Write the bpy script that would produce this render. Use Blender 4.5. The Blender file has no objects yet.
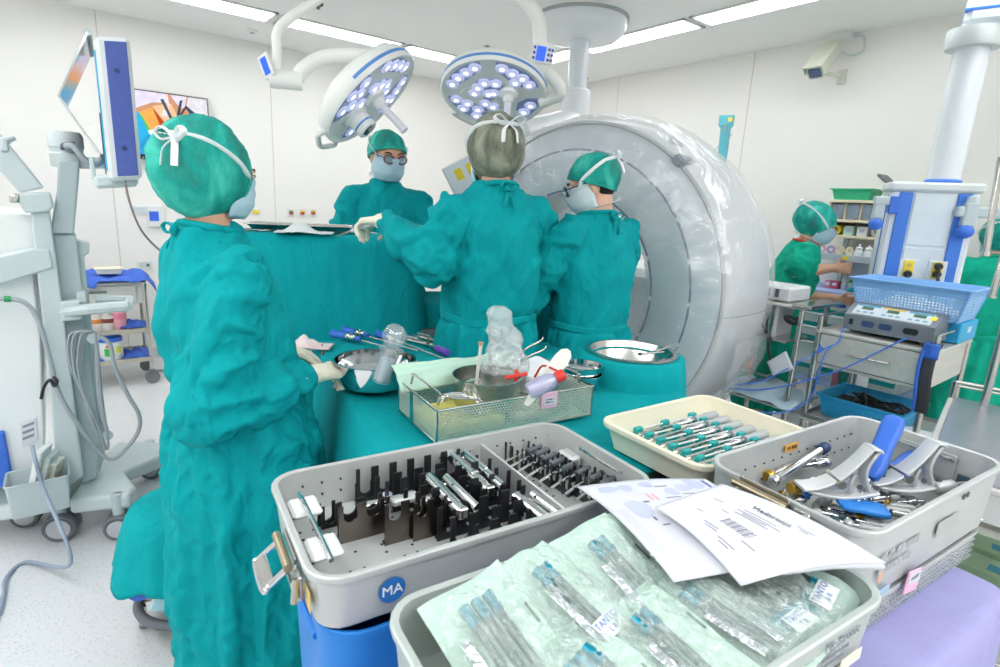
import bpy, math, random
import numpy as np
from mathutils import Vector, Matrix, noise, Euler
random.seed(7)
S = bpy.context.scene
COL = S.collection
PI = math.pi
def V(*a): return Vector(a)
def rad(a): return math.radians(a)
# ------------------------------------------------------------------ camera
FOC, CAMH = 558.0, 1.5
_p, _r, _y = rad(13.04), rad(-2.92), rad(38.2)
_f = V(math.sin(_y)*math.cos(_p), math.cos(_y)*math.cos(_p), -math.sin(_p))
_ri = V(math.cos(_y), -math.sin(_y), 0)
_d = _f.cross(_ri)
CR = _ri*math.cos(_r) + _d*math.sin(_r)
CD = _d*math.cos(_r) - _ri*math.sin(_r)
CF = _f
def at(px, py, X=None, Y=None, z=None, D=None):
    """a place in the room: the sight line through a point of the photo, met with a plane or at a distance"""
    r = CR*((px-500)/FOC) + CD*((py-333.5)/FOC) + CF
    if X is not None: t = X/r.x
    elif Y is not None: t = Y/r.y
    elif z is not None: t = (z-CAMH)/r.z
    else: t = D/math.hypot(r.x, r.y)
    return V(0, 0, CAMH) + r*t
cam = bpy.data.cameras.new('camera'); camo = bpy.data.objects.new('camera', cam); COL.objects.link(camo)
mw = Matrix((CR, -CD, -CF)).transposed().to_4x4(); mw.translation = V(0, 0, CAMH)
camo.matrix_world = mw
cam.sensor_width = 36; cam.lens = FOC/1000*36; cam.clip_start = .02; cam.clip_end = 60
S.camera = camo
cam.dof.use_dof = True; cam.dof.focus_distance = 1.5; cam.dof.aperture_fstop = 7.0
# ------------------------------------------------------------------ materials
def lin(c):
    c = c/255
    return c/12.92 if c <= .04045 else ((c+.055)/1.055)**2.4
def rgb(h):
    if isinstance(h, str):
        h = h.lstrip('#'); h = tuple(int(h[i:i+2], 16) for i in (0, 2, 4))
    return (lin(h[0]), lin(h[1]), lin(h[2]), 1)
MATS = {}
def mat(name, col, rough=.5, metal=0, var=.06, vscale=6, bump=0, bscale=40, col2=None, spec=.5, coat=0, trans=0, alpha=1, ior=1.45,
        sub=0, stretch=(1, 1, 1), emit=None, estr=1, detail=4, sheen=0):
    if name in MATS: return MATS[name]
    m = bpy.data.materials.new(name); m.use_nodes = True
    n, l = m.node_tree.nodes, m.node_tree.links
    b = n['Principled BSDF']
    c = rgb(col)
    tc = n.new('ShaderNodeTexCoord'); mp = n.new('ShaderNodeMapping'); mp.inputs['Scale'].default_value = stretch
    l.new(tc.outputs['Object'], mp.inputs['Vector'])
    if var or col2:
        nz = n.new('ShaderNodeTexNoise'); nz.inputs['Scale'].default_value = vscale; nz.inputs['Detail'].default_value = detail
        l.new(mp.outputs['Vector'], nz.inputs['Vector'])
        mx = n.new('ShaderNodeMix'); mx.data_type = 'RGBA'
        if col2 is None:
            a = tuple(x*(1-var) for x in c[:3])+(1,); d = tuple(min(1, x*(1+var)) for x in c[:3])+(1,)
        else: a, d = c, rgb(col2)
        mx.inputs[6].default_value = a; mx.inputs[7].default_value = d
        rm = n.new('ShaderNodeMapRange'); rm.inputs['From Min'].default_value = .3; rm.inputs['From Max'].default_value = .7
        l.new(nz.outputs['Fac'], rm.inputs['Value']); l.new(rm.outputs['Result'], mx.inputs[0])
        l.new(mx.outputs[2], b.inputs['Base Color'])
    else: b.inputs['Base Color'].default_value = c
    b.inputs['Roughness'].default_value = rough; b.inputs['Metallic'].default_value = metal
    b.inputs['Specular IOR Level'].default_value = spec; b.inputs['IOR'].default_value = ior
    b.inputs['Coat Weight'].default_value = coat; b.inputs['Transmission Weight'].default_value = trans
    b.inputs['Alpha'].default_value = alpha; b.inputs['Sheen Weight'].default_value = sheen
    if sub:
        b.inputs['Subsurface Weight'].default_value = sub; b.inputs['Subsurface Radius'].default_value = (.02, .01, .006)
    if emit: b.inputs['Emission Color'].default_value = rgb(emit); b.inputs['Emission Strength'].default_value = estr
    if bump:
        nb = n.new('ShaderNodeTexNoise'); nb.inputs['Scale'].default_value = bscale; nb.inputs['Detail'].default_value = 3
        l.new(mp.outputs['Vector'], nb.inputs['Vector'])
        bp = n.new('ShaderNodeBump'); bp.inputs['Strength'].default_value = bump; bp.inputs['Distance'].default_value = .01
        l.new(nb.outputs['Fac'], bp.inputs['Height']); l.new(bp.outputs['Normal'], b.inputs['Normal'])
    MATS[name] = m
    return m
# ------------------------------------------------------------------ mesh building
def frame(d):
    d = Vector(d).normalized()
    a = V(0, 0, 1) if abs(d.z) < .9 else V(1, 0, 0)
    u = a.cross(d).normalized(); return u, d.cross(u)
def rrect(w, h, r, seg=5):
    r = min(r, w/2-1e-4, h/2-1e-4); o = []
    for k, (sx, sy) in enumerate(((1, 1), (-1, 1), (-1, -1), (1, -1))):
        for i in range(seg+1):
            a = (k+i/seg)*PI/2
            o.append((sx*(w/2-r)+r*math.cos(a), sy*(h/2-r)+r*math.sin(a)))
    return o
class MB:
    def __init__(s): s.v = []; s.f = []; s.T = None
    def add(s, vs, fs):
        k = len(s.v)
        s.v += [tuple(s.T @ Vector(p)) if s.T else tuple(p) for p in vs]
        s.f += [tuple(i+k for i in f) for f in fs]; return s
    def box(s, c, sz, R=None, ch=.002):
        hx, hy, hz = (x/2 for x in sz); ch = min(ch, hx*.9, hy*.9, hz*.9)
        c = Vector(c); vs = []; idx = {}
        for sx in (-1, 1):
            for sy in (-1, 1):
                for sz_ in (-1, 1):
                    for ax in range(3):
                        p = [sx*(hx-ch), sy*(hy-ch), sz_*(hz-ch)]
                        p[ax] = (sx*hx, sy*hy, sz_*hz)[ax]
                        idx[(sx, sy, sz_, ax)] = len(vs)
                        p = Vector(p)
                        if R: p = R @ p
                        vs.append(c+p)
        fs = []
        I = lambda sg, ax: idx[(sg[0], sg[1], sg[2], ax)]
        for ax in range(3):
            o = [i for i in range(3) if i != ax]
            for sg in (-1, 1):
                q = []
                for a, b in ((-1, -1), (1, -1), (1, 1), (-1, 1)):
                    t = [0, 0, 0]; t[ax] = sg; t[o[0]] = a; t[o[1]] = b; q.append(I(t, ax))
                if (sg > 0) == (ax == 1): q.reverse()
                fs.append(q)
            # edges along ax
            for a in (-1, 1):
                for b in (-1, 1):
                    t0 = [0]*3; t1 = [0]*3; t0[ax] = -1; t1[ax] = 1
                    for t in (t0, t1): t[o[0]] = a; t[o[1]] = b
                    q = [I(t0, o[0]), I(t1, o[0]), I(t1, o[1]), I(t0, o[1])]
                    if (a*b > 0) == (ax == 1): q.reverse()
                    fs.append(q)
        for sx in (-1, 1):
            for sy in (-1, 1):
                for z in (-1, 1):
                    q = [idx[(sx, sy, z, a)] for a in range(3)]
                    if sx*sy*z < 0: q.reverse()
                    fs.append(q)
        return s.add(vs, fs)
    def loft(s, rings, caps=(True, True), close=True):
        n = len(rings[0]); vs = [p for r in rings for p in r]; fs = []
        for i in range(len(rings)-1):
            for j in range(n if close else n-1):
                k = (j+1) % n
                fs.append((i*n+j, i*n+k, (i+1)*n+k, (i+1)*n+j))
        if caps[0]: fs.append(tuple(range(n-1, -1, -1)))
        if caps[1]: fs.append(tuple((len(rings)-1)*n+i for i in range(n)))
        return s.add(vs, fs)
    def tube(s, pts, r=.005, seg=8, caps=True, flat=1.0, up=None):
        pts = [Vector(p) for p in pts]; n = len(pts)
        rs = r if isinstance(r, (list, tuple)) else [r]*n
        rings = []; u = None
        for i, p in enumerate(pts):
            d = (pts[min(i+1, n-1)]-pts[max(i-1, 0)])
            if d.length < 1e-9: d = V(0, 0, 1)
            d.normalize()
            if u is None:
                u = frame(d)[0] if up is None else (Vector(up)-Vector(up).dot(d)*d).normalized()
            else:
                u = u-u.dot(d)*d
                u = u.normalized() if u.length > 1e-6 else frame(d)[0]
            w = d.cross(u)
            rings.append([p+u*(math.cos(2*PI*k/seg)*rs[i])+w*(math.sin(2*PI*k/seg)*rs[i]*flat) for k in range(seg)])
        return s.loft(rings, (caps, caps))
    def cyl(s, a, b, r0, r1=None, seg=16, caps=True):
        r1 = r0 if r1 is None else r1
        return s.tube([a, b], [r0, r1], seg, caps)
    def lathe(s, prof, c=(0, 0, 0), seg=24, axis=(0, 0, 1), caps=(True, True)):
        d = Vector(axis).normalized(); u, w = frame(d); c = Vector(c)
        return s.loft([[c+d*z+u*(r*math.cos(2*PI*k/seg))+w*(r*math.sin(2*PI*k/seg)) for k in range(seg)] for r, z in prof], caps)
    def ell(s, c, r, seg=16, rings=10, R=None):
        c = Vector(c); rr = []
        for i in range(rings+1):
            t = PI*(.02+.96*i/rings) - PI/2; ring = []
            for k in range(seg):
                a = 2*PI*k/seg
                p = V(r[0]*math.cos(t)*math.cos(a), r[1]*math.cos(t)*math.sin(a), r[2]*math.sin(t))
                ring.append(c+(R @ p if R else p))
            rr.append(ring)
        return s.loft(rr)
    def cap(s, a, b, ra, rb, seg=14):
        """round ended tapered limb"""
        a, b = Vector(a), Vector(b); d = (b-a); L = d.length; d = d/L if L > 1e-6 else V(0, 0, 1)
        pts = []; rs = []
        for k in (80, 55, 30): pts.append(a-d*ra*math.sin(rad(k))); rs.append(ra*math.cos(rad(k)))
        for k in range(5): pts.append(a.lerp(b, k/4)); rs.append(ra+(rb-ra)*k/4)
        for k in (30, 55, 80): pts.append(b+d*rb*math.sin(rad(k))); rs.append(rb*math.cos(rad(k)))
        return s.tube(pts, rs, seg)
    def prism(s, out, z0, z1, R=None, c=(0, 0, 0)):
        c = Vector(c); g = lambda p: c+(R @ Vector(p) if R else Vector(p))
        return s.loft([[g((x, y, z)) for x, y in out] for z in (z0, z1)])
    def grid(s, nu, nv, f):
        vs = [f(i/nu, j/nv) for j in range(nv+1) for i in range(nu+1)]
        fs = [(j*(nu+1)+i, j*(nu+1)+i+1, (j+1)*(nu+1)+i+1, (j+1)*(nu+1)+i) for j in range(nv) for i in range(nu)]
        return s.add(vs, fs)
    def tray(s, w, l, hgt, r=.03, t=.003, taper=.0, rim=.006, rimh=.008, c=(0, 0, 0), floor=.003):
        """open box with rounded corners, a wall thickness and a rolled rim"""
        def ring(z, g): return [(c[0]+x, c[1]+y, c[2]+z) for x, y in rrect(w+2*g, l+2*g, max(r+g, .003))]
        R = [ring(0, -taper-.006), ring(.004, -taper-.001), ring(.01, -taper), ring(hgt-rimh, 0), ring(hgt-rimh, rim*.8), ring(hgt-rimh*.6, rim), ring(hgt-.0015, rim*.9),
             ring(hgt, rim*.5), ring(hgt-.0015, -t*.8), ring(hgt-rimh, -t), ring(floor+.008, -taper-t), ring(floor, -taper-t-.005)]
        return s.loft(R)
    def text(s, body, size, origin, ux, uy, depth=.0004, align='CENTER'):
        ux = Vector(ux).normalized(); uy = Vector(uy).normalized(); uz = ux.cross(uy)
        cu = bpy.data.curves.new('lettering', 'FONT'); cu.body = body; cu.size = size; cu.align_x = align; cu.align_y = 'CENTER'; cu.extrude = depth
        cu.resolution_u = 2
        ob = bpy.data.objects.new('lettering', cu); COL.objects.link(ob)
        dg = bpy.context.evaluated_depsgraph_get(); me = bpy.data.meshes.new_from_object(ob.evaluated_get(dg))
        o = Vector(origin)
        s.add([o+ux*v.co.x+uy*v.co.y+uz*v.co.z for v in me.vertices], [tuple(p.vertices) for p in me.polygons])
        bpy.data.objects.remove(ob); bpy.data.curves.remove(cu); bpy.data.meshes.remove(me)
        return s
    def mesh(s, name, m, smooth=True, ang=38):
        me = bpy.data.meshes.new(name)
        me.from_pydata(s.v, [], s.f); me.validate(); me.update()
        if smooth:
            me.shade_smooth()
            if ang < 180: me.set_sharp_from_angle(angle=rad(ang))
        for x in (m if isinstance(m, (list, tuple)) else [m]): me.materials.append(x)
        return me
    def build(s, name, m, parent=None, smooth=True, ang=38, loc=None, thick=0, subd=0):
        o = bpy.data.objects.new(name, s.mesh(name, m, smooth, ang)); COL.objects.link(o)
        if parent is not None: o.parent = parent
        if loc is not None: o.location = loc
        if thick:
            d = o.modifiers.new('thickness', 'SOLIDIFY'); d.thickness = thick; d.offset = 0
        if subd:
            d = o.modifiers.new('smooth', 'SUBSURF'); d.levels = d.render_levels = subd
        return o
    def remesh(s, name, m, vox, parent=None, it=3, disp=None, factor=.5):
        """fuse the overlapping shapes into one continuous skin, then relax it and push it along its normals"""
        tmp = bpy.data.meshes.new('tmp'); tmp.from_pydata(s.v, [], s.f); tmp.update()
        o = bpy.data.objects.new('tmp', tmp); COL.objects.link(o)
        r = o.modifiers.new('r', 'REMESH'); r.mode = 'VOXEL'; r.voxel_size = vox; r.use_smooth_shade = True
        if it:
            k = o.modifiers.new('s', 'SMOOTH'); k.factor = factor; k.iterations = it
        dg = bpy.context.evaluated_depsgraph_get(); me = bpy.data.meshes.new_from_object(o.evaluated_get(dg))
        bpy.data.objects.remove(o); bpy.data.meshes.remove(tmp)
        me.name = name; me.materials.clear(); me.materials.append(m)
        if disp:
            co = [v.co.copy() for v in me.vertices]; no = [v.normal.copy() for v in me.vertices]
            for v, c, n in zip(me.vertices, co, no): v.co = c+n*disp(c, n)
            me.update()
        me.shade_smooth()
        o = bpy.data.objects.new(name, me); COL.objects.link(o)
        if parent is not None: o.parent = parent
        return o
def spline(pts, n=8):
    """smooth path through the given points"""
    P = [Vector(p) for p in pts]; P = [P[0]*2-P[1]]+P+[P[-1]*2-P[-2]]; out = []
    for i in range(1, len(P)-2):
        a, b, c, d = P[i-1:i+3]
        for k in range(n):
            t = k/n
            out.append(.5*((2*b)+(c-a)*t+(2*a-5*b+4*c-d)*t*t+(3*b-a-3*c+d)*t**3))
    return out+[P[-2]]
def tag(o, label=None, cat=None, group=None, kind=None):
    for k, v in (('label', label), ('category', cat), ('group', group), ('kind', kind)):
        if v: o[k] = v
    return o
def thing(name, label, cat, loc=(0, 0, 0), rz=0, group=None, kind=None):
    o = bpy.data.objects.new(name, None); COL.objects.link(o); o.empty_display_size = .05
    o.location = loc; o.rotation_euler = (0, 0, rz)
    return tag(o, label, cat, group, kind)
def struct(o): o['kind'] = 'structure'; return o
def copy_tree(o, parent=None, loc=None, rot=None, label=None, group=None):
    c = o.copy(); COL.objects.link(c)
    if parent is not None: c.parent = parent
    for ch in [x for x in list(COL.objects) if x.parent == o]: copy_tree(ch, c)
    if loc is not None: c.location = loc
    if rot is not None: c.rotation_euler = rot
    if label: c['label'] = label
    if group: c['group'] = group
    return c
def fold(p, sc, seed=0):
    return noise.noise(V(p[0]*sc[0]+seed*7.3, p[1]*sc[1]+seed*3.1, p[2]*sc[2]-seed*5.7))
def ridge(p, sc, seed=0):
    return 1-min(1, (fold(p, sc, seed)*2.9)**2)
# ------------------------------------------------------------------ the materials of the place
WALL = mat('wall_paint', '#EDEBE6', .55, var=.012, vscale=1.5)
CEIL = mat('ceiling_paint', '#F3F3F0', .7, var=.01, vscale=1)
SEAM = mat('wall_seam', '#CDC6B0', .6)
def crease(m, strength=.5, sc=6, dist=.02):
    n, l = m.node_tree.nodes, m.node_tree.links; b = n['Principled BSDF']
    tc = n.new('ShaderNodeTexCoord'); outs = []
    for rot, st, s_ in (((0, .5, .3), (1, 1, .35), sc), ((.4, -.7, .9), (1, 1, .4), sc*2.1)):
        mp = n.new('ShaderNodeMapping'); mp.inputs['Rotation'].default_value = rot; mp.inputs['Scale'].default_value = st; l.new(tc.outputs['Object'], mp.inputs['Vector'])
        k = n.new('ShaderNodeTexNoise'); k.inputs['Scale'].default_value = s_; k.inputs['Detail'].default_value = 2; k.inputs['Distortion'].default_value = .8; l.new(mp.outputs['Vector'], k.inputs['Vector'])
        a = n.new('ShaderNodeMath'); a.operation = 'SUBTRACT'; a.inputs[1].default_value = .5; l.new(k.outputs['Fac'], a.inputs[0])
        c = n.new('ShaderNodeMath'); c.operation = 'ABSOLUTE'; l.new(a.outputs[0], c.inputs[0])
        d = n.new('ShaderNodeMath'); d.operation = 'POWER'; d.inputs[1].default_value = 1.15; l.new(c.outputs[0], d.inputs[0]); outs.append(d.outputs[0])
    ad = n.new('ShaderNodeMath'); ad.operation = 'ADD'; l.new(outs[0], ad.inputs[0]); l.new(outs[1], ad.inputs[1])
    bp = n.new('ShaderNodeBump'); bp.inputs['Strength'].default_value = strength; bp.inputs['Distance'].default_value = dist; bp.invert = True
    l.new(ad.outputs[0], bp.inputs['Height'])
    if b.inputs['Normal'].links: l.new(b.inputs['Normal'].links[0].from_socket, bp.inputs['Normal'])
    l.new(bp.outputs['Normal'], b.inputs['Normal']); return m
def floor_mat():
    m = mat('vinyl_floor', '#D8DADC', .32, var=.02, vscale=3)
    n, l = m.node_tree.nodes, m.node_tree.links; b = n['Principled BSDF']
    src = b.inputs['Base Color'].links[0].from_socket
    tc = n.new('ShaderNodeTexCoord')
    for sc, lo, hi, c in ((95, .0, .17, '#8E9298'), (140, .0, .16, '#F4F5F6'), (60, .0, .10, '#70757C')):
        v = n.new('ShaderNodeTexVoronoi'); v.inputs['Scale'].default_value = sc; l.new(tc.outputs['Object'], v.inputs['Vector'])
        r = n.new('ShaderNodeMapRange'); r.inputs['From Min'].default_value = hi; r.inputs['From Max'].default_value = hi+.06
        r.inputs['To Min'].default_value = .55; r.inputs['To Max'].default_value = 0
        l.new(v.outputs['Distance'], r.inputs['Value'])
        x = n.new('ShaderNodeMix'); x.data_type = 'RGBA'; x.inputs[7].default_value = rgb(c)
        l.new(r.outputs['Result'], x.inputs[0]); l.new(src, x.inputs[6]); src = x.outputs[2]
    l.new(src, b.inputs['Base Color'])
    return m
FLOOR = floor_mat()
TEAL = mat('teal_cotton', '#029CA1', .85, var=.06, vscale=9, bump=.25, bscale=55, spec=.2)
TEALDRAPE = mat('teal_drape_cotton', '#029EA4', .85, var=.06, vscale=5, bump=.18, bscale=40, spec=.2)
SCRUB = mat('green_scrub_cotton', '#12A588', .85, var=.06, vscale=9, bump=.25, bscale=50, spec=.2)
crease(TEAL, .8, 6, .03); crease(TEALDRAPE, .5, 3.5, .035); crease(SCRUB, .5, 5, .03)
PURPLE = mat('lilac_drape', '#A2A1D0', .85, var=.05, vscale=8, bump=.15, bscale=60, spec=.2)
BLUECLOTH = mat('blue_cloth', '#4C6FCB', .85, var=.12, vscale=12, bump=.3, bscale=50, spec=.2)
WHITEP = mat('white_plastic', '#E4E7E6', .35, var=.02)
GREYP = mat('pale_grey_plastic', '#C9D3D4', .4, var=.02)
GREYP2 = mat('cool_grey_plastic', '#BAC6C9', .42, var=.03)
LAMPW = mat('lamp_white', '#F0F0EC', .35, var=.01, coat=.2)
BLUEP = mat('blue_plastic', '#3A6FD2', .4, var=.04)
BLUELINE = mat('blue_stripe', '#5A92D8', .4, var=.02)
NAVY = mat('indigo_panel', '#4C5EA8', .55, var=.05, vscale=60)
STEEL = mat('stainless_steel', '#C6C5C0', .22, 1, var=.04, vscale=20)
BRUSHED = mat('brushed_steel', '#D6D5CF', .5, .6, var=.06, vscale=3, stretch=(1, 14, 14))
CHROME = mat('chrome', '#DADBDC', .08, 1, var=.0)
ALU = mat('anodised_aluminium', '#C4C8C6', .38, .35, var=.03, vscale=10)
ALU2 = mat('matt_aluminium', '#C4C6C6', .42, .5, var=.04, vscale=12)
BLACKP = mat('black_plastic', '#26282B', .4, var=.1)
BLACKM = mat('black_metal', '#2B2C2F', .35, .3, var=.15)
DGREY = mat('dark_grey_plastic', '#5B6168', .45, var=.05)
RUBBER = mat('grey_rubber', '#74777C', .7, var=.06)
BRASS = mat('gold_metal', '#C39A4A', .3, 1, var=.1)
CREAM = mat('cream_plastic', '#EFE9D2', .4, var=.03)
SKIN = mat('skin', '#D9A78B', .5, var=.06, vscale=14, sub=.1)
SKINP = mat('pale_skin', '#E2B59C', .5, var=.06, vscale=14, sub=.1)
HAIR = mat('black_hair', '#1E1A19', .5, var=.3, vscale=40)
MASKM = mat('mask_fabric', '#BCD8E6', .85, var=.04, bump=.15, bscale=80)
MASKW = mat('mask_fabric_white', '#DCE6EA', .85, var=.03, bump=.15, bscale=80)
LATEX = mat('latex_glove', '#EDE7D2', .5, var=.05, vscale=20, bump=.25, bscale=60, sub=.05)
STRAP = mat('white_tape', '#EEF1F2', .8, var=.03)
PAPER = mat('white_paper', '#D6D8E0', .8, var=.01)
INK = mat('grey_ink', '#8A8C9A', .8, var=.05)
DINK = mat('dark_ink', '#4A4C58', .8, var=.05)
BINK = mat('blue_ink', '#5B6FB4', .8, var=.05)
YELLOW = mat('yellow_label', '#F0D63C', .6, var=.03)
RED = mat('red_plastic', '#E03A32', .45, var=.04)
GREEN = mat('green_plastic', '#32B27E', .45, var=.04)
PINK = mat('pink_label', '#EBBBD6', .6, var=.03)
PURPLEP = mat('purple_plastic', '#6A45B0', .35, var=.05)
TEALP = mat('teal_plastic', '#12A0A0', .4, var=.05)
CYANP = mat('cyan_blue_plastic', '#2FA9DC', .45, var=.05)
SKYP = mat('light_blue_plastic', '#86B9EE', .45, var=.04, trans=.0)
CABLE = mat('grey_cable', '#A3AAB0', .5, var=.04)
BLUECABLE = mat('blue_cable', '#4377D8', .5, var=.04)
LIGHTEMIT = mat('lamp_diffuser', '#FFFFFF', .5, var=0, emit='#FCFDFF', estr=10.4)
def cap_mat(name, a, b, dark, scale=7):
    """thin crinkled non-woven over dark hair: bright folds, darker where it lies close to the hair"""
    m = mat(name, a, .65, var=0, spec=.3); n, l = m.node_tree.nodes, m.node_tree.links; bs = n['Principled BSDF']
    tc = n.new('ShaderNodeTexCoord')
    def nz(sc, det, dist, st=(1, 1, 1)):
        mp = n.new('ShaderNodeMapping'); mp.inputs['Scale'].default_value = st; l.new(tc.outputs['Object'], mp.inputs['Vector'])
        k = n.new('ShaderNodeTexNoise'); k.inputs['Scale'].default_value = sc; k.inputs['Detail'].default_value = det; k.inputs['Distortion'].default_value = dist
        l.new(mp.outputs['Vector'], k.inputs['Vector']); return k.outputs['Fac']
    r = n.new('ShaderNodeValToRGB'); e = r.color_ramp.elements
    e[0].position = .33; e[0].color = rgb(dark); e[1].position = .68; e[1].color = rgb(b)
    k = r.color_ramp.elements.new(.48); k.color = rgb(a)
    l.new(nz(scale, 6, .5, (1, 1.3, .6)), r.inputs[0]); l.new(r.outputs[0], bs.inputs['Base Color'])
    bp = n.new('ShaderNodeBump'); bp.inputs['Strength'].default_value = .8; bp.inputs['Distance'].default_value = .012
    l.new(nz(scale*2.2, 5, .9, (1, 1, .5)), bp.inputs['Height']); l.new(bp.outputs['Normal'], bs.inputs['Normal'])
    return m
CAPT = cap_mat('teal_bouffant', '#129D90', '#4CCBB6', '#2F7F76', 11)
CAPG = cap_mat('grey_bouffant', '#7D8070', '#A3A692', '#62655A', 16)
def clear(name, col, fac, rough=.15, bump=.3, bscale=25, white=.3):
    """clear film: mostly see-through, a little gloss and a little white"""
    m = bpy.data.materials.new(name); m.use_nodes = True; n, l = m.node_tree.nodes, m.node_tree.links
    n.remove(n['Principled BSDF']); out = n['Material Output']
    t = n.new('ShaderNodeBsdfTransparent'); g = n.new('ShaderNodeBsdfGlossy'); d = n.new('ShaderNodeBsdfDiffuse')
    t.inputs['Color'].default_value = (.97, .98, .98, 1); g.inputs['Roughness'].default_value = rough; d.inputs['Color'].default_value = rgb(col)
    tc = n.new('ShaderNodeTexCoord'); nz = n.new('ShaderNodeTexNoise'); nz.inputs['Scale'].default_value = bscale; nz.inputs['Detail'].default_value = 5; nz.inputs['Distortion'].default_value = 1.5
    l.new(tc.outputs['Object'], nz.inputs['Vector'])
    bp = n.new('ShaderNodeBump'); bp.inputs['Strength'].default_value = bump; bp.inputs['Distance'].default_value = .02
    l.new(nz.outputs['Fac'], bp.inputs['Height']); l.new(bp.outputs['Normal'], g.inputs['Normal'])
    a = n.new('ShaderNodeMixShader'); a.inputs[0].default_value = white; l.new(g.outputs[0], a.inputs[1]); l.new(d.outputs[0], a.inputs[2])
    b = n.new('ShaderNodeMixShader'); b.inputs[0].default_value = fac
    l.new(t.outputs[0], b.inputs[1]); l.new(a.outputs[0], b.inputs[2]); l.new(b.outputs[0], out.inputs['Surface'])
    return m
FILM = clear('clear_film', '#FAFCFD', .40, .16, .8, 7, .60)
CLEARP = clear('clear_plastic', '#E8F0F6', .32, .08, .1, 10, .45)
POUCHF = clear('green_film', '#E8FBF3', .35, .12, 1.0, 26, .60)
BAGF = clear('cloudy_bag_film', '#F4F8FA', .34, .16, 1.0, 24, .66)
def mesh_mat():
    """perforated steel: round holes in a staggered pattern, cut by procedural maths"""
    m = bpy.data.materials.new('perforated_steel'); m.use_nodes = True; n, l = m.node_tree.nodes, m.node_tree.links
    b = n['Principled BSDF']; b.inputs['Base Color'].default_value = rgb('#E4E2D4'); b.inputs['Metallic'].default_value = .55; b.inputs['Roughness'].default_value = .35
    uv = n.new('ShaderNodeUVMap'); sep = n.new('ShaderNodeSeparateXYZ'); l.new(uv.outputs[0], sep.inputs[0])
    def mth(op, a, bb=None):
        k = n.new('ShaderNodeMath'); k.operation = op
        for i, q in enumerate((a, bb)):
            if q is None: continue
            if isinstance(q, (int, float)): k.inputs[i].default_value = q
            else: l.new(q, k.inputs[i])
        return k.outputs[0]
    row = mth('FLOOR', mth('MULTIPLY', sep.outputs[1], 1/.0074))
    off = mth('MULTIPLY', mth('MODULO', row, 2), .5)
    fx = mth('SUBTRACT', mth('FRACT', mth('ADD', mth('MULTIPLY', sep.outputs[0], 1/.0085), off)), .5)
    fy = mth('SUBTRACT', mth('FRACT', mth('MULTIPLY', sep.outputs[1], 1/.0074)), .5)
    d = mth('ADD', mth('MULTIPLY', fx, fx), mth('MULTIPLY', fy, fy))
    hole = mth('GREATER_THAN', d, .105)
    l.new(hole, b.inputs['Alpha'])
    return m
PERF = mesh_mat()
# ------------------------------------------------------------------ the room
WX, WY, CZ = 4.57, 5.70, 2.80
X0, Y0 = -2.6, -2.4
def slab(name, lo, hi, m, ch=0):
    lo, hi = Vector(lo), Vector(hi)
    return struct(MB().box((lo+hi)/2, hi-lo, ch=ch or .0005).build(name, m, smooth=False))
slab('floor', (X0-.1, Y0-.1, -.1), (WX+.1, WY+.1, 0), FLOOR)
slab('ceiling', (X0-.1, Y0-.1, CZ), (WX+.1, WY+.1, CZ+.1), CEIL)
slab('wall_back', (X0-.1, WY, 0), (WX+.1, WY+.1, CZ), WALL)
slab('wall_right', (WX, Y0-.1, 0), (WX+.1, WY, CZ), WALL)
slab('wall_left', (X0-.1, Y0-.1, 0), (X0, WY, CZ), WALL)
slab('wall_front', (X0, Y0-.1, 0), (WX, Y0, CZ), WALL)
n = 0
for px, py in ((94.5, 9.5), (268.75, 45)):
    n += 1; x = at(px, py, Y=WY).x
    struct(MB().box((x, WY-.001, CZ/2), (.006, .002, CZ), ch=.0003).build('trim_%d' % n, SEAM))
for px, py in ((619.5, 77), (755.8, 51.2), (957.8, 47.2)):
    n += 1; y = at(px, py, X=WX).y
    struct(MB().box((WX-.001, y, CZ/2), (.002, .006, CZ), ch=.0003).build('trim_%d' % n, SEAM))
struct(MB().box(((X0+WX)/2, WY-.006, .05), (WX-X0, .012, .1)).build('baseboard_back', mat('skirting', '#D5D9DA', .5)))
struct(MB().box((WX-.006, (Y0+WY)/2, .05), (.012, WY-Y0-.03, .1)).build('baseboard_right', MATS['skirting']))
# --------- ceiling lights: recessed strips set in a square about the table
LF = mat('light_frame', '#DEDEDA', .5)
def ceiling_light(x0, x1, y0, y1, label):
    t = thing('ceiling_light', label, 'ceiling light', ((x0+x1)/2, (y0+y1)/2, CZ), 0, 'recessed ceiling light strips')
    w, l = x1-x0, y1-y0
    m = MB(); e = .022
    for sx in (-1, 1): m.box((sx*(w/2-e/2), 0, -.006), (e, l, .012))
    for sy in (-1, 1): m.box((0, sy*(l/2-e/2), -.006), (w, e, .012))
    m.build('light_frame', LF, t)
    MB().box((0, 0, -.003), (w-2*e, l-2*e, .005)).build('diffuser', LIGHTEMIT, t, smooth=False)
for (x0, x1), lb in (((.40, 1.43), 'ceiling light strip at the left end of the row near the back wall'), ((1.47, 2.48), 'ceiling light strip in the middle of the row, above the tilted lamp arm'),
                     ((2.52, 3.50), 'ceiling light strip between the two surgical lamps')):
    ceiling_light(x0, x1, 4.66, 4.96, lb)
for (y0, y1), lb in (((1.45, 2.56), 'ceiling light strip nearest the wall camera'), ((2.60, 3.68), 'ceiling light strip behind the white ceiling column'), ((3.72, 4.60), 'ceiling light strip at the far corner beyond the ceiling column')):
    ceiling_light(3.50, 3.76, y0, y1, lb)
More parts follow.
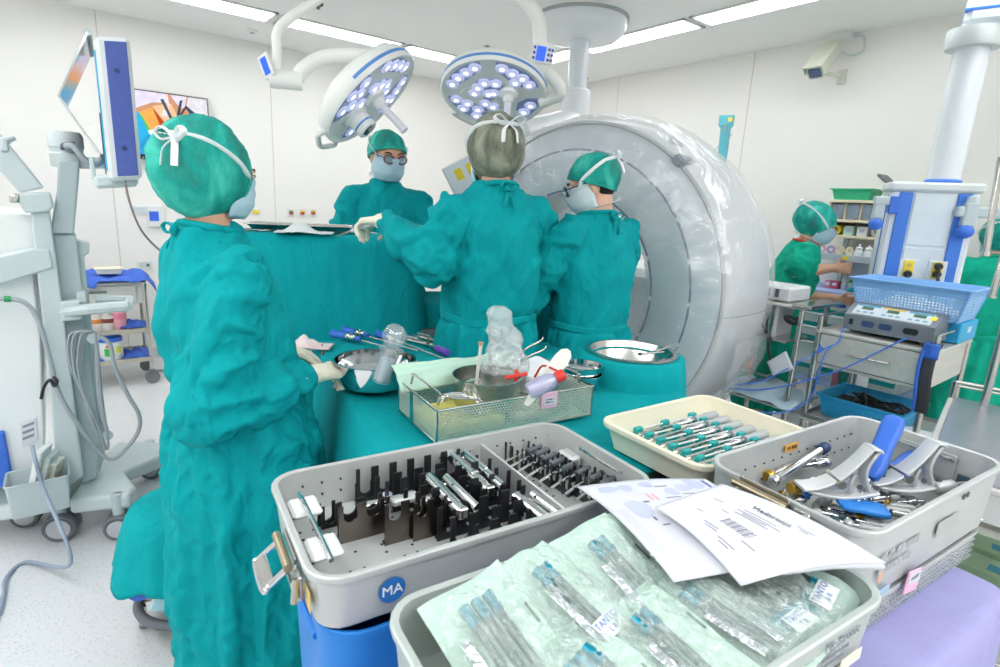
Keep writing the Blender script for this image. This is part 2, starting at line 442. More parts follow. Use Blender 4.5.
# rest of the square, out of view, plus outer strips added for fill light
for x0, x1, y0, y1 in ((-.4, .34, 4.66, 4.96), (-.66, -.4, 2.2, 4.4), (-.66, -.4, -.6, 1.9), (-.3, 1.6, -.95, -.65), (1.7, 3.4, -.95, -.65), (3.5, 3.76, -.7, 1.4), (-.3, 1.6, -1.75, -1.35), (1.7, 3.4, -1.75, -1.35), (-1.7, -1.3, -.6, 1.9), (-1.7, -1.3, 2.2, 4.4)):
    ceiling_light(x0, x1, y0, y1, 'unseen ceiling light strip over the camera side, outer strips added for fill')
# small ceiling fittings
p = at(487, 46, z=CZ)
t = thing('sprinkler_head', 'small metal sprinkler head on the ceiling above the round lamp', 'sprinkler', p)
MB().lathe([(.001, 0), (.03, 0), (.03, -.004), (.012, -.010), (.010, -.03), (.018, -.032), (.018, -.036), (.001, -.036)][::-1]).build('rosette', STEEL, t)
MB().cyl((0, 0, -.036), (0, 0, -.06), .004).build('bulb', RED, t)
p = at(252, 30, z=CZ)
t = thing('smoke_detector', 'small white round fitting on the ceiling beside the left light strip', 'smoke detector', p)
MB().lathe([(.001, -.02), (.03, -.02), (.045, -.01), (.05, 0), (.001, 0)]).build('housing', LAMPW, t)
MB().box((.0, 0, -.024), (.03, .02, .008)).build('sensor', mat('lilac_lens', '#A9A6C8', .4), t)
p = at(318, 1, z=CZ)
t = thing('ceiling_bracket', 'small grey bracket on the ceiling beside the tilted lamp arm', 'bracket', p)
MB().box((0, 0, -.015), (.06, .04, .03)).build('plate', DGREY, t); MB().cyl((0, 0, -.03), (0, 0, -.05), .012).build('peg', DGREY, t)
# --------- back wall fittings
def sock(px, py, w, h, name, label, cat, group=None):
    p = at(px, py, Y=WY)
    t = thing(name, label, cat, (p.x, WY, p.z), 0, group)
    MB().box((0, -.006, 0), (w, .012, h), ch=.003).build('plate', WHITEP, t)
    return t
t = sock(138.5, 210, .13, .075, 'wall_socket', 'white wall socket plate below the screen, left of the capped woman', 'socket')
MB().box((0, -.013, 0), (.10, .003, .045)).build('socket_face', GREYP, t)
t = sock(145, 265, .12, .08, 'wall_socket', 'white wall socket plate just above the blue-draped cart', 'socket')
MB().box((0, -.013, 0), (.09, .004, .05)).build('socket_face', GREYP, t); MB().cyl((.02, -.014, 0), (.02, -.017, 0), .012).build('socket_hole', DGREY, t)
t = sock(243.8, 211.3, .09, .06, 'wall_outlet', 'wall outlet with a grey and yellow face beside the woman\'s mask', 'outlet', 'outlets on the back wall')
MB().box((.012, -.014, -.002), (.055, .004, .036)).build('socket_face', DGREY, t); MB().box((-.028, -.014, -.002), (.02, .004, .036)).build('socket_face', mat('ochre', '#C9B45A', .5), t)
t = sock(255.5, 211.5, .085, .055, 'wall_outlet', 'wall outlet with a plain yellow face', 'outlet', 'outlets on the back wall')
MB().box((.0, -.014, -.002), (.06, .004, .038)).build('socket_face', YELLOW, t)
for px, lb, c in ((290.8, 'gas outlet plate with green and red knob, leftmost of three', GREEN), (302, 'gas outlet plate with yellow and red knob, middle of three', YELLOW), (312.8, 'gas outlet plate with yellow and red knob, nearest the surgeon in glasses', YELLOW)):
    t = sock(px, 212.5, .065, .075, 'gas_outlet', lb, 'gas outlet', 'gas outlets on the back wall')
    MB().cyl((0, -.012, 0), (0, -.02, 0), .024, .022, 20).build('collar', mat('salmon', '#E0605A', .5), t)
    MB().box((0, -.021, .012), (.034, .006, .018)).build('marker', c, t); MB().cyl((0, -.02, -.002), (0, -.032, -.002), .009, .007).build('knob', BLACKP, t)
p = at(155, 216, Y=WY)
t = thing('wall_control_panel', 'blue and white control panel on the wall half hidden behind the capped woman', 'control panel', (p.x, WY, p.z))  # a control panel with a blue display, fixed to the wall
MB().box((0, -.015, 0), (.12, .03, .18), ch=.005).build('housing', WHITEP, t); MB().box((-.01, -.032, .0), (.07, .006, .08)).build('display', mat('bright_blue_panel', '#3D6BE0', .4), t)
# television with a surgery picture on its screen
def tv():
    a, b, c = at(129.5, 88, Y=WY-.06), at(207, 93, Y=WY-.06), at(134, 158.5, Y=WY-.06)
    w, hh = b.x-a.x, (a.z-c.z)
    t = thing('wall_television', 'flat television on the back wall showing an operation close up', 'television', ((a.x+b.x)/2, WY-.06, a.z-hh/2))
    MB().box((0, 0, 0), (w, .035, hh), ch=.004).build('frame', BLACKP, t)
    MB().box((0, .037, 0), (.3, .045, .25)).build('wall_bracket', BLACKP, t)
    # the picture: coloured patches in one thin screen
    m = MB(); pm = []; fm = []
    W, H = w-.018, hh-.05
    def poly(pts, mt, dz):
        k = len(m.f); m.add([((u-.5)*W, -.0195-dz, (v-.5)*H+.015) for u, v in pts], [tuple(range(len(pts)))])
        if mt not in pm: pm.append(mt)
        fm.append(pm.index(mt))
    sc = lambda nm, c: mat('screen_'+nm, c, .3, var=.10, vscale=25, emit=c, estr=.12)
    poly([(0, 0), (1, 0), (1, 1), (0, 1)], sc('flesh', '#C98D66'), 0)
    poly([(0, 0), (.62, 0), (.40, .36), (.20, .38), (.08, .66), (0, .66)], sc('blue', '#17A5D8'), .0002)
    poly([(.02, .0), (.45, 0), (.42, .3), (.2, .36), (.05, .2)], sc('blue_deep', '#1796CC'), .0003)
    poly([(.2, .38), (.45, .28), (.52, .36), (.25, .76), (.07, .66)], sc('orange', '#EDA04A'), .0004)
    poly([(.17, .36), (.21, .38), (.11, .60), (.065, .66)], sc('green', '#4FB350'), .0005)
    poly([(.36, .38), (.52, .36), (.62, .55), (.5, .86), (.24, .78)], sc('skin', '#EFB48B'), .0004)
    poly([(0, .7), (.25, .84), (.44, .86), (.48, .78), (.46, 1), (0, 1)], sc('glove', '#D9CFE6'), .0006)
    poly([(.38, .72), (.46, .8), (.43, .62), (.37, .66)], sc('glove', '#D9CFE6'), .0006)
    poly([(.52, .95), (.62, .80), (.68, .82), (.72, 1), (.5, 1)], sc('glove', '#D9CFE6'), .0006)
    poly([(.7, .82), (1, .54), (1, 1), (.74, 1)], sc('sheet', '#D8D2D8'), .0005)
    poly([(.68, .84), (.72, .84), (1, .60), (1, .48), (.85, .55)], sc('navy', '#1D3C55'), .0007)
    poly([(.36, .9), (.4, .92), (.53, .56), (.56, .48), (.52, .48)], sc('tool', '#20454E'), .0009)
    poly([(.62, .92), (.66, .94), (.60, .66), (.54, .50), (.51, .52), (.56, .66)], sc('tool', '#20454E'), .0009)
    poly([(.70, .86), (.72, .84), (.58, .60), (.52, .50), (.5, .52)], sc('tool_dark', '#3A2B28'), .001)
    poly([(.44, .42), (.5, .36), (.54, .42), (.49, .48)], sc('wound', '#D8435E'), .0008)
    o = m.build('screen', pm, t, smooth=False)
    for pl, k in zip(o.data.polygons, fm): pl.material_index = k
    for s_ in (-1, 1): MB().cyl((s_*(w/2-.05), -.018, -hh/2+.012), (s_*(w/2-.05), -.020, -hh/2+.012), .006).build('button', WHITEP, t)
tv()
# --------- security camera high on the right wall
def cctv():
    q = at(833, 62, X=WX); t = thing('security_camera', 'beige security camera on a bracket high on the right wall', 'camera', (WX, q.y, q.z))
    a = at(815, 73, X=WX-.30)-V(WX, q.y, q.z); b = at(834, 46, X=WX-.10)-V(WX, q.y, q.z)
    CB = mat('camera_beige', '#D9DACB', .4)
    d = (a-b).normalized(); u, w = frame(d); m = MB()
    rr = []
    for k, sgl in ((0, .92), (.03, 1), (.9, 1), (1, .97)):
        c = b.lerp(a, k); rr.append([c+u*x*sgl+w*y*sgl for x, y in rrect(.115, .10, .03, 5)])
    m.loft(rr).build('housing', CB, t)
    up = V(0, 0, 1)-d*d.z; up.normalize(); sd = d.cross(up)
    sh = MB(); sh.loft([[b.lerp(a, k)+sd*x+up*y for x, y in ((-.062, .0), (-.062, .056), (.062, .056), (.062, 0), (.066, 0), (.066, .061), (-.066, .061), (-.066, 0))] for k in (.2, 1.06)])
    sh.build('sun_shield', CB, t)
    f = MB(); f.loft([[a+d*.002+u*x+w*y for x, y in rrect(.085, .07, .01)], [a+d*.008+u*x+w*y for x, y in rrect(.08, .065, .01)]]).build('front_window', mat('dark_lens', '#4F5F80', .1, coat=.5), t)
    e = at(842, 77, X=WX-.01)-V(WX, q.y, q.z); e.x = -.012
    mid = b.lerp(a, .55)-up*.05
    MB().tube([mid, mid-up*.05, e+V(-.05, 0, 0), e], .013, 10).build('bracket_arm', CB, t)
    MB().box(e, (.024, .06, .10), ch=.004).build('wall_plate', CB, t)
    g = at(844, 36, X=WX-.03)-V(WX, q.y, q.z)
    MB().box((-.045, g.y, g.z), (.09, .13, .07), ch=.004).build('junction_box', WHITEP, t)
    MB().tube(spline([(-.02, g.y-.06, g.z), (-.02, g.y-.13, g.z-.03), (-.03, g.y-.14, g.z-.12), b*.5+V(0, g.y*.5-.07, g.z*.5-.10), b]), .008).build('cable', GREYP, t)
cctv()
# --------- folded teal item hanging high on the right wall
def teal_hanger():
    a = at(727, 117, X=WX-.5); t = thing('strap_pack', 'teal hanging strap pack with zip and yellow tag behind the scanner ring', 'strap pack', a)
    b = at(722, 160, X=WX-.5)-a
    m = MB(); sd = V(.4, -.9, 0).normalized(); fw = V(-.9, -.4, 0).normalized()
    TB = mat('teal_vinyl', '#62B4C2', .45, var=.06)
    m.loft([[b*k+sd*x*w+fw*y for x, y in rrect(.085, .05, .012)] for k, w in ((0, 1.15), (.22, 1.15), (.25, .85), (1.0, .78), (1.6, .75))]).build('strap', TB, t)
    MB().loft([[b*k+sd*x*1.2+fw*(y+.001) for x, y in rrect(.088, .058, .012)] for k in (-.03, .2)]).build('cap_fold', TB, t)
    MB().tube([b*.18+fw*.03, b*.38+fw*.032], .007).build('zip_pull', STEEL, t)
    MB().loft([[b*k+sd*(.03+x)+fw*(.031+y) for x, y in rrect(.03, .002, .0009)] for k in (.03, .12)]).build('yellow_tag', YELLOW, t)
    MB().tube(spline([b*.4+sd*.05, b*.8-sd*.06, b*1.3-sd*.06]), .004).build('cord', CABLE, t)
    q = b*.95-sd*.1; MB().box(q, (.03, .03, .03), ch=.005).build('orange_clip', mat('orange', '#EE6A2A', .5), t)
    # the pole it hangs from
    w = V(0, 0, 0); MB().tube([w+fw*-.03, w+fw*-.03+V(0, 0, -a.z+.03)], .012).build('stand_pole', STEEL, t)
    MB().lathe([(.001, 0), (.17, 0), (.17, .02), (.03, .035), (.015, .06), (.001, .06)], fw*-.03+V(0, 0, -a.z)).build('stand_foot', STEEL, t)
    t.name = 'strap_pack'
teal_hanger()
# ------------------------------------------------------------------ ring scanner under clear film
def scanner():
    c = V(2.247, 2.259, 1.075); a = rad(189.8); n = V(math.cos(a), math.sin(a), 0); u = V(-n.y, n.x, 0)   # n: towards the table
    t = thing('ring_scanner', 'large white ring-shaped scanner wrapped in clear plastic film', 'scanner', (c.x, c.y, 0), 0)
    t.rotation_euler = (0, 0, a)      # local x towards the table
    C = V(0, 0, c.z)
    def lathe(prof, seg=96): # closed profile of (radius, depth behind the face)
        m = MB(); rr = []
        for k in range(seg):
            w = 2*PI*k/seg
            rr.append([C+V(-d, r*math.cos(w), r*math.sin(w)) for r, d in prof])
        rr.append(rr[0]); m.loft(rr, (False, False)); return m
    SC = mat('scanner_white', '#DDE2E4', .35, var=.015, coat=.2); SC2 = mat('scanner_face', '#DDE6EE', .4, var=.02)
    lathe([(.50, .02), (.515, 0), (.70, -.012), (.74, -.012), (.84, .01), (.862, .03), (.862, .10), (.50, .10)]).build('front_face', SC2, t)
    lathe([(.50, .10), (.872, .10), (.872, .035), (.884, .035), (.905, .12), (.925, .26), (.932, .40), (.925, .52), (.895, .60), (.84, .635), (.6, .64), (.50, .62)]).build('gantry_shell', SC, t)
    PUR = mat('dark_purple_line', '#43407E', .5)
    def ringline(r, w, d, dash=None, nm='marking_line', mt=PUR):
        m = MB(); seg = 160
        if dash is None:
            rr = [[C+V(-d+.003, (r+w/2)*math.cos(q), (r+w/2)*math.sin(q)), C+V(-d-.003, (r+w/2)*math.cos(q), (r+w/2)*math.sin(q)), C+V(-d-.003, (r-w/2)*math.cos(q), (r-w/2)*math.sin(q)), C+V(-d+.003, (r-w/2)*math.cos(q), (r-w/2)*math.sin(q))] for q in [2*PI*k/seg for k in range(seg+1)]]
            m.loft(rr, (False, False))
        else:
            for k in range(dash):
                q0 = 2*PI*(k+.04)/dash; q1 = 2*PI*(k+.93)/dash
                m.loft([[C+V(-d+e, (r+s*w/2)*math.cos(q), (r+s*w/2)*math.sin(q)) for s, e in ((1, .003), (1, -.003), (-1, -.003), (-1, .003))] for q in [q0+(q1-q0)*i/10 for i in range(11)]])
        return m.build(nm, mt, t)
    ringline(.732, .010, -.013, 22); ringline(.52, .010, -.002, 16)
    ringline(.868, .006, .026, None, 'shell_seam', mat('seam_grey', '#7F8A92', .5))
    # flat lip, latch and round sticker at the top of the shell
    def on(ang, r, d): return C+V(-d, r*math.cos(ang), r*math.sin(ang))
    # local +y is image-left or right? u = rotated y axis
    def find(px, py, d):  # angle on the ring of a place seen in the photo
        P = at(px, py, D=1); r = (P-V(0, 0, CAMH)); cc = c-n*d; k = (cc-V(0, 0, CAMH)).dot(n)/r.dot(n); q = V(0, 0, CAMH)+r*k-cc
        return math.atan2(q.z, q.dot(u)), math.hypot(q.z, q.dot(u))
    g, r_ = find(677, 165, .03)
    m = MB(); R = Matrix.Rotation(g, 3, 'X')
    m.box(on(g, .885, .07), (.15, .05, .06), R=R, ch=.012).build('latch', mat('latch_grey', '#8E979C', .4), t)
    g2, r2 = find(673, 147, .17)
    q = on(g2, .925, .17); dirn = V(0, math.cos(g2), math.sin(g2))
    MB().lathe([(.001, 0), (.045, 0), (.045, .003), (.001, .003)], q-dirn*.012, 24, dirn).build('round_sticker', WHITEP, t)
    m = MB(); uu, ww = frame(dirn)
    for k in range(8):
        w0 = 2*PI*k/10+.3; p_ = q+dirn*.0 - dirn*.008+uu*.028*math.cos(w0)+ww*.028*math.sin(w0)
        m.ell(p_, (.008, .006, .004), 8, 5)
    m.build('sticker_print', mat('teal_print', '#1E8FA5', .6), t)
    # horizontal seam on the shell at the right
    g3, _ = find(745, 313, .3)
    MB().tube([on(g3, r, d) for r, d in ((.886, .04), (.907, .12), (.927, .26), (.934, .40), (.927, .52), (.897, .60))], .002, 6).build('shell_seam', MATS['seam_grey'], t)
    # mobile base behind the ring
    b = MB(); b.box((-.95, 0, .62), (.62, .72, 1.04), ch=.05); b.build('base_cabinet', SC, t)
    MB().box((-.35, 0, .13), (.55, .40, .14), ch=.03).build('ring_cradle', SC, t)
    MB().box((-.55, 0, .09), (1.5, .62, .08), ch=.03).build('chassis', GREYP, t)
    for x in (-1.2, .1):
        for y in (-.26, .26): MB().cyl((x, y-.02, .05), (x, y+.02, .05), .05, seg=20).build('caster', RUBBER, t)
    # clear film, wrinkled, standing a little off the shell
    prof = [(.495, .3), (.495, .0), (.54, -.03), (.72, -.035), (.86, .0), (.905, .04), (.935, .14), (.955, .3), (.958, .42), (.94, .56), (.90, .63)]
    P2 = []
    for i in range(len(prof)-1):
        for k in range(4): P2.append((prof[i][0]+(prof[i+1][0]-prof[i][0])*k/4, prof[i][1]+(prof[i+1][1]-prof[i][1])*k/4))
    P2.append(prof[-1])
    m = MB(); seg = 220; rr = []
    for k in range(seg+1):
        q = 2*PI*k/seg; ring = []
        for i, (r, d) in enumerate(P2):
            w = (noise.noise(V(math.cos(q)*9, math.sin(q)*9, i*.12))*.010+noise.noise(V(math.cos(q)*30+i*.3, math.sin(q)*30, i*.22))*.006)
            k2 = .5 if 4 < i < 20 else 1
            ring.append(C+V(-d+(w if 4 < i < 20 else 0), (r+w*k2)*math.cos(q), (r+w*k2)*math.sin(q)))
        rr.append(ring)
    m.loft(rr, (False, False), close=False)
    m.build('plastic_cover', FILM, t, ang=180)
    # the film gathers and hangs at the lower right of the ring
    m = MB(); g4, _ = find(735, 330, .35); g5, _ = find(700, 420, .35)
    def f(i, j):
        q = g4+(g5-g4)*i; r = .96+.03*math.sin(i*PI)+noise.noise(V(i*9, j*4, 2))*.02
        return C+V(-.1-.5*j+noise.noise(V(i*7, j*6, 5))*.02, r*math.cos(q)+.0, r*math.sin(q))
    m.grid(40, 16, f); m.build('plastic_fold', FILM, t, ang=180)
scanner()
# ------------------------------------------------------------------ white ceiling column with an arm
def column():
    p = at(582, 19, z=CZ-.005); t = thing('ceiling_column', 'white ceiling column with wide round flange and side arm', 'ceiling column', (p.x, p.y, CZ))
    W = mat('column_white', '#E2E6E8', .35, var=.01, coat=.2)
    D = math.hypot(p.x, p.y)
    MB().lathe([(.001, 0), (.325, 0), (.325, -.022), (.001, -.022)][::-1], seg=48).build('ceiling_ring', mat('flange_grey', '#A9AFB0', .5), t)
    MB().lathe([(.001, -.022), (.318, -.022), (.318, -.055), (.30, -.10), (.255, -.135), (.20, -.145), (.001, -.145)][::-1], seg=48).build('flange', W, t)
    z1 = at(575, 90, D=D).z-CZ; z2 = at(575, 128, D=D-.1).z-CZ
    MB().lathe([(.07, -.145), (.07, z1)][::-1], seg=28).build('tube', mat('tube_white', '#DDE2E6', .25, var=.01, coat=.3), t)
    MB().lathe([(.09, z1+.0), (.10, z1-.01), (.10, z2), (.08, z2-.02), (.001, z2-.02)][::-1], seg=28).build('sleeve', W, t)
    a = V(0, 0, z2+.05); b = at(508, 138, D=D-.55)-V(p.x, p.y, CZ); e = at(492, 150, D=D-.75)-V(p.x, p.y, CZ)
    MB().tube(spline([a, a.lerp(b, .35), a.lerp(b, .9)]), [.10]*8+[.095]*8+[.09], 20).build('elbow', W, t)
    MB().tube([a.lerp(b, .85), a.lerp(b, 1.02)], .10, 24).build('joint_collar', GREYP, t)
    MB().tube([b, e], [.085, .07], 20).build('side_arm', W, t)
    MB().cyl((.05, -.05, z1+.08), (.052, -.053, z1+.08), .006).build('bolt', DGREY, t)
    # tilted panel with yellow labels at the arm's end
    q = at(481, 171, D=D-1.0)-V(p.x, p.y, CZ)
    ux = (at(500, 150, D=D-1.0)-at(450, 176, D=D-1.0)).normalized(); nz = (V(0, 0, CAMH)-at(470, 165, D=D-1.0)).normalized(); uz = nz.cross(ux).normalized(); nn = ux.cross(uz)
    R = Matrix((ux, uz, nn)).transposed()
    MB().box(q, (.40, .22, .05), R=R, ch=.008).build('control_housing', mat('panel_grey', '#DDE0E6', .4), t)
    for k in range(4):
        MB().box(q+ux*(-.12+.075*k)+uz*.04+nn*.026, (.045, .065, .004), R=R).build('yellow_label', YELLOW, t)
column()
# ------------------------------------------------------------------ surgical lamps
LED = mat('lamp_led', '#F2F0FF', .3, var=0, emit='#E9E6FF', estr=2.2)
LEDB = mat('lamp_lens_blue', '#9DA6D6', .25, var=.12, vscale=60, coat=.3)
def lamp(label, c, nrm, up, R, camera, arm, display):
    """a flat round lamp head; nrm = the way it shines"""
    nrm = nrm.normalized(); u = (up-up.dot(nrm)*nrm).normalized(); w = nrm.cross(u)
    t = thing('surgical_lamp', label, 'surgical lamp', c)
    T = Matrix((u, w, nrm)).transposed().to_4x4()      # local x = up in the face, y across, z shine direction
    def M(): m = MB(); m.T = T; return m
    m = M(); m.lathe([(.001, -.10), (.14*R/.3, -.098), (R*.80, -.075), (R*.96, -.045), (R, -.02), (R, .012), (R*.975, .022), (R*.95, .018), (R*.9, .012), (.001, .012)], seg=64); m.build('lamp_housing', LAMPW, t)
    m = M(); rr = [[(r*math.cos(q), r*math.sin(q), z) for r, z in ((R*1.001, -.012), (R*1.006, -.010), (R*1.006, .000), (R*1.001, .002))] for q in [rad(-95+190*k/48) for k in range(49)]]
    m.loft(rr); m.build('blue_band', BLUELINE, t)
    def sector(pts, leds, nm='light_field'):
        m = M(); m.prism([(x*R, y*R) for x, y in pts], .008, .0165); o = m.build(nm, LEDB, t)
        for x, y in leds:
            k = M(); k.lathe([(.001, .0165), (.036*R/.3, .0165), (.034*R/.3, .020), (.018*R/.3, .023), (.001, .024)][::1], (x*R, y*R, 0), 16); k.build('led_lens', mat('led_lens', '#D9DAF4', .12, var=.0, emit='#B9BCF0', estr=.45), o)
            k = M(); k.ell((x*R, y*R, .022), (.015*R/.3, .015*R/.3, .004), 10, 6); k.build('led_chip', LED, o)
    def arcpts(a0, a1, r, k=10): return [(r*math.cos(rad(a0+(a1-a0)*i/k)), r*math.sin(rad(a0+(a1-a0)*i/k))) for i in range(k+1)]
    pol = lambda a, r: (r*math.cos(rad(a)), r*math.sin(rad(a)))
    sector(arcpts(-4, 62, .88)+[pol(58, .74), pol(30, .60), pol(5, .66)], [pol(5, .78), pol(21, .75), pol(38, .76), pol(54, .79)])
    sector(arcpts(80, 150, .88)+[pol(146, .50), pol(120, .48), pol(85, .62)], [pol(88, .75), pol(103, .60), pol(110, .78), pol(128, .58), pol(134, .78)])
    sector(arcpts(205, 250, .88)+[pol(246, .62), pol(225, .5), pol(207, .6)], [pol(213, .74), pol(232, .74)])
    sector(arcpts(272, 338, .88)+[pol(330, .62), pol(300, .5), pol(275, .62)], [pol(280, .74), pol(296, .74), pol(296, .56), pol(313, .72), pol(329, .76)])
    sector([pol(100, .30), pol(60, .44), pol(20, .46), pol(-20, .44), pol(-50, .34), pol(-80, .22), pol(-110, .10), pol(140, .22), pol(180, .40), pol(160, .46), pol(130, .44)],
           [pol(70, .36), pol(40, .34), pol(8, .36), pol(-26, .33), pol(60, .10), pol(130, .32), pol(-20, .05), pol(158, .36)])
    # handle in the middle, ring socket
    h0 = (.0, -.30*R, 0) if not camera else (.05*R, .10*R, 0)
    m = M(); m.lathe([(.045, .01), (.05, .02), (.044, .035), (.026, .045), (.024, .075), (.001, .075)], h0, 24); m.build('handle_socket', LAMPW, t)
    m = M(); m.lathe([(.019, .07), (.017, .085), (.016, .19), (.0185, .195), (.0185, .21), (.001, .212)], h0, 18); m.build('handle', mat('handle_white', '#E6E3EA', .3), t)
    if camera:
        m = M(); m.lathe([(.06, .01), (.058, .03), (.046, .04), (.045, .10), (.040, .105), (.03, .103), (.001, .10)], (-.40*R, .06*R, 0), 28); o = m.build('lamp_camera', LAMPW, t)
        m = M(); m.lathe([(.001, .106), (.026, .106), (.026, .102), (.001, .1)], (-.40*R, .06*R, 0), 20); m.build('lens', mat('lens_glass', '#3B2B30', .1, coat=.6), o)
        m = M(); m.lathe([(.0465, .07), (.047, .072), (.047, .076), (.0465, .078)], (-.40*R, .06*R, 0), 28, caps=(False, False)); m.build('blue_band', BLUELINE, o)
    else:
        m = M(); m.lathe([(.06, .011), (.062, .014), (.06, .017), (.001, .017)], (.06*R, .42*R, 0), 28); m.build('blank_cover', LAMPW, t)
    # grip bars round the rim
    for a in ((165, 205) if camera else (118, 172)), :
        m = M(); pts = [pol(a[0], 1.0), pol(a[0]-3, 1.13), pol((a[0]*.65+a[1]*.35), 1.17), pol((a[0]+a[1])/2, 1.18), pol((a[0]*.35+a[1]*.65), 1.17), pol(a[1]+3, 1.13), pol(a[1], 1.0)]
        m.tube(spline([(x*R, y*R, 0) for x, y in pts]), .012, 10); m.build('grip_bar', LAMPW, t)
    return t, T, c
# left lamp: seen edge-on from below, tilted towards the right
DL = 2.62
c = at(369, 97, D=DL)
vr = (at(380, 97, D=DL)-at(360, 97, D=DL)).normalized(); vu = V(0, 0, 1); vt = (V(0, 0, CAMH)-c).normalized()
# long axis of the visible ellipse runs lower-left to upper-right
u = (vr*.72+vu*.69).normalized(); side = (vr*.69-vu*.72).normalized()
nrm = (side*.975+vt*.22).normalized()
t1, T1, c1 = lamp('round surgical lamp tilted on edge, above the surgeon in glasses', c, nrm, u, .250, True, None, None)
def lamp_arm(t, c, pts, rs, name, mt=LAMPW): return MB().tube(spline([Vector(p)-c for p in pts], 8), rs, 14).build(name, mt, t)
j = at(386, 57, D=DL-.06)
MB().ell(j-c1, (.055, .055, .055), 18, 12).build('swivel_joint', LAMPW, t1)
MB().tube([at(393, 52, D=DL-.1)-c1, at(396, 51, D=DL-.105)-c1], .007).build('screw', DGREY, t1)
lamp_arm(t1, c1, [at(385, 57, D=DL-.02), at(355, 55, D=DL+.02), at(325, 57, D=DL+.05), at(307, 66, D=DL+.05), at(297, 78, D=DL+.05)], .029, 'yoke_arm')
a, b = at(269, 78, D=DL+.05), at(302, 81, D=DL+.05)
MB().tube([a-c1, a.lerp(b, .08)-c1, b-c1], [.034, .038, .038], 18).build('swivel_hub', LAMPW, t1)
lamp_arm(t1, c1, [at(277, 76, D=DL+.05), at(277, 50, D=DL+.05), at(277, 34, D=DL+.05), at(285, 22, D=DL+.05), at(305, 8, D=DL+.06), at(335, -12, D=DL+.08), at(375, -38, D=DL+.1)], .020, 'ceiling_arm')
e0 = at(375, -38, D=DL+.1); MB().tube([e0-c1+V(0, 0, -.05), V(e0.x, e0.y, CZ)-c1], .045, 18).build('ceiling_mount', LAMPW, t1)
d0 = at(267, 66, D=DL+.03); R = Matrix((vr, V(0, .5, .87).cross(vr)*-1, V(0, .5, .87))).transposed()
nn = (vt+vr*-.9).normalized(); uz = (V(0, 0, 1)-nn*nn.z).normalized(); ux = uz.cross(nn); R = Matrix((ux, uz, nn)).transposed() @ Matrix.Rotation(rad(18), 3, 'Z')
MB().box(d0-c1, (.062, .090, .016), R=R, ch=.003).build('control_panel', LAMPW, t1)
DISP = mat('blue_display', '#2F5BEA', .3, var=.02, emit='#2F62F0', estr=.7)
MB().box(d0-c1+R @ V(0, .0, .009), (.036, .066, .003), R=R).build('display', DISP, t1)
# right lamp: facing the camera from above
DR = 3.0
c = at(494, 92, D=DR); vt = (V(0, 0, CAMH)-c).normalized(); vr = (at(520, 86, D=DR)-at(480, 86, D=DR)).normalized()
nrm = (vt*.42+V(0, 0, -1)*.80+vr*-.05).normalized()
t2, T2, c2 = lamp('round surgical lamp facing the camera, over the grey-capped surgeon', c, nrm, V(0, 0, 1)+vr*-.12, .268, False, None, None)
lamp_arm(t2, c2, [at(538, 65, D=DR-.08), at(556, 82, D=DR-.06), at(560, 94, D=DR-.03), at(552, 98, D=DR), at(540, 103, D=DR+.02)], .03, 'yoke_arm')
MB().ell(at(538, 64, D=DR-.10)-c2, (.06, .05, .06), 18, 12).build('swivel_joint', LAMPW, t2)
lamp_arm(t2, c2, [at(540, 60, D=DR-.09), at(540, 40, D=DR-.09), at(538.5, 20, D=DR-.09), at(530, 6, D=DR-.09), at(515, -12, D=DR-.09), at(480, -50, D=DR-.09)], .034, 'ceiling_arm')
e0 = at(480, -50, D=DR-.09); MB().tube([e0-c2+V(0, 0, -.05), V(e0.x, e0.y, CZ)-c2], .05, 18).build('ceiling_mount', LAMPW, t2)
d0 = at(542.5, 54, D=DR-.16); nn = vt; uz = (V(0, 0, 1)-nn*nn.z).normalized(); ux = uz.cross(nn); R = Matrix((ux, uz, nn)).transposed() @ Matrix.Rotation(rad(-7), 3, 'Z')
MB().box(d0-c2, (.105, .082, .016), R=R, ch=.004).build('control_panel', LAMPW, t2)
MB().box(d0-c2+R @ V(-.008, .0, .009), (.043, .062, .003), R=R).build('display', DISP, t2)
for x, y in [(-.04, y) for y in (-.022, 0, .022)]+[(x, y) for x in (.028, .043) for y in (-.022, 0, .022)]:
    MB().box(d0-c2+R @ V(x, y, .009), (.011, .012, .003), R=R).build('key', NAVY, t2)
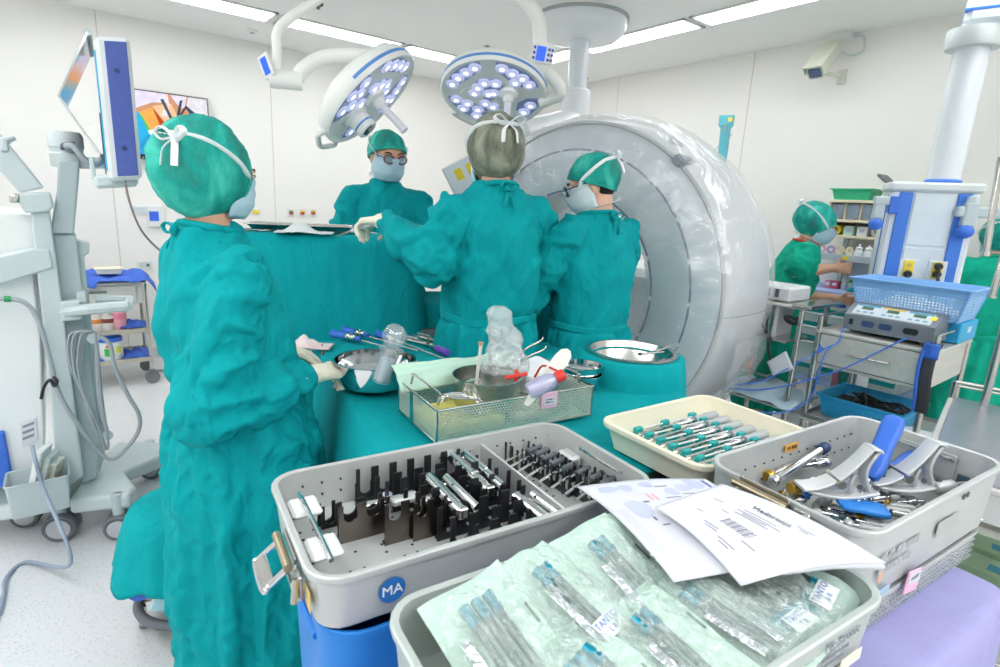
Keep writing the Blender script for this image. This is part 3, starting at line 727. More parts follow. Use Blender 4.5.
# ------------------------------------------------------------------ people
def bez(a, b, c, n=10): return [a*(1-t)**2+b*2*t*(1-t)+c*t*t for t in [i/n for i in range(n+1)]]
def finger(m, base, dirs, r):
    """a bent finger: base, then (direction, length) bones"""
    p = Vector(base); pts = [p.copy()]
    for d, L in dirs:
        p = p+Vector(d).normalized()*L; pts.append(p.copy())
    for i in range(len(pts)-1): m.cap(pts[i], pts[i+1], r*(1-.08*i), r*(1-.08*(i+1)), 10)
def hand_shape(m, wrist, fwd, palm, s=1.0, curl=.5, spread=.12, left=False):
    """palm, four unequal bent fingers and a thumb off its side. fwd: wrist to knuckles; palm: the way the palm faces"""
    f = Vector(fwd).normalized(); pn = Vector(palm); pn = (pn-f*pn.dot(f)).normalized(); sd = f.cross(pn)*(-1 if left else 1)   # towards the thumb
    k = .085*s
    m.cap(wrist, wrist+f*.02*s, .026*s, .028*s)
    for i, o in enumerate((.026, .009, -.009, -.026)):
        m.cap(wrist+f*.012*s+sd*o*.55*s, wrist+f*k+sd*o*s*1.08, .017*s, .0125*s, 10)
    for o in (.018, 0, -.018): m.cap(wrist+f*.02*s+sd*o*.6*s, wrist+f*k*.8+sd*o*s, .018*s, .015*s, 10)
    for o, L, c in ((.028, 1.0, .85), (.009, 1.1, 1.0), (-.0095, 1.02, 1.08), (-.0275, .82, 1.15)):
        a = curl*c; b = wrist+f*k+sd*o*s*1.08; fs = f+sd*o*spread/.03
        d1 = fs*math.cos(a*.7)+pn*math.sin(a*.7); d2 = fs*math.cos(a*1.7)+pn*math.sin(a*1.7); d3 = fs*math.cos(a*2.4)+pn*math.sin(a*2.4)
        finger(m, b, ((d1, .040*L*s), (d2, .026*L*s), (d3, .021*L*s)), .0092*s)
    tb = wrist+f*.025*s+sd*.024*s+pn*.008*s
    finger(m, tb, ((f*.55+sd*.75+pn*.35, .042*s), (f*.85+sd*.25+pn*(.25+curl*.4), .032*s), (f*.9+pn*(.2+curl*.7), .026*s)), .0108*s)
def arm_caps(m, sh, el, wr, r=(.055, .046, .038, .027)):
    m.cap(sh, el, r[0], r[1]); m.cap(el, el.lerp(wr, .35), r[1]*.95, r[2]*1.12); m.cap(el.lerp(wr, .35), wr, r[2]*1.12, r[3])
def head_shape(m, C, R, s):
    """skull, jaw, nose, brow, ears, neck stump; C centre of the head, R its rotation (local +y = face)"""
    g = lambda x, y, z: C+R @ (V(x, y, z)*s)
    m.ell(g(0, -.008, .022), (.074*s, .094*s, .096*s), 24, 16, R)
    m.ell(g(0, .026, -.040), (.058*s, .064*s, .074*s), 20, 12, R)
    m.ell(g(0, .062, -.082), (.026*s, .024*s, .022*s), 14, 8, R)
    m.cap(g(0, .086, .018), g(0, .104, -.022), .009*s, .014*s, 12)
    for x in (-1, 1):
        m.ell(g(x*.012, .094, -.026), (.009*s, .010*s, .008*s), 10, 6, R)
        m.ell(g(x*.032, .082, .034), (.026*s, .010*s, .008*s), 12, 6, R)
        m.ell(g(x*.042, .062, -.022), (.024*s, .022*s, .022*s), 12, 8, R)
        m.ell(g(x*.076, -.004, -.012), (.010*s, .020*s, .032*s), 12, 8, R)
    m.cap(g(-.018, .090, -.052), g(.018, .090, -.052), .008*s, .008*s, 10)
def ring_e(c, rx, ry, rot=0, n=36, sq=2.3, wob=None):
    o = []
    for k in range(n):
        a = 2*PI*k/n; ca, sa = math.cos(a), math.sin(a)
        x = rx*math.copysign(abs(ca)**(2/sq), ca); y = ry*math.copysign(abs(sa)**(2/sq), sa)
        w = 1+(wob(a) if wob else 0)
        x *= w; y *= w
        o.append(c+V(x*math.cos(rot)-y*math.sin(rot), x*math.sin(rot)+y*math.cos(rot), 0))
    return o
def person(label, pos, az, s=1.0, head=(0, .02, 1.56), htilt=0, hturn=0, hroll=0, neck=(0, .0, 1.44), shoulder=.17, shz=1.375, chest=(0, 0), hip=(0, 0),
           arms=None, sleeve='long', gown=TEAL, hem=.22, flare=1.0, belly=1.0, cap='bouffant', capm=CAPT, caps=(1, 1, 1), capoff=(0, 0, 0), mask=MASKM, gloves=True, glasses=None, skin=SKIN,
           feet=True, seed=1, ties=True, mstraps=True, handcurl=.6, belt=True, tie_side=1, nape=(-.062, -.085), hands=None, backseam=True, shoulders_dy=0, sleevew=.082, cuff=.92, vox=.0105, fa=1.0):
    """local +y is the way the person faces, +x their right... the arms are given as elbow and wrist places in local metres"""
    t_lab, t_cat = label, 'person'
    X = lambda p: V(*p)*s
    H = X(head); N = X(neck); hc = V(hip[0], hip[1], .92)*s; ch = V(chest[0], chest[1], 1.18)*s
    R = Euler((-htilt, 0, 0)).to_matrix(); R = Matrix.Rotation(hturn, 3, 'Z') @ Matrix.Rotation(hroll, 3, 'Y') @ Matrix.Rotation(-htilt, 3, 'X')
    sh = {q: V(q*shoulder+neck[0]*.6, neck[1]*.8-.01+q*shoulders_dy, shz)*s for q in (-1, 1)}
    AR = {}
    for q in (-1, 1):
        e, w, fw, pl = arms[q]; AR[q] = (X(e), X(w), Vector(fw), Vector(pl))
    m = MB()
    head_shape(m, H, R, s)
    m.cap(N+V(0, -.005, -.06)*s, H+R @ V(0, -.02, -.05)*s, .062*s, .052*s)
    m.cap(N+V(0, 0, -.10)*s, ch, .10*s, .125*s); m.cap(ch+V(-.05, 0, 0)*s, hc+V(-.06, 0, 0)*s, .105*s, .11*s); m.cap(ch+V(.05, 0, 0)*s, hc+V(.06, 0, 0)*s, .105*s, .11*s)
    for q in (-1, 1):
        el, wr, fw, pl = AR[q]
        m.cap(N+V(0, 0, -.09)*s, sh[q]+V(-q*.02, 0, -.03)*s, .045*s, .045*s); arm_caps(m, sh[q]+V(-q*.015, 0, -.035)*s, el, wr, (.046, .040, .030, .020) if sleeve == 'long' else (.05, .044, .038, .027))
        if not gloves: hand_shape(m, wr, fw, pl, s*.95, handcurl, left=(q == -1))
        else: m.cap(wr, wr+fw.normalized()*.05*s, .019*s, .018*s)
        hp = hc+V(q*.085, 0, -.02)*s; kn = V(q*.095+hip[0], hip[1]+.02, .50)*s; an = V(q*.095+hip[0], hip[1]-.02, .09)*s
        m.cap(hp, kn, .082*s, .056*s); m.cap(kn, an, .054*s, .036*s)
        m.cap(an+V(0, -.02, -.045)*s, an+V(0, .12, -.055)*s, .036*s, .030*s)
    b = m.remesh('person', skin, .0085*s if s > .9 else .009, None, 2)
    b.location = pos; b.rotation_euler = (0, 0, az-PI/2)
    tag(b, t_lab, t_cat)
    # ---------------- shoes
    for q in (-1, 1):
        an = V(q*.095+hip[0], hip[1]-.02, .09)*s; k = MB()
        k.cap(an+V(0, -.025, -.04)*s, an+V(0, .13, -.05)*s, .048*s, .040*s); k.remesh('shoe', mat('shoe_white', '#D6DADF', .6), .012, b, 2)
    # ---------------- gown / scrubs
    g = MB()
    fl = flare
    wob = lambda amp: (lambda a: amp*noise.noise(V(math.cos(a)*2.6+seed*3, math.sin(a)*2.6, seed)))
    def C(z):
        # spine from hip to neck
        if z >= 1.18: k = min(1, (z-1.18)/(neck[2]-1.18)); return V(chest[0]+(neck[0]-chest[0])*k, chest[1]+(neck[1]-chest[1])*k, z)*s
        if z >= .92: k = (z-.92)/.26; return V(hip[0]+(chest[0]-hip[0])*k, hip[1]+(chest[1]-hip[1])*k, z)*s
        return V(hip[0], hip[1], z)*s
    prof = [(neck[2]+.015, .066, .070), (neck[2]-.02, .085, .085), (shz+.0, .135, .108), (shz-.07, .172, .128), (1.20, .182, .142*belly), (1.08, .178, .142*belly), (1.0, .176, .140*belly), (.96, .180, .146*belly), (.85, .196*fl, .160*belly*fl), (.7, .205*fl, .168*fl*belly), (.5, .212*fl, .176*fl*belly), (.35, .218*fl, .182*fl*belly), (hem, .222*fl, .186*fl*belly)]
    if sleeve == 'short': prof = [p for p in prof if p[0] > hem]+[(hem, .2*fl, .165*fl)]
    prof.sort()
    g.loft([ring_e(C(z), rx*s, ry*s, 0, 40, 2.4, wob(.05 if z > .9 else .10)) for z, rx, ry in prof])
    for q in (-1, 1):
        el, wr, fw, pl = AR[q]
        g.cap(N+V(q*.03, 0, -.055)*s, sh[q]+V(-q*.01, 0, -.016)*s, .058*s, .066*s)
        if sleeve == 'long':
            g.cap(sh[q]+V(0, 0, -.012)*s, el, .070*s, sleevew*s); g.cap(el, el.lerp(wr, .5), sleevew*s, sleevew*.84*s); g.cap(el.lerp(wr, .5), el.lerp(wr, cuff-.10), sleevew*.84*s, .050*s); g.cap(el.lerp(wr, cuff-.10), el.lerp(wr, cuff), .047*s, .046*s)
        else:
            g.cap(sh[q], sh[q].lerp(el, .62), .082*s, .092*s)
    def disp(c, n):
        p = c/s
        z = p.z; d = 0
        a = math.atan2(p.y-hip[1], p.x-hip[0])
        arm = abs(p.x-neck[0]) > .2 or (p.y-neck[1]) > .19
        if arm and z > .8:
            d += .018*ridge(p, (7, 7, 12), seed)-.007 + .008*ridge(p, (17, 17, 24), seed+2)-.003
        elif z < .97:
            d += .024*ridge(V(math.cos(a), math.sin(a), z*.30), (2.4, 2.4, 2.2), seed)-.009+.010*ridge(V(p.x+p.z*.25, p.y-p.z*.2, p.z), (10, 10, 3), seed+4)-.004+.006*ridge(V(p.x-p.z*.5, p.y+p.z*.4, p.z), (22, 22, 7), seed+4)-.002
        else:
            d += .016*ridge(V(p.x+p.z*.3, p.y-p.z*.25, p.z), (6, 6, 2.6), seed+1)-.006+.009*ridge(V(p.x-p.z*.6, p.y, p.z), (13, 13, 5), seed+6)-.003+.004*ridge(p, (28, 28, 13), seed)
        if abs(z-.985) < .05 and not arm: d -= .008*(1-abs(z-.985)/.05)      # drawn in at the belt
        return d*s*fa
    go = g.remesh('gown' if sleeve == 'long' else 'scrub_dress', gown, vox, b, 4, disp)
    # belt and ties
    if belt:
        k = MB(); ang = [2*PI*i/48 for i in range(49)]
        k.loft([[C(.985)+V(math.cos(a)*(.1785+o)*s, math.sin(a)*(.1445*belly+o)*s, (dz+.006*math.sin(a*3+seed))*s) for o, dz in ((.0, -.014), (.008, -.010), (.008, .010), (.0, .014))] for a in ang], (False, False))
        k.build('belt', gown, b)
    if ties:
        k = MB(); q0 = N+V(.0, -.085, .0)*s
        for sx in (-1, 1):
            k.tube(spline([q0, q0+V(sx*.018, -.015, .02)*s, q0+V(sx*.035, -.022, .012)*s, q0+V(sx*.02, -.018, -.004)*s, q0]), .007*s, 6, flat=.5)
            k.tube(spline([q0, q0+V(sx*.01, -.022, -.03)*s, q0+V(sx*.022, -.02, -.065)*s]), .006*s, 6, flat=.5)
        k.ell(q0+V(0, -.008, 0)*s, (.014*s, .012*s, .012*s), 10, 8); k.build('neck_tie', gown, b)
        # collar band
        k = MB(); k.tube([C(neck[2]+.01)+V(math.cos(a)*.070*s, math.sin(a)*.074*s, (-.012*math.sin(a))*s) for a in [2*PI*i/24 for i in range(25)]], .010*s, 8); k.build('collar', gown, b)
    # ---------------- cap, mask, straps, eyes
    G = lambda x, y, z: H+R @ (V(x, y, z)*s)
    c0 = V(0, -.020, .028)+V(*capoff); CR_ = V(.094*caps[0], .108*caps[1], .100*caps[2])
    # the elastic edge lies in a plane from the forehead to the nape
    pa, pb = V(0, .084, .066), V(0, *nape); pn = V(0, -(pb.z-pa.z), pb.y-pa.y).normalized()
    if pn.y < 0: pn = -pn
    def capsurf(d, out=1.0):
        d = d.normalized(); w = 1+.05*noise.noise(d*2.8+V(seed, 0, 0))+.035*abs(noise.noise(d*7+V(0, seed, 0)))+.014*noise.noise(d*19)
        q = c0+V(CR_.x*d.x, CR_.y*d.y, CR_.z*d.z)*(w*out)
        e = (q-pa).dot(pn)
        if e > 0: q = q-pn*(e*.93)
        return q
    def bouf():
        k = MB(); n1, n2 = 56, 40; rr = []
        for i in range(n2+1):
            th = PI*(.01+.98*i/n2)
            rr.append([G(*capsurf(V(math.sin(th)*math.cos(ph), math.cos(th), math.sin(th)*math.sin(ph))*-1)) for ph in [2*PI*j/n1 for j in range(n1)]])
        k.loft(rr); o = k.build('surgical_cap', capm, b, ang=180)
        # gathered elastic edge: where the plane meets the ball
        e = MB(); pts = []
        ax = V(1, 0, 0); ay = pn.cross(ax)
        cc = c0-pn*((c0-pa).dot(pn))
        for i in range(90):
            a = 2*PI*i/90; d = ax*math.cos(a)+ay*math.sin(a); lo, hi = 0, .25
            for _ in range(18):
                m_ = (lo+hi)/2; q = cc+d*m_-c0
                if (q.x/CR_.x)**2+(q.y/CR_.y)**2+(q.z/CR_.z)**2 < 1: lo = m_
                else: hi = m_
            pts.append(G(*(cc+d*lo*(1+.012*math.sin(i*1.7)))))
        pts.append(pts[0]); e.tube(pts, .0055*s, 6); e.build('cap_elastic', capm, o)
    bouf()
    # hair at the nape and sides under the cap
    k = MB()
    k.ell(G(0, -.040, .0), (.074*s, .066*s, .072*s), 18, 12, R); k.build('hair', HAIR, b)
    if mask:
        k = MB(); n1, n2 = 22, 12
        def f(u, v):
            a = (u-.5)*rad(190); z = .020-.118*v
            rx = .068+.012*math.sin(v*PI); ry = .100 if v < .25 else .100+.010*math.sin((v-.25)/.75*PI)
            bump = .022*math.exp(-((u-.5)/.13)**2)*math.exp(-((v-.2)/.38)**2)
            pl = .0016*math.sin(v*PI*7)
            shrink = 1-.14*max(0, v-.75)/.25
            return G((rx+pl)*math.sin(a)*shrink, .012+(ry-.012+pl)*math.cos(a)*shrink+bump, z-.01*abs(u-.5)*2*(v-.4))
        k.grid(n1, n2, f); k.build('face_mask', mask, b, ang=180, thick=.002)
        if mstraps:
            k = MB(); kn = V(.12*tie_side, -1, .42)
            for sx in (-1, 1):
                ds = [V(sx, .55, .0), V(sx, .1, .22), V(sx*.8, -.45, .40), V(sx*.35, -.9, .45), kn]
                k.tube(spline([G(sx*.066, .05, .004)]+[G(*capsurf(d, 1.02)) for d in ds]), .0085*s, 6, flat=.35)
                if nape[1] < -.1: k.tube(spline([G(sx*.062, .040, -.080), G(sx*.076, .010, -.050), G(sx*.084, -.005, -.010)]), .007*s, 6, flat=.35)
                else: k.tube(spline([G(sx*.066, .030, -.085), G(sx*.072, -.02, -.092), G(sx*.05, -.075, -.095), G(0, -.092, -.09)]), .007*s, 6, flat=.35)
                q0 = capsurf(kn, 1.03)
                k.tube(spline([G(*q0), G(*(q0+V(sx*.034, -.012, .022))), G(*(q0+V(sx*.056, -.016, .010))), G(*(q0+V(sx*.030, -.014, -.008))), G(*q0)]), .008*s, 6, flat=.35)
                k.tube(spline([G(*q0), G(*(q0+V(sx*.022, -.012, -.03))), G(*(q0+V(sx*.026, -.012, -.07)))]), .008*s, 6, flat=.35)
            k.build('mask_strap', STRAP, b)
    for sx in (-1, 1):
        k = MB(); k.ell(G(sx*.032, .081, .016), (.0125*s, .0125*s, .0125*s), 14, 10, R); e = k.build('eye', mat('eye_white', '#EDEAE6', .25), b)
        k = MB(); k.ell(G(sx*.032, .0915, .015), (.006*s, .004*s, .006*s), 12, 8, R); k.build('iris', mat('dark_iris', '#231A16', .2), e)
        k = MB(); k.tube(spline([G(sx*.016, .093, .036), G(sx*.032, .092, .042), G(sx*.048, .082, .037)]), .0032*s, 6); k.build('eyebrow', HAIR, b)
        k = MB(); k.tube(spline([G(sx*.019, .091, .019), G(sx*.032, .0965, .027), G(sx*.046, .088, .020)]), .003*s, 6); k.build('eyelid', skin, b)
    if glasses:
        k = MB()
        for sx in (-1, 1):
            k.tube(spline([G(sx*.033+.024*math.cos(a), .112-.5*abs(.024*math.cos(a)*sx > 0)*.012, .013+.019*math.sin(a)) for a in [2*PI*i/12 for i in range(13)]], 3), .0042*s, 6)
            k.tube([G(sx*.058, .106, .02), G(sx*.078, .03, .018), G(sx*.082, -.02, .006)], .0025*s, 6)
        k.tube([G(-.009, .113, .018), G(.009, .113, .018)], .0025*s, 6)
        gl = k.build('glasses', glasses, b)
        k = MB()
        for sx in (-1, 1): k.lathe([(.001, 0), (.0225*s, 0), (.0225*s, .001), (.001, .001)], G(sx*.033, .1115, .013), 18, R @ V(0, 1, 0))
        k.build('lenses', CLEARP, gl)
    # ---------------- gloves
    if gloves:
        for q in (-1, 1):
            el, wr, fw, pl = AR[q]; k = MB(); hc_ = handcurl[q] if isinstance(handcurl, dict) else handcurl
            d = (wr-el).normalized()
            hand_shape(k, wr, fw, pl, s*1.02, hc_, left=(q == -1))
            k.cap(wr-d*max(.055*s, (1.02-cuff)*(wr-el).length), wr, .032*s, .030*s)
            k.remesh('glove', LATEX, .0045, b, 2, lambda c, n: .0012*ridge(c, (40, 40, 40), seed))
    return b
# ------------------------------------------------ the woman in front, in profile
pos = V(.375, 1.655, 0); az1 = rad(12)
def loc(P, pos, az):   # a place in the room as seen from the person
    d = Vector(P)-Vector(pos); c, s_ = math.cos(-(az-PI/2)), math.sin(-(az-PI/2)); return V(d.x*c-d.y*s_, d.x*s_+d.y*c, d.z)
hr = loc(at(314, 374, D=1.60), pos, az1); hl = loc(at(283, 350, D=1.76), pos, az1)
er = loc(at(212, 405, D=1.50), pos, az1); elb = loc(at(215, 380, D=1.82), pos, az1)
fw_r = loc(at(352, 366, D=1.70), pos, az1)-hr; fw_l = loc(at(318, 360, D=1.86), pos, az1)-hl
s1 = .955
P1 = person('woman in teal gown and puffy teal bouffant cap, in profile at the instrument table', pos, az1, s1, head=(.01, -.055, 1.605), htilt=rad(10), hturn=rad(12), neck=(.01, -.075, 1.46), shoulder=.155, shz=1.37,
            arms={1: (er/s1, hr/s1, fw_r, (-.3, 0, -1)), -1: (elb/s1, hl/s1, fw_l, (.3, 0, -1))}, hem=.07, flare=1.1, belly=1.12, caps=(1.22, 1.16, 1.32), capoff=(0, -.024, -.016), nape=(.004, -.125),
            seed=2, handcurl={1: .85, -1: .6}, hip=(0, -.01), chest=(0, -.05), sleevew=.098, cuff=.80, vox=.0085, tie_side=4.5, fa=1.05)
# ------------------------------------------------ surgeon with the grey cap, from behind
pos = V(1.36, 1.80, 0); az3 = rad(80)
gl = loc(at(384, 221, D=2.30), pos, az3); el3 = loc(at(432, 262, D=2.12), pos, az3); fw3 = loc(at(366, 222, D=2.38), pos, az3)-gl
s3 = 1.07
P3 = person('surgeon in teal gown and grey bouffant cap, seen from behind, reaching over the drape', pos, az3, s3, head=(0, .03, 1.565), htilt=rad(14), hturn=rad(-10), neck=(0, 0, 1.455), shoulder=.175, nape=(-.03, -.115),
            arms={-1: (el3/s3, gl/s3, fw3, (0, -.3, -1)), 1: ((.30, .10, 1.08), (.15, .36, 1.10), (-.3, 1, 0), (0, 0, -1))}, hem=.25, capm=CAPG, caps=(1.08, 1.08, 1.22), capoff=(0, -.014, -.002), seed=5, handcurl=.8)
# ------------------------------------------------ surgeon with glasses, across the table
pos = V(1.46, 2.95, 0); az2 = rad(-110)
s2 = 1.10
P2 = person('surgeon with dark red glasses, pale mask and teal cap, facing the camera behind the drape', pos, az2, s2, head=(0, .05, 1.56), htilt=rad(15), hturn=rad(14), neck=(0, .01, 1.43), shoulder=.165, shz=1.35,
            arms={-1: ((-.26, .10, 1.06), (-.12, .34, 1.10), (.4, 1, -.1), (0, 0, -1)), 1: ((.26, .10, 1.06), (.14, .32, 1.10), (-.3, 1, 0), (0, 0, -1))}, hem=.25, caps=(.98, .98, 1.0), nape=(-.08, -.03), sleevew=.07, seed=8, glasses=mat('dark_red_frame', '#7A2A3A', .3, coat=.3),
            skin=SKIN, ties=False)
# ------------------------------------------------ assistant in front of the ring scanner
pos = V(1.82, 1.68, 0); az4 = rad(92)
s4 = 1.02
P4 = person('assistant in teal gown and green net cap before the ring scanner, looking left', pos, az4, s4, head=(-.0, .045, 1.565), htilt=rad(24), hturn=rad(42), neck=(0, 0, 1.44), shoulder=.185, nape=(-.075, -.045),
            arms={-1: ((-.27, .12, 1.10), (-.16, .38, 1.12), (.2, 1, 0), (0, 0, -1)), 1: ((.27, .10, 1.08), (.12, .36, 1.10), (-.3, 1, 0), (0, 0, -1))}, hem=.25, caps=(1.0, 1.02, 1.02), seed=11, glasses=mat('dark_blue_frame', '#26344E', .3), skin=SKINP, mask=MASKW)
# ------------------------------------------------ nurse at the cabinet
pos = V(3.64, 1.69, 0); az5 = rad(-58)
s5 = .955
hr5 = loc(at(832, 268, D=4.02), pos, az5); er5 = loc(at(797, 272, D=3.85), pos, az5)
P5 = person('nurse in green short-sleeved scrubs and teal cap reaching over the drawer cabinet', pos, az5, s5, head=(0, .13, 1.535), htilt=rad(26), neck=(0, .075, 1.42), shoulder=.165, shz=1.35, nape=(-.03, -.10), chest=(0, .03), hip=(0, -.05),
            arms={1: (er5/s5, hr5/s5, (-.2, 1, .05), (-1, 0, -.2)), -1: ((-.20, .10, 1.04), (-.14, .34, 1.06), (.2, 1, 0), (1, 0, -.2))}, sleeve='short', gown=SCRUB, hem=.30, caps=(1.10, 1.2, 1.15), capoff=(0, -.022, -.006), gloves=False, seed=14, ties=False, belt=False)
k = MB(); k.tube([V(.076*math.cos(a), .078+.078*math.sin(a), 1.43-.014*math.sin(a))*s5 for a in [2*PI*i/24 for i in range(25)]], .007, 8); k.build('red_collar', RED, P5)
# ------------------------------------------------ nurse at the right edge, from behind
pos = at(998, 260, D=4.16); pos.z = 0; az6 = rad(35)
s6 = .93
P6 = person('nurse in a long green gown at the right edge, seen from behind', pos, az6, s6, head=(0, .04, 1.555), htilt=rad(12), neck=(0, 0, 1.44), shoulder=.17,
            arms={1: ((.26, .08, 1.06), (.15, .32, 1.06), (-.2, 1, 0), (0, 0, -1)), -1: ((-.26, .08, 1.06), (-.15, .32, 1.06), (.2, 1, 0), (0, 0, -1))}, gown=SCRUB, hem=.22, caps=(1.1, 1.1, 1.1), capoff=(0, -.014, 0), seed=17)
# ------------------------------------------------------------------ draped operating table behind
def drape_box(name, label, cat, poly, zt, zb, m, seed, amp=.02, flare=.05, round_=.04, sag=None, per=.02, freq=7, kind=None, parent=None, rows=14, ncl=None):
    """a cloth laid over a table outline (counter-clockwise corners) and falling in folds"""
    # resample the outline with rounded corners
    P = [V(x, y, 0) for x, y in poly]; n = len(P); out = []
    for i in range(n):
        a, b, c = P[i-1], P[i], P[(i+1) % n]
        d1 = (a-b).normalized(); d2 = (c-b).normalized(); r = min(round_, (a-b).length*.4, (c-b).length*.4)
        out.append((b+d1*r, b, b+d2*r))
    path = []
    for i in range(n):
        s_, b, e = out[i]; path += bez(s_, b, e, 6)
        nx = out[(i+1) % n][0]; L = (nx-e).length; k = max(1, int(L/per))
        path += [e.lerp(nx, j/k) for j in range(1, k)]
    N_ = len(path); ce = sum(path, V(0, 0, 0))/N_
    nor = []
    for i in range(N_):
        d = (path[(i+1) % N_]-path[i-1]).normalized(); nor.append(V(d.y, -d.x, 0))
    # arc length for fold phase
    rings = []
    tops = 7
    for j in range(tops):      # flat top, from the middle outwards
        k = (j+1)/tops
        rings.append([V(*(ce.lerp(p, k)-nor[i]*.012*(k == 1)))+V(0, 0, zt+(sag(ce.lerp(p, k)) if sag else 0)+.0035*fold(ce.lerp(p, k), (6, 6, 1), seed)+.0022*ridge(ce.lerp(p, k), (9, 9, 1), seed+1)) for i, p in enumerate(path)])
    rings.append([p+V(0, 0, zt-.006) for p in path])
    for j in range(1, rows+1):
        v = j/rows; ring = []
        for i, p in enumerate(path):
            f_ = noise.noise(V(p.x*freq+seed*3, p.y*freq, v*.5)); r_ = ridge(V(p.x, p.y, v*.25), (freq*.8, freq*.8, 1.5), seed+2)
            o = flare*v**.8+amp*v**.6*(f_*1.2+r_*.9)+.004*fold(V(p.x, p.y, v), (28, 28, 5), seed)
            zb_ = zb(p) if callable(zb) else zb
            ring.append(p+nor[i]*o+V(0, 0, zt-.006-(zt-zb_)*v+.012*v*f_))
        rings.append(ring)
    k = MB(); k.loft(rings, (False, False)); kk = len(k.v); k.v.append((ce.x, ce.y, zt+(sag(ce) if sag else 0)))
    k.f += [(i, (i+1) % N_, kk) for i in range(N_)]
    o = k.build(name, m, parent, ang=180, thick=.003)
    if parent is None: tag(o, label, cat, kind=kind)
    return o
# the mayo frame over the patient, hung with a teal sheet
A, B = at(222, 233, D=2.66), at(412, 240, D=2.60)
dx = (B-A); dx.z = 0; L = dx.length; ux = dx.normalized(); uy = V(-ux.y, ux.x, 0)
ZT = 1.325
def wl(x, y): q = V(A.x, A.y, 0)+ux*x+uy*y; return (q.x, q.y)
ot = drape_box('surgical_drape', 'tall teal surgical drape hanging from the raised table between the surgeons', 'drape', [wl(-.02, 0), wl(L+.02, 0), wl(L+.02, .40), wl(-.02, .40)], ZT, .35, TEALDRAPE, 3, amp=.03, flare=.10, freq=5, rows=20)
# the patient table beneath
t = thing('operating_table', 'operating table under the tall teal drape', 'operating table', (*wl(L/2, .2), 0), math.atan2(ux.y, ux.x))
MB().box((0, 0, .86), (L+.3, .5, .10), ch=.02).build('table_top', DGREY, t); MB().box((0, 0, .45), (.30, .30, .74), ch=.02).build('column', STEEL, t); MB().box((0, 0, .06), (1.0, .5, .12), ch=.02).build('base', STEEL, t)
for sx in (-1, 1): MB().cyl((sx*(L/2-.05), .1, .90), (sx*(L/2-.05), .1, ZT-.03), .015).build('frame_post', STEEL, t)
MB().box((0, 0, ZT-.03), (L-.04, .34, .02)).build('over_table_frame', STEEL, t)
# second sheet, over the patient towards the ring and the edge behind the surgeon
C1, C2 = at(412, 246, D=2.62), at(452, 330, D=2.55)
q0 = wl(L+.05, .02); q1 = wl(L+.62, .02)
ot2 = drape_box('patient_drape', 'teal sheet over the patient between the surgeon and the ring scanner', 'drape', [wl(L+.06, .03), wl(L+.75, .0), wl(L+.75, .42), wl(L+.06, .42)], 1.02, .45, TEALDRAPE, 9, amp=.03, flare=.05, freq=6)
# instruments on top
def steel_tray(label, px, py, w, l, rz, h=.03, D=2.8):
    p = at(px, py, D=D); t = MB().tray(w, l, h, r=.03, rim=.010, rimh=.004, taper=.012).build('instrument_tray', STEEL)
    t.location = (p.x, p.y, ZT+.004); t.rotation_euler = (0, 0, rz); tag(t, label, 'tray'); return t
ra = math.atan2(ux.y, ux.x)
def onot(x, y): return V(*wl(x, y), ZT+.006)
t = MB().tray(.46, .22, .032, r=.03, rim=.012, rimh=.004, taper=.02).build('instrument_tray', STEEL); t.location = onot(.30, .22); t.rotation_euler = (0, 0, ra); tag(t, 'shallow steel tray on top of the tall drape beside the woman\'s mask', 'tray')
g = MB(); g.grid(16, 12, lambda u, v: V((u-.5)*.24, (v-.5)*.13, .006+.045*math.exp(-((u-.42)/.2)**2-((v-.45)/.3)**2)*(1+.5*noise.noise(V(u*7, v*7, 1)))+.004*noise.noise(V(u*14, v*14, 3))))
o = g.build('gauze', mat('white_gauze', '#E4EBEC', .9, var=.03, bump=.4, bscale=120), ang=180, thick=.004); o.location = onot(.33, .03); o.rotation_euler = (0, 0, ra); tag(o, 'crumpled white gauze on the front edge of the tall drape', 'gauze')
def forceps(label, p, rz, L=.16, name='surgical_forceps', handle=None, group=None, m=STEEL):
    t = thing(name, label, 'instrument', p, rz, group)
    k = MB()
    for sg in (-1, 1):
        k2 = MB(); k2.tube(spline([(0, 0, .005), (L*.3, sg*.004, .005), (L*.62, sg*.012, .005)]), .003, 6)
        k2.tube([V(L*.62+.02+.02*math.cos(a), sg*.022+.014*math.sin(a), .005) for a in [2*PI*i/16 for i in range(17)]], .0028, 6)
        k2.build('shank', m, t)
    MB().cyl((L*.28, 0, .0), (L*.28, 0, .010), .006).build('pivot', m, t)
    return t
forceps('surgical scissors lying on the tall drape behind the gauze', onot(.50, .14), ra+.3)
forceps('slim surgical clamp lying on the tall drape near the surgeon\'s hand', onot(.66, .10), ra+rad(25))
forceps('slim surgical clamp at the left end of the tall drape', onot(.04, .10), ra-.2)
t = thing('hand_retractor', 'long pale instrument handle held in the surgeon\'s gloved left hand', 'instrument', at(352, 231, D=2.42))
e = at(374, 223, D=2.32)-at(352, 231, D=2.42)
MB().tube([V(0, 0, 0), e*.5, e*1.15], [.008, .009, .011], 10).build('handle', mat('pale_handle', '#CBCBD0', .35), t); MB().tube([V(0, 0, 0), -e*.7+V(0, 0, .0)], [.006, .003], 8).build('blade', STEEL, t)
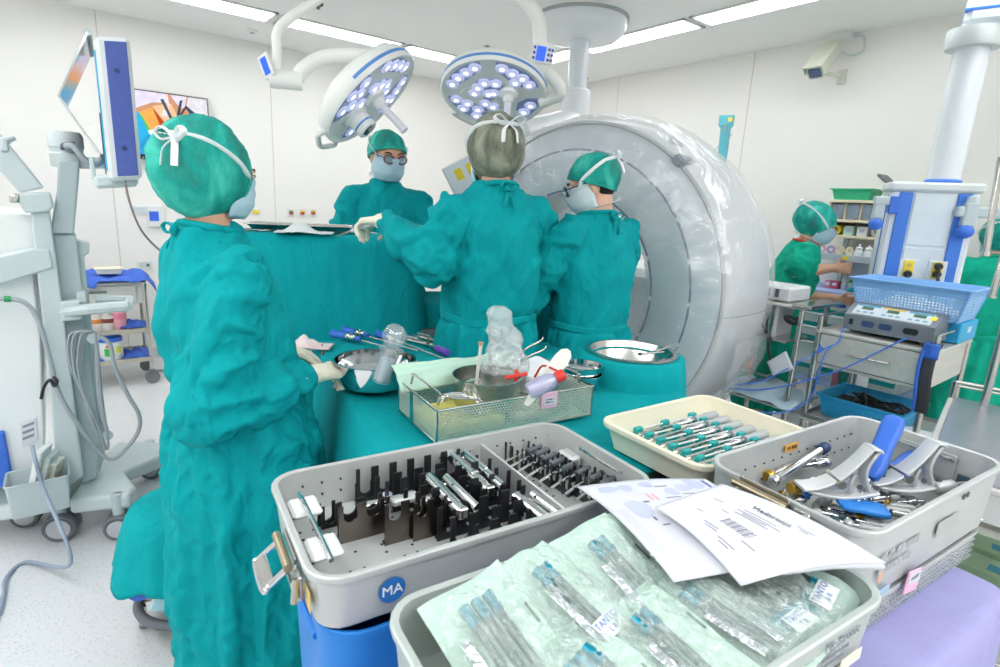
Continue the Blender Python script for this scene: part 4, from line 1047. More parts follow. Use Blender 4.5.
# ------------------------------------------------------------------ the draped instrument table
TZ = .92
TR = rad(-7)
TC = V(1.12, 1.30, 0)
def tl(x, y, z=0): # table frame to room
    return V(TC.x+x*math.cos(TR)-y*math.sin(TR), TC.y+x*math.sin(TR)+y*math.cos(TR), z)
tp = [(tl(x, y).x, tl(x, y).y) for x, y in ((-.60, -.60), (.50, -.60), (.45, .72), (-.46, .84))]
tcl = drape_box('table_drape', 'teal drape spread over the long instrument table', 'drape', tp, TZ, .10, TEALDRAPE, 21, amp=.028, flare=.06, freq=6, round_=.06, per=.016, rows=18)
t = thing('instrument_table', 'long table under the teal drape with steel instruments on it', 'table', TC, TR)
MB().box((0, 0, TZ-.02), (.84, 1.28, .03)).build('table_top', STEEL, t)
for x in (-.36, .36):
    for y in (-.58, .58): MB().cyl((x, y, .06), (x, y, TZ-.03), .016).build('leg', STEEL, t)
def ontable(px, py, dz=0): p = at(px, py, z=TZ+.006+dz); return V(p.x, p.y, TZ+.006)
# basin with a bulb syringe
def bowl(name, label, p, r, h, rim=.006, base=.8, group=None, m=CHROME, cat='basin', inner=STEEL):
    t = thing(name, label, cat, p, 0, group)
    MB().lathe([(.001, .0), (r*base*.75, 0), (r*base*.9, .006), (r*base+(r-r*base)*.55, h*.22), (r*.97, h*.5), (r, h-.004), (r+rim, h-.003), (r+rim, h), (r-.001, h), (r-.004, h*.5), (r*base*.9, .012), (.001, .006)], seg=48).build('bowl', m, t)
    return t
pb = at(375, 398, z=TZ+.006); pb.z = TZ+.006
bowl('steel_basin', 'deep polished steel basin beside the woman\'s gloved hands', pb+V(.04, .085, 0), .120, .094, base=.74)
sp = pb+V(.05, .07, .03)
t = thing('bulb_syringe', 'clear bulb syringe standing in the polished steel basin', 'syringe', sp)
e1 = at(383, 375, D=1.56)-sp; e2 = at(392, 345, D=1.56)-sp; dd = (e2-e1).normalized()
MB().lathe([(.001, -.02), (.026, -.02), (.028, .0), (.028, .075), (.034, .078), (.034, .082), (.027, .084), (.001, .084)], e1, 24, dd).build('barrel', CLEARP, t)
MB().ell(e1+dd*.118, (.035, .035, .037), 24, 16).build('bulb', CLEARP, t)
MB().lathe([(.022, -.015), (.022, .05), (.001, .05)][::-1], e1, 20, dd).build('plunger', mat('milky_plastic', '#D9E4EE', .4, alpha=.75), t)
# gauze, small red-brown bits by the hands
g = MB(); g.grid(14, 12, lambda u, v: V((u-.5)*.15, (v-.5)*.09, .008+.035*math.exp(-((u-.35)/.28)**2-((v-.5)/.3)**2)*(1+.6*noise.noise(V(u*6, v*6, 8)))))
o = g.build('gauze', mat('used_gauze', '#F0EBEA', .9, var=.02, col2='#EFC9C8', vscale=9, bump=.3, bscale=90), ang=180, thick=.004); o.location = ontable(312, 348); o.rotation_euler = (0, 0, -.6); tag(o, 'blood-flecked gauze beside the woman\'s gloves', 'gauze')
t = thing('dental_pick', 'thin instrument lying in front of the blood-flecked gauze', 'instrument', ontable(306, 353), rad(10)); MB().tube([(-.03, 0, .004), (.10, .01, .006)], [.003, .0015], 6).build('shaft', STEEL, t); MB().tube([(-.03, 0, .004), (-.08, 0, .004)], .004, 8).build('grip', mat('red_brown', '#8C4034', .4), t)
for lb, px, py in (('small copper screw standing by the gloved fingers, upper of two', 322, 349), ('small copper screw by the gloved fingers, lower of two', 323, 355)):
    t = thing('bone_screw', lb, 'screw', ontable(px, py)); MB().lathe([(.001, 0), (.004, 0), (.004, .006), (.006, .007), (.006, .011), (.001, .011)]).build('head', mat('copper', '#B0673F', .3, 1), t); MB().cyl((0, 0, .011), (0, 0, .018), .003).build('shank', MATS['copper'], t)
# blue handled drivers
def driver(label, a, b, hl, col, r=.016, shaft=.0045, collar=True, group='drivers on the instrument table'):
    a = ontable(*a); b = ontable(*b); d = b-a; L = d.length
    t = thing('screwdriver', label, 'screwdriver', a+V(0, 0, r), math.atan2(d.y, d.x), group)
    prof = [(.001, 0), (r*.7, .001), (r, .008), (r*1.02, hl*.3), (r*.86, hl*.55), (r, hl*.8), (r*.7, hl), (.001, hl)]
    MB().lathe(prof, (0, 0, 0), 14, (1, 0, 0)).build('handle', col, t)
    if collar:
        MB().lathe([(.001, hl), (r*.8, hl), (r*1.05, hl+.006), (r*1.05, hl+.02), (r*.7, hl+.024), (r*.7, hl+.034), (r*.95, hl+.038), (r*.95, hl+.05), (r*.5, hl+.055), (.001, hl+.055)], (0, 0, 0), 14, (1, 0, 0)).build('collar', STEEL, t)
        MB().lathe([(.001, hl+.055), (r*.62, hl+.055), (r*.62, hl+.08), (.001, hl+.08)], (0, 0, 0), 14, (1, 0, 0)).build('blue_grip', col, t)
    else: MB().lathe([(.001, hl-.002), (r*.9, hl), (r*.8, hl+.02), (.001, hl+.03)], (0, 0, 0), 14, (1, 0, 0)).build('collar', STEEL, t)
    MB().tube([(hl+.02, 0, 0), (L, 0, -r+.004)], [shaft, shaft*.6], 8).build('shaft', STEEL, t)
    return t
driver('blue-handled driver with gold collar, nearest the gauze', (331, 337), (400, 352), .085, BLUEP, .017)
driver('blue-handled driver with gold collar, second from the gauze', (343, 333), (418, 352), .08, BLUEP, .016)
driver('blue-handled driver without a collar, right of the bulb syringe', (376, 337), (450, 362), .09, BLUEP, .016, collar=False)
driver('purple-handled driver lying behind the wire basket', (448, 357), (418, 344), .085, PURPLEP, .015, collar=False)
def clamp(label, a, b, m=STEEL, r=.007):
    a = ontable(*a); b = ontable(*b); d = b-a; L = d.length
    t = thing('bone_rongeur', label, 'instrument', a+V(0, 0, .010), math.atan2(d.y, d.x), 'long steel instruments on the table')
    for sg in (-1, 1):
        MB().tube(spline([(0, sg*.016, 0), (L*.25, sg*.018, 0), (L*.5, sg*.008, 0), (L*.6, 0, 0)]), [r*1.3]*8+[r]*16+[r*.8], 8).build('handle', m, t)
    MB().cyl((L*.58, 0, -.007), (L*.58, 0, .009), .011).build('pivot', m, t)
    MB().tube([(L*.58, 0, 0), (L, .002, .0)], [r, r*.4], 8).build('jaw', m, t)
    return t
clamp('long brushed steel rongeur pointing right, at the back of the table', (404, 339), (448, 352)); clamp('slim steel clamp, farthest back on the instrument table', (416, 336), (462, 350)); clamp('dark steel clamp beside the purple handle', (424, 338), (470, 352), mat('dark_steel', '#8C8880', .3, 1))
clamp('flat steel retractor between the bulb syringe and the basket', (392, 352), (420, 366))
# two stacked kidney bowls right of the basket
pb = at(588, 390, z=TZ+.006); pb.z = TZ+.006
bowl('steel_bowl', 'small steel bowl right of the wire basket, lower of two', pb+V(.0, .03, 0), .062, .05, rim=.004)
bowl('steel_bowl', 'small steel bowl right of the wire basket, nested on top', pb+V(.0, .035, .028), .062, .05, rim=.004)
# ------------------------------------------------------------------ ring stand basin, draped
pr = at(631, 351, D=1.98); R0 = .150
circ = [(pr.x+(R0+.035)*math.cos(a), pr.y+(R0+.035)*math.sin(a)) for a in [2*PI*i/14 for i in range(14)]]
def ringdrape():
    k = MB(); zt = pr.z-.004; rr = []; n = 120
    zb = .18
    for r, z in ((R0-.02, zt-.02), (R0, zt-.004), (R0+.015, zt+.001), (R0+.035, zt-.006)): rr.append([V(pr.x+r*math.cos(2*PI*i/n), pr.y+r*math.sin(2*PI*i/n), z) for i in range(n)])
    for j in range(1, 17):
        v = j/16
        ring = []
        for i in range(n):
            a = 2*PI*i/n; d = V(math.cos(a), math.sin(a), 0)
            f_ = ridge(V(d.x, d.y, v*.4), (2.6, 2.6, 1.2), 33)+.5*fold(V(d.x, d.y, v), (7, 7, 1.5), 31)
            sq = 1/max(abs(d.x*.78-d.y*.62), abs(d.x*.62+d.y*.78))-1     # squares off lower down
            r = R0+.037+.016*v+.030*min(1, v*3)*f_+.10*min(1, v*2)*sq*.55
            ring.append(V(pr.x+r*d.x, pr.y+r*d.y, zt-.006-(zt-zb)*v))
        rr.append(ring)
    k.loft(rr, (False, False)); o = k.build('stand_drape', TEALDRAPE, ang=180, thick=.003)
    tag(o, 'teal drape hanging round the wide steel basin by the ring scanner', 'drape')
ringdrape()
t = thing('ring_basin', 'wide steel basin set in a teal-draped stand in front of the ring scanner', 'basin', (pr.x, pr.y, pr.z-.11))
MB().lathe([(.001, 0), (.08, 0), (R0-.025, .05), (R0-.004, .108), (R0+.012, .110), (R0+.012, .114), (R0-.006, .114), (R0-.03, .055), (.08, .006), (.001, .006)], seg=56).build('bowl', STEEL, t)
t = thing('basin_stand', 'steel ring stand hidden under the teal basin drape', 'stand', (pr.x, pr.y, 0))
MB().tube([(R0*math.cos(a)*.95, R0*math.sin(a)*.95, pr.z-.03) for a in [2*PI*i/32 for i in range(33)]], .010).build('ring', STEEL, t)
for k_ in range(4):
    a = PI/4+k_*PI/2; MB().tube([(R0*.95*math.cos(a), R0*.95*math.sin(a), pr.z-.03), (R0*math.cos(a), R0*math.sin(a), .02)], .010).build('leg', STEEL, t)
for lb, (a, b) in (('thin steel rod lying across the rim of the wide basin', ((655, 352), (676, 344))), ('short dark clamp on the rim of the wide basin', ((640, 354), (664, 352)))):
    p = at(*a, z=pr.z+.006); q = at(*b, z=pr.z+.012)-p; t = thing('clamp', lb, 'instrument', p); MB().tube([V(0, 0, 0), q], [.004, .003], 8).build('shaft', STEEL, t); MB().ell((0, 0, 0), (.008, .008, .006)).build('tip', DGREY, t)
# ------------------------------------------------------------------ foreground: lilac table, instrument containers
FZ = .80
def scribble(par, nm, m, o, ux, uy, w, rows, h, seed=1):
    """rows of print too small to read"""
    ux = Vector(ux).normalized(); uy = Vector(uy).normalized(); nz = ux.cross(uy); R = Matrix((ux, uy, nz)).transposed(); rn = random.Random(seed); k = MB(); o = Vector(o)
    for r in range(rows):
        x = 0
        while x < w*(1-.3*rn.random()*(r == rows-1)):
            L = h*rn.uniform(.35, .9); k.box(o+ux*(x+L/2)-uy*(r*h*1.7), (L, h*rn.uniform(.7, 1), .0006), R=R, ch=.0001); x += L+h*(.22 if rn.random() < .8 else .7)
    return k.build(nm, m, par)
def rz3(a): return Matrix.Rotation(a, 3, 'Z')
FT = [(.19, .60), (.15, .235), (1.42, .115), (1.46, .46)]
drape_box('lilac_drape', 'lilac drape over the front table under the metal containers', 'drape', FT, FZ, .08, PURPLE, 41, amp=.03, flare=.03, freq=6, round_=.05, rows=16)
t = thing('front_table', 'table under the lilac drape carrying the metal containers', 'table', (.8, .34, 0), rad(-6))
MB().box((0, 0, FZ-.025), (1.15, .26, .03)).build('table_top', STEEL, t)
for x in (-.52, .52):
    for y in (-.10, .10): MB().cyl((x, y, .02), (x, y, FZ-.03), .016).build('leg', STEEL, t)
# --- helper: an aluminium container with rolled rim, vents and a handle latch
HOLE = mat('punched_hole', '#3A3E42', .8)
def container(label, c, w, l, h, rz, zb, r=.045, m=ALU, latch=True, name='instrument_container', holes=True):
    t = thing(name, label, 'container', (c[0], c[1], zb), rz)
    MB().tray(w, l, h, r=r, t=.006, rim=.006, rimh=.011, taper=.006).build('body', m, t)
    if holes:   # small dark punched holes along the long inner wall
        k = MB()
        for i in range(int(w/.035)):
            for z in (h*.45, h*.7): k.cyl((-w/2+.05+i*.033, l/2-.0125, z), (-w/2+.05+i*.033, l/2-.0145, z), .0022, seg=8)
        k.build('punched_mesh', HOLE, t)
    return t
def latch(t, x, y, z, rz, s=1.0):
    """hinged steel latch with a fold-out grip"""
    R = rz3(rz); q = V(x, y, z); g = lambda a, b, c: q+R @ (V(a, b, c)*s)
    k = MB(); k.box(g(0, -.004, 0), V(.075, .004, .05)*s, R=R); k.box(g(0, -.007, -.018), V(.06, .006, .012)*s, R=R); o = k.build('latch_plate', STEEL, t)
    k = MB(); k.cyl(g(-.04, -.014, .016), g(.04, -.014, .016), .0055*s); k.build('hinge_pin', mat('old_brass_steel', '#B9AA90', .3, 1), o)
    k = MB(); k.tube(spline([g(-.032, -.012, .012), g(-.032, -.035, -.006), g(-.030, -.042, -.012), g(.030, -.042, -.012), g(.032, -.035, -.006), g(.032, -.012, .012)], 5), .004*s, 8); k.box(g(0, -.036, -.006), V(.058, .016, .005)*s, R=R @ Matrix.Rotation(rad(40), 3, 'X')); k.build('grip', CHROME, o)
    k = MB(); k.box(g(.055, -.005, 0), V(.022, .006, .034)*s, R=R); k.tube([g(.062, -.010, .014), g(.068, -.014, -.014)], .004*s, 8); k.build('catch', STEEL, o)
    return o
# blue bins under the black-rack container
t = thing('blue_bin', 'blue plastic bin under the container of black comb racks', 'bin', (.475, .705, 0), rad(-7))
MB().tray(.47, .27, .40, r=.06, t=.004, rim=.004, rimh=.012, taper=.012, c=(-.010, 0, .54)).build('body', mat('bright_blue_plastic', '#1E7FD6', .4, var=.03, spec=.4), t)
MB().tube([(-.243, -.07, .90), (-.247, 0, .90), (-.243, .07, .90)], .006).build('rim_bar', MATS['bright_blue_plastic'], t)
MB().box((.02, 0, .27), (.42, .24, .50), ch=.02).build('bin_stand', STEEL, t)
for x in (-.15, .19):
    for y in (-.08, .08): MB().ell((x, y, .012), (.014, .014, .012)).build('foot', RUBBER, t)
# ---------------- container one: black comb racks
T1C, T1R, T1W, T1L, T1H = V(.520, .728, 0), rad(-6.3), .60, .315, .088
T1Z = 1.03-T1H
t1c = container('shallow metal container of black comb racks and shiny tubes, on the blue bin', T1C, T1W, T1L, T1H, T1R, T1Z, holes=True)
def in1(x, y, z=0): return V(T1C.x, T1C.y, T1Z)+rz3(T1R) @ V(x, y, z)
latch(t1c, -T1W/2-.002, -.035, .048, rad(-90), 1.1)
# printed badge on the near side
k = MB(); k.lathe([(.001, 0), (.019, 0), (.019, .0008), (.001, .0008)], (-.20, -T1L/2-.0010, .045), 32, (0, -1, 0)); o = k.build('badge', mat('badge_blue', '#2469B3', .5), t1c)
k = MB(); k.text('MA', .021, (-.20, -T1L/2-.0022, .045), (1, 0, 0), (0, 0, 1), .0003); k.build('lettering', WHITEP, o)
k = MB(); k.box((-T1W/2-.001, -.115, .040), (.0015, .03, .03)); k.build('yellow_sticker', mat('amber_label', '#E2C470', .6), t1c)
MB().box((0, 0, .0135), (T1W-.035, T1L-.035, .003)).build('base_plate', ALU, t1c)
k = MB()
rr_ = random.Random(3)
for i in range(26):
    for j in range(12):
        if rr_.random() < .5: k.cyl((-.27+i*.0215, -.125+j*.0225, .0148), (-.27+i*.0215, -.125+j*.0225, .0156), .0028, seg=6)
k.build('hole_pattern', HOLE, t1c)
# inner tray walls and divider
MB().box((.105, .0, .046), (.004, T1L-.03, .062)).build('divider', ALU2, t1c)
for sy in (-.06, .06): MB().box((-T1W/2+.035, sy, .070), (.045, .055, .010), ch=.004).build('handle_block', WHITEP, t1c)
MB().tube([(-T1W/2+.035, -.10, .074), (-T1W/2+.034, -.06, .078), (-T1W/2+.034, .06, .078), (-T1W/2+.035, .10, .074)], .004).build('drop_handle', CHROME, t1c)
def comb(x, y, w, h, n, u=.6, along='x', m=BLACKM, name='comb_rack'):
    """thin upright plate with n round-bottomed slots"""
    o = [(-w/2, 0), (w/2, 0)]; pit = w/n; top = []
    for i in range(n):
        c = w/2-pit*(i+.5); hw = pit*.30
        top += [(c+pit/2, h), (c+hw, h)]+[(c+hw*math.cos(q), h*(1-u)+hw*math.sin(-q)+0) for q in [PI*j/8 for j in range(9)]]+[(c-hw, h)]
    top.append((-w/2, h)); o += top
    k = MB()
    ux, th = ((1, 0, 0), .003)
    vs = [];
    for s_ in (-th/2, th/2): vs.append([(x+a, y+s_, .014+b) if along == 'x' else (x+s_, y+a, .014+b) for a, b in o])
    k.loft(vs)
    for sx in (-1, 1): k.box((x+(sx*(w/2-.006) if along == 'x' else .006), y+(.006 if along == 'x' else sx*(w/2-.006)), .017), (.012, .012, .004))
    return k.build(name, m, t1c, smooth=False)
for (x, y, w, h, n) in ((-.055, .130, .21, .066, 6), (-.03, .100, .21, .060, 5), (-.02, .070, .215, .064, 6), (-.01, .040, .19, .058, 5), (.0, .012, .19, .064, 5), (.005, -.016, .19, .056, 5), (.005, -.045, .17, .062, 4), (.015, -.072, .17, .054, 4), (.03, -.098, .14, .050, 4), (.05, -.122, .10, .042, 3),
                        (-.145, .128, .035, .040, 1), (-.12, -.118, .06, .034, 2)): comb(x, y, w, h, n)
comb(-.225, .085, .03, .042, 1); comb(-.222, .072, .03, .042, 1)
DST = mat('dark_tinted_steel', '#5F5852', .25, .9, var=.35, vscale=9)
for x, y, w, h in ((-.185, .018, .075, .066), (-.125, -.018, .070, .072), (-.085, -.028, .06, .070)): comb(x, y, w, h, 2, .28, m=DST, name='blade_plate')
comb(-.184, .030, .075, .068, 2, .2); MB().box((-.075, -.10, .030), (.07, .003, .028), R=Matrix.Rotation(rad(12), 3, 'Z')).build('blade_plate', DST, t1c)
# shiny half tubes lying across the racks
def tube_blade(label, x, y, z, L, r, rz=0):
    q = in1(x, y, z); t = thing('tubular_retractor', label, 'retractor', q, T1R+rz, 'shiny tubes in the comb racks')
    k = MB(); k.cyl((0, L/2, 0), (0, -L/2, 0), r, r*.92, 20); k.build('tube', CHROME, t)
    k = MB(); rr = []
    for yy in (L*.35, -L*.55):
        ring = [(r*2.3+r*1.0*math.cos(a), yy, r*.2+r*1.0*math.sin(a)) for a in [rad(100+170*i/12) for i in range(13)]]
        ring += [(r*2.3+r*.86*math.cos(a), yy, r*.2+r*.86*math.sin(a)) for a in [rad(270-170*i/12) for i in range(13)]]
        rr.append(ring)
    k.loft(rr); k.box((r*1.2, L*.3, 0), (r*1.6, .012, .004)); k.build('half_shell', CHROME, t)
    MB().box((-.0, -L*.52, r*.2), (r*1.3, .010, r*1.5)).build('clip', STEEL, t)
    return t
tube_blade('shiny tube pair at the back of the black comb racks', .035, .095, .064, .10, .0125)
tube_blade('shiny tube pair in the middle of the black comb racks', .035, .030, .062, .09, .0125)
tube_blade('longest shiny tube pair, nearest the front of the comb racks', -.045, .002, .066, .13, .0125)
tube_blade('single shiny tube against the divider at the front', .075, -.09, .056, .09, .0125, .05)
t = thing('retractor_clamp', 'small shiny clamp standing among the dark plates of the comb-rack container', 'clamp', in1(-.13, .052, .05), T1R)
MB().cyl((-.05, 0, 0), (.03, 0, 0), .008).build('rod', CHROME, t); MB().box((.03, -.005, .0), (.05, .022, .012), ch=.003).build('jaw', ALU, t); MB().cyl((.0, 0, -.02), (.0, 0, .014), .009).build('knob', CHROME, t); MB().ell((.07, -.01, -.01), (.018, .018, .014)).build('ball_joint', CHROME, t)
# right compartment: short posts and slim tools
for (x, y, w, h, n) in ((.20, .125, .05, .05, 2), (.22, .09, .05, .045, 3), (.225, .045, .06, .05, 4), (.235, .0, .06, .045, 3), (.25, -.045, .07, .05, 3), (.27, -.085, .045, .05, 2)):
    comb(x-.03, y, w, h, n, along='y'); comb(x+.025, y-.004, w*.9, h*.9, n, along='y')
for i, (x, y) in enumerate(((.16, .105), (.165, .085), (.165, .06), (.17, .035), (.18, .008), (.19, -.02), (.20, -.05), (.205, -.075))):
    t = thing('slim_driver', ['slim steel tool in the small compartment beside the divider'][0], 'instrument', in1(x+.02, y, .052), T1R+rad(14), 'slim steel tools in the small compartment')
    MB().tube(spline([(-.055, 0, -.004), (-.02, 0, 0), (.03, 0, 0)]), .0028, 6).build('shaft', CHROME, t); MB().cyl((.02, 0, 0), (.065, 0, 0), .0065, .0055).build('grip', DGREY, t)
MB().tube(spline([(T1W/2-.022, .03, .078), (T1W/2-.030, .02, .082), (T1W/2-.030, -.08, .082), (T1W/2-.022, -.09, .078)], 4), .0035).build('drop_handle', CHROME, t1c)
MB().box((.30-.03, .055, .045), (.03, .05, .03), ch=.006).build('post_block', ALU, t1c)
# ---------------- container two: green pouches
T2C, T2R, T2W, T2L, T2H = V(.537, .352, 0), rad(-6.0), .592, .285, .085
T2Z = 1.03-T2H
t2c = container('open metal container full of green sterile pouches, nearest the camera', T2C, T2W, T2L, T2H, T2R, T2Z, m=mat('grey_green_aluminium', '#BCC4C0', .4, .25, var=.02), holes=False)
def in2(x, y, z=0): return V(T2C.x, T2C.y, T2Z)+rz3(T2R) @ V(x, y, z)
latch(t2c, -T2W/2-.002, .0, .05, rad(-90), 1.0)
k = MB(); k.text('Medtronic', .019, (T2W/2-.108, -T2L/2-.001, .058), (1, 0, 0), (0, 0, 1), .0003)
k.build('lettering', INK, t2c); scribble(t2c, 'small_print', INK, (T2W/2-.150, -T2L/2-.0008, .042), (1, 0, 0), (0, 0, 1), .06, 2, .006)
k = MB(); k.box((T2W/2-.150, -T2L/2-.0030, .015), (.06, .001, .012)); k.build('yellow_sticker', mat('pale_yellow_label', '#EBDD8C', .7), t2c)
k = MB(); k.box((T2W/2-.080, -T2L/2-.0030, .016), (.05, .001, .018)); k.build('paper_sticker', CREAM, t2c)
b2 = thing('instrument_container', 'closed metal container under the green pouches', 'container', (T2C.x, T2C.y, FZ+.004), T2R)
MB().tray(T2W-.02, T2L-.02, T2Z-FZ-.006, r=.04, t=.006, rim=.004, rimh=.010, taper=.004).build('body', ALU, b2)
MB().box((0, 0, T2Z-FZ-.012), (T2W-.04, T2L-.04, .008)).build('lid', ALU, b2)
k = MB(); k.text('Medtronic', .022, (T2W/2-.12, -T2L/2+.008, .105), (1, 0, 0), (0, 0, 1), .0003); k.build('lettering', INK, b2)
TTIP = mat('teal_anodised', '#1E8FA6', .25, .6, var=.1); DSH = mat('dark_steel_shaft', '#5D6B6E', .3, .7, var=.1)
def pouch(label, p, rz, tilt, roll, w=.118, l=.18, n=2, lab=False, sd=1, flip=False):
    t = thing('sterile_pouch', label, 'pouch', p, rz, 'green sterile pouches in the container')
    R = Euler((tilt, roll, 0)).to_matrix()
    f0 = -1 if flip else 1
    def low(u, v):
        x = (u-.5)*w*(1+.03*noise.noise(V(u*3, v*3, sd))); y = (v-.5)*l*(1+.03*noise.noise(V(u*3, v*3, sd+9)))
        return x, y, .017*noise.noise(V(u*2.0, v*2.4, sd*3))
    def top(u, v):
        x, y, z = low(u, v); e = (1-abs(2*u-1)**3)*(1-abs(2*v-1)**5); z0 = z
        z += .001+.012*e+(.013*ridge(V(u*1.2+v*.6, v, sd), (5, 4, 1), sd)+.006*ridge(V(u-v, v+u*.5, sd), (9, 8, 1), sd+5))*e
        yy = y*f0
        if -.075 < yy < .062:      # taut over the tools
            q = max(0, 1-max(0, abs(x)-.011*n)/.016); z = max(z, z0+.001+.0190*q*e**.3)
        return R @ V(x, y, z)
    def bot(u, v):
        x, y, z = low(u, v); e = (1-abs(2*u-1)**3)*(1-abs(2*v-1)**5); return R @ V(x, y, z-.003*e)
    k = MB(); k.grid(34, 46, top); k.build('film', POUCHF, t, ang=180)
    k = MB(); k.grid(12, 16, bot); k.build('paper_back', mat('pouch_paper', '#CFEBDD', .8, var=.03), t, ang=180)
    for i in range(n):
        x = (i-(n-1)/2)*.0165; f_ = -1 if flip else 1
        g = lambda a, b, c: R @ V(a, b*f_, c)
        k = MB(); k.lathe([(.001, -.0), (.0070, .0), (.0074, .008), (.0055, .012), (.0072, .015), (.0072, .026), (.001, .026)], g(x, .030, .011), 14, g(0, 1, 0)); o = k.build('tool_tip', TTIP, t)
        k = MB(); k.tube([g(x, .030, .011), g(x, -.035, .009), g(x*1.1, -.065, .008)], [.0058, .0054, .0045], 10); k.build('tool_shaft', DSH, t)
    k = MB(); k.box(R @ V(-.014*n+.002, -.02, .021), (.012, .075, .001), R=R); k.build('foil', mat('crinkled_foil', '#E6EAEE', .15, .8, bump=.9, bscale=70), t)
    if lab:
        k = MB(); k.box(R @ V(.0, -.052, .0225), (.046, .026, .0012), R=R); o = k.build('paper_label', mat('label_paper', '#E9ECEA', .8), t)
        k = MB(); k.text('TANTO', .0125, R @ V(0, -.047, .0234), R @ V(1, 0, 0), R @ V(0, 1, 0), .0002); k.text('L R', .010, R @ V(0, -.058, .0234), R @ V(1, 0, 0), R @ V(0, 1, 0), .0002); k.build('lettering', mat('blue_pen', '#3A5DB0', .7), o)
    k = MB(); k.box(R @ V(w*.43, .01, .006), (.0035, .028, .001), R=R); k.build('indicator_strip', mat('indicator', '#4C5A5A', .7), t)
    return t
A_ = rad(6)
PL = [(.11, .075, 'green pouch standing highest, at the back beside the paper sheet', 2, False, 1), (.015, .062, 'green pouch second from the paper sheet in the back row', 2, False, 2), (-.085, .052, 'green pouch with a hand-lettered label in the back row', 2, True, 3), (-.195, .035, 'green pouch in the back left corner of the container', 3, False, 4),
      (-.12, -.075, 'green pouch lying at the near left edge of the container', 3, False, 5), (-.02, -.062, 'green pouch with a white fold lying near the front middle', 2, False, 6), (.075, -.055, 'green pouch with two teal tools, in front of the paper sheet', 2, False, 7), (.145, -.055, 'green pouch with a hand-lettered label near the front wall', 4, True, 8), (.21, -.045, 'green pouch half under the booklet, with a lettered label', 4, True, 9), (.24, .04, 'green pouch in the back right corner, under the booklet', 2, True, 10)]
for i, (x, y, lb, n_, lab, sd) in enumerate(PL):
    front = y < 0
    pouch(lb, in2(x, y, .070 if not front else .060), T2R+A_+rad((i*37) % 25-12), rad(18 if not front else 7), rad(-14+(i*7) % 17), n=n_, lab=lab, sd=sd, flip=(i in (7, 8)))
# ---------------- container three: blue handles and curved retractors
T3C, T3R, T3W, T3L, T3H = V(1.236, .368, 0), rad(-5.5), .575, .300, .145
T3Z = 1.03-T3H
t3c = container('deep metal container of blue handles and curved white retractors at the right', T3C, T3W, T3L, T3H, T3R, T3Z)
def in3(x, y, z=0): return V(T3C.x, T3C.y, T3Z)+rz3(T3R) @ V(x, y, z)
latch(t3c, -T3W/2-.004, .02, .118, rad(-90), 1.3)
scribble(t3c, 'faded_print', mat('faded_ink', '#AEB4B6', .7), (-.225, -T3L/2-.0008, .085), (1, 0, 0), (0, 0, 1), .13, 2, .015, 4)
MB().box((.03, -T3L/2-.0008, .075), (.09, .001, .030)).build('plain_label', mat('label_grey', '#AEB2AF', .6), t3c)
k = MB(); k.cyl((.085, -T3L/2, .118), (.085, -T3L/2-.0015, .118), .006); k.cyl((.103, -T3L/2, .118), (.103, -T3L/2-.0015, .118), .006); k.build('rivet', DGREY, t3c)
k = MB(); k.box((-.215, -T3L/2-.0008, .05), (.010, .001, .022)); k.build('orange_mark', mat('peach_mark', '#E8B48C', .6), t3c)
k = MB(); k.box((-.19, -T3L/2-.0009, .014), (.045, .001, .012)); k.build('print_patch', mat('pale_blue_print', '#9BBBD8', .6), t3c)
k = MB(); k.box((-.08, -T3L/2-.003, -.004), (.052, .004, .045), R=Matrix.Rotation(rad(8), 3, 'Y')); o = k.build('hang_tag', PINK, t3c)
k = MB(); k.box((-.08, -T3L/2-.0055, .004), (.046, .001, .022), R=Matrix.Rotation(rad(8), 3, 'Y')); k.build('tag_paper', PAPER, o)
scribble(o, 'small_print', INK, (-.095, -T3L/2-.0062, .006), (1, 0, 0), (0, 0, 1), .03, 1, .008, 2)
MB().box((-.005, T3L/2-.012, .118), (.05, .002, .018)).build('orange_sticker', mat('orange_label', '#E5A63A', .6), t3c)
scribble(t3c, 'sticker_print', BLACKP, (-.022, T3L/2-.0132, .118), (1, 0, 0), (0, 0, 1), .035, 1, .008, 3)
# steel bracket plate on the inner right wall
MB().box((T3W/2-.02, .0, .10), (.004, .15, .06)).build('handle_plate', ALU, t3c); MB().tube(spline([(T3W/2-.024, -.07, .12), (T3W/2-.034, -.06, .125), (T3W/2-.034, .06, .125), (T3W/2-.024, .07, .12)], 4), .0035).build('drop_handle', CHROME, t3c)
MB().box((T3W/2-.026, -.095, .07), (.006, .022, .05)).build('dark_clip', mat('slate', '#3E5662', .4), t3c)
# container under it, with punched vents
b3 = thing('instrument_container', 'metal container with punched side under the blue-handle container', 'container', (T3C.x, T3C.y, FZ+.004), T3R)
MB().tray(T3W-.03, T3L-.012, T3Z-FZ-.008, r=.04, t=.006, rim=.002, rimh=.006, taper=.010).build('body', ALU, b3)
k = MB()
for i in range(44):
    for j in range(4): k.cyl((-.245+i*.0113, -T3L/2+.006, .018+j*.013), (-.245+i*.0113, -T3L/2+.011, .018+j*.013), .0020, seg=6)
k.build('punched_mesh', mat('vent_grey', '#B2B9BB', .7), b3)
MB().box((-T3W/2+.028, -T3L/2+.022, T3Z-FZ-.006), (.02, .02, .006)).build('corner_foot', BLACKP, b3)
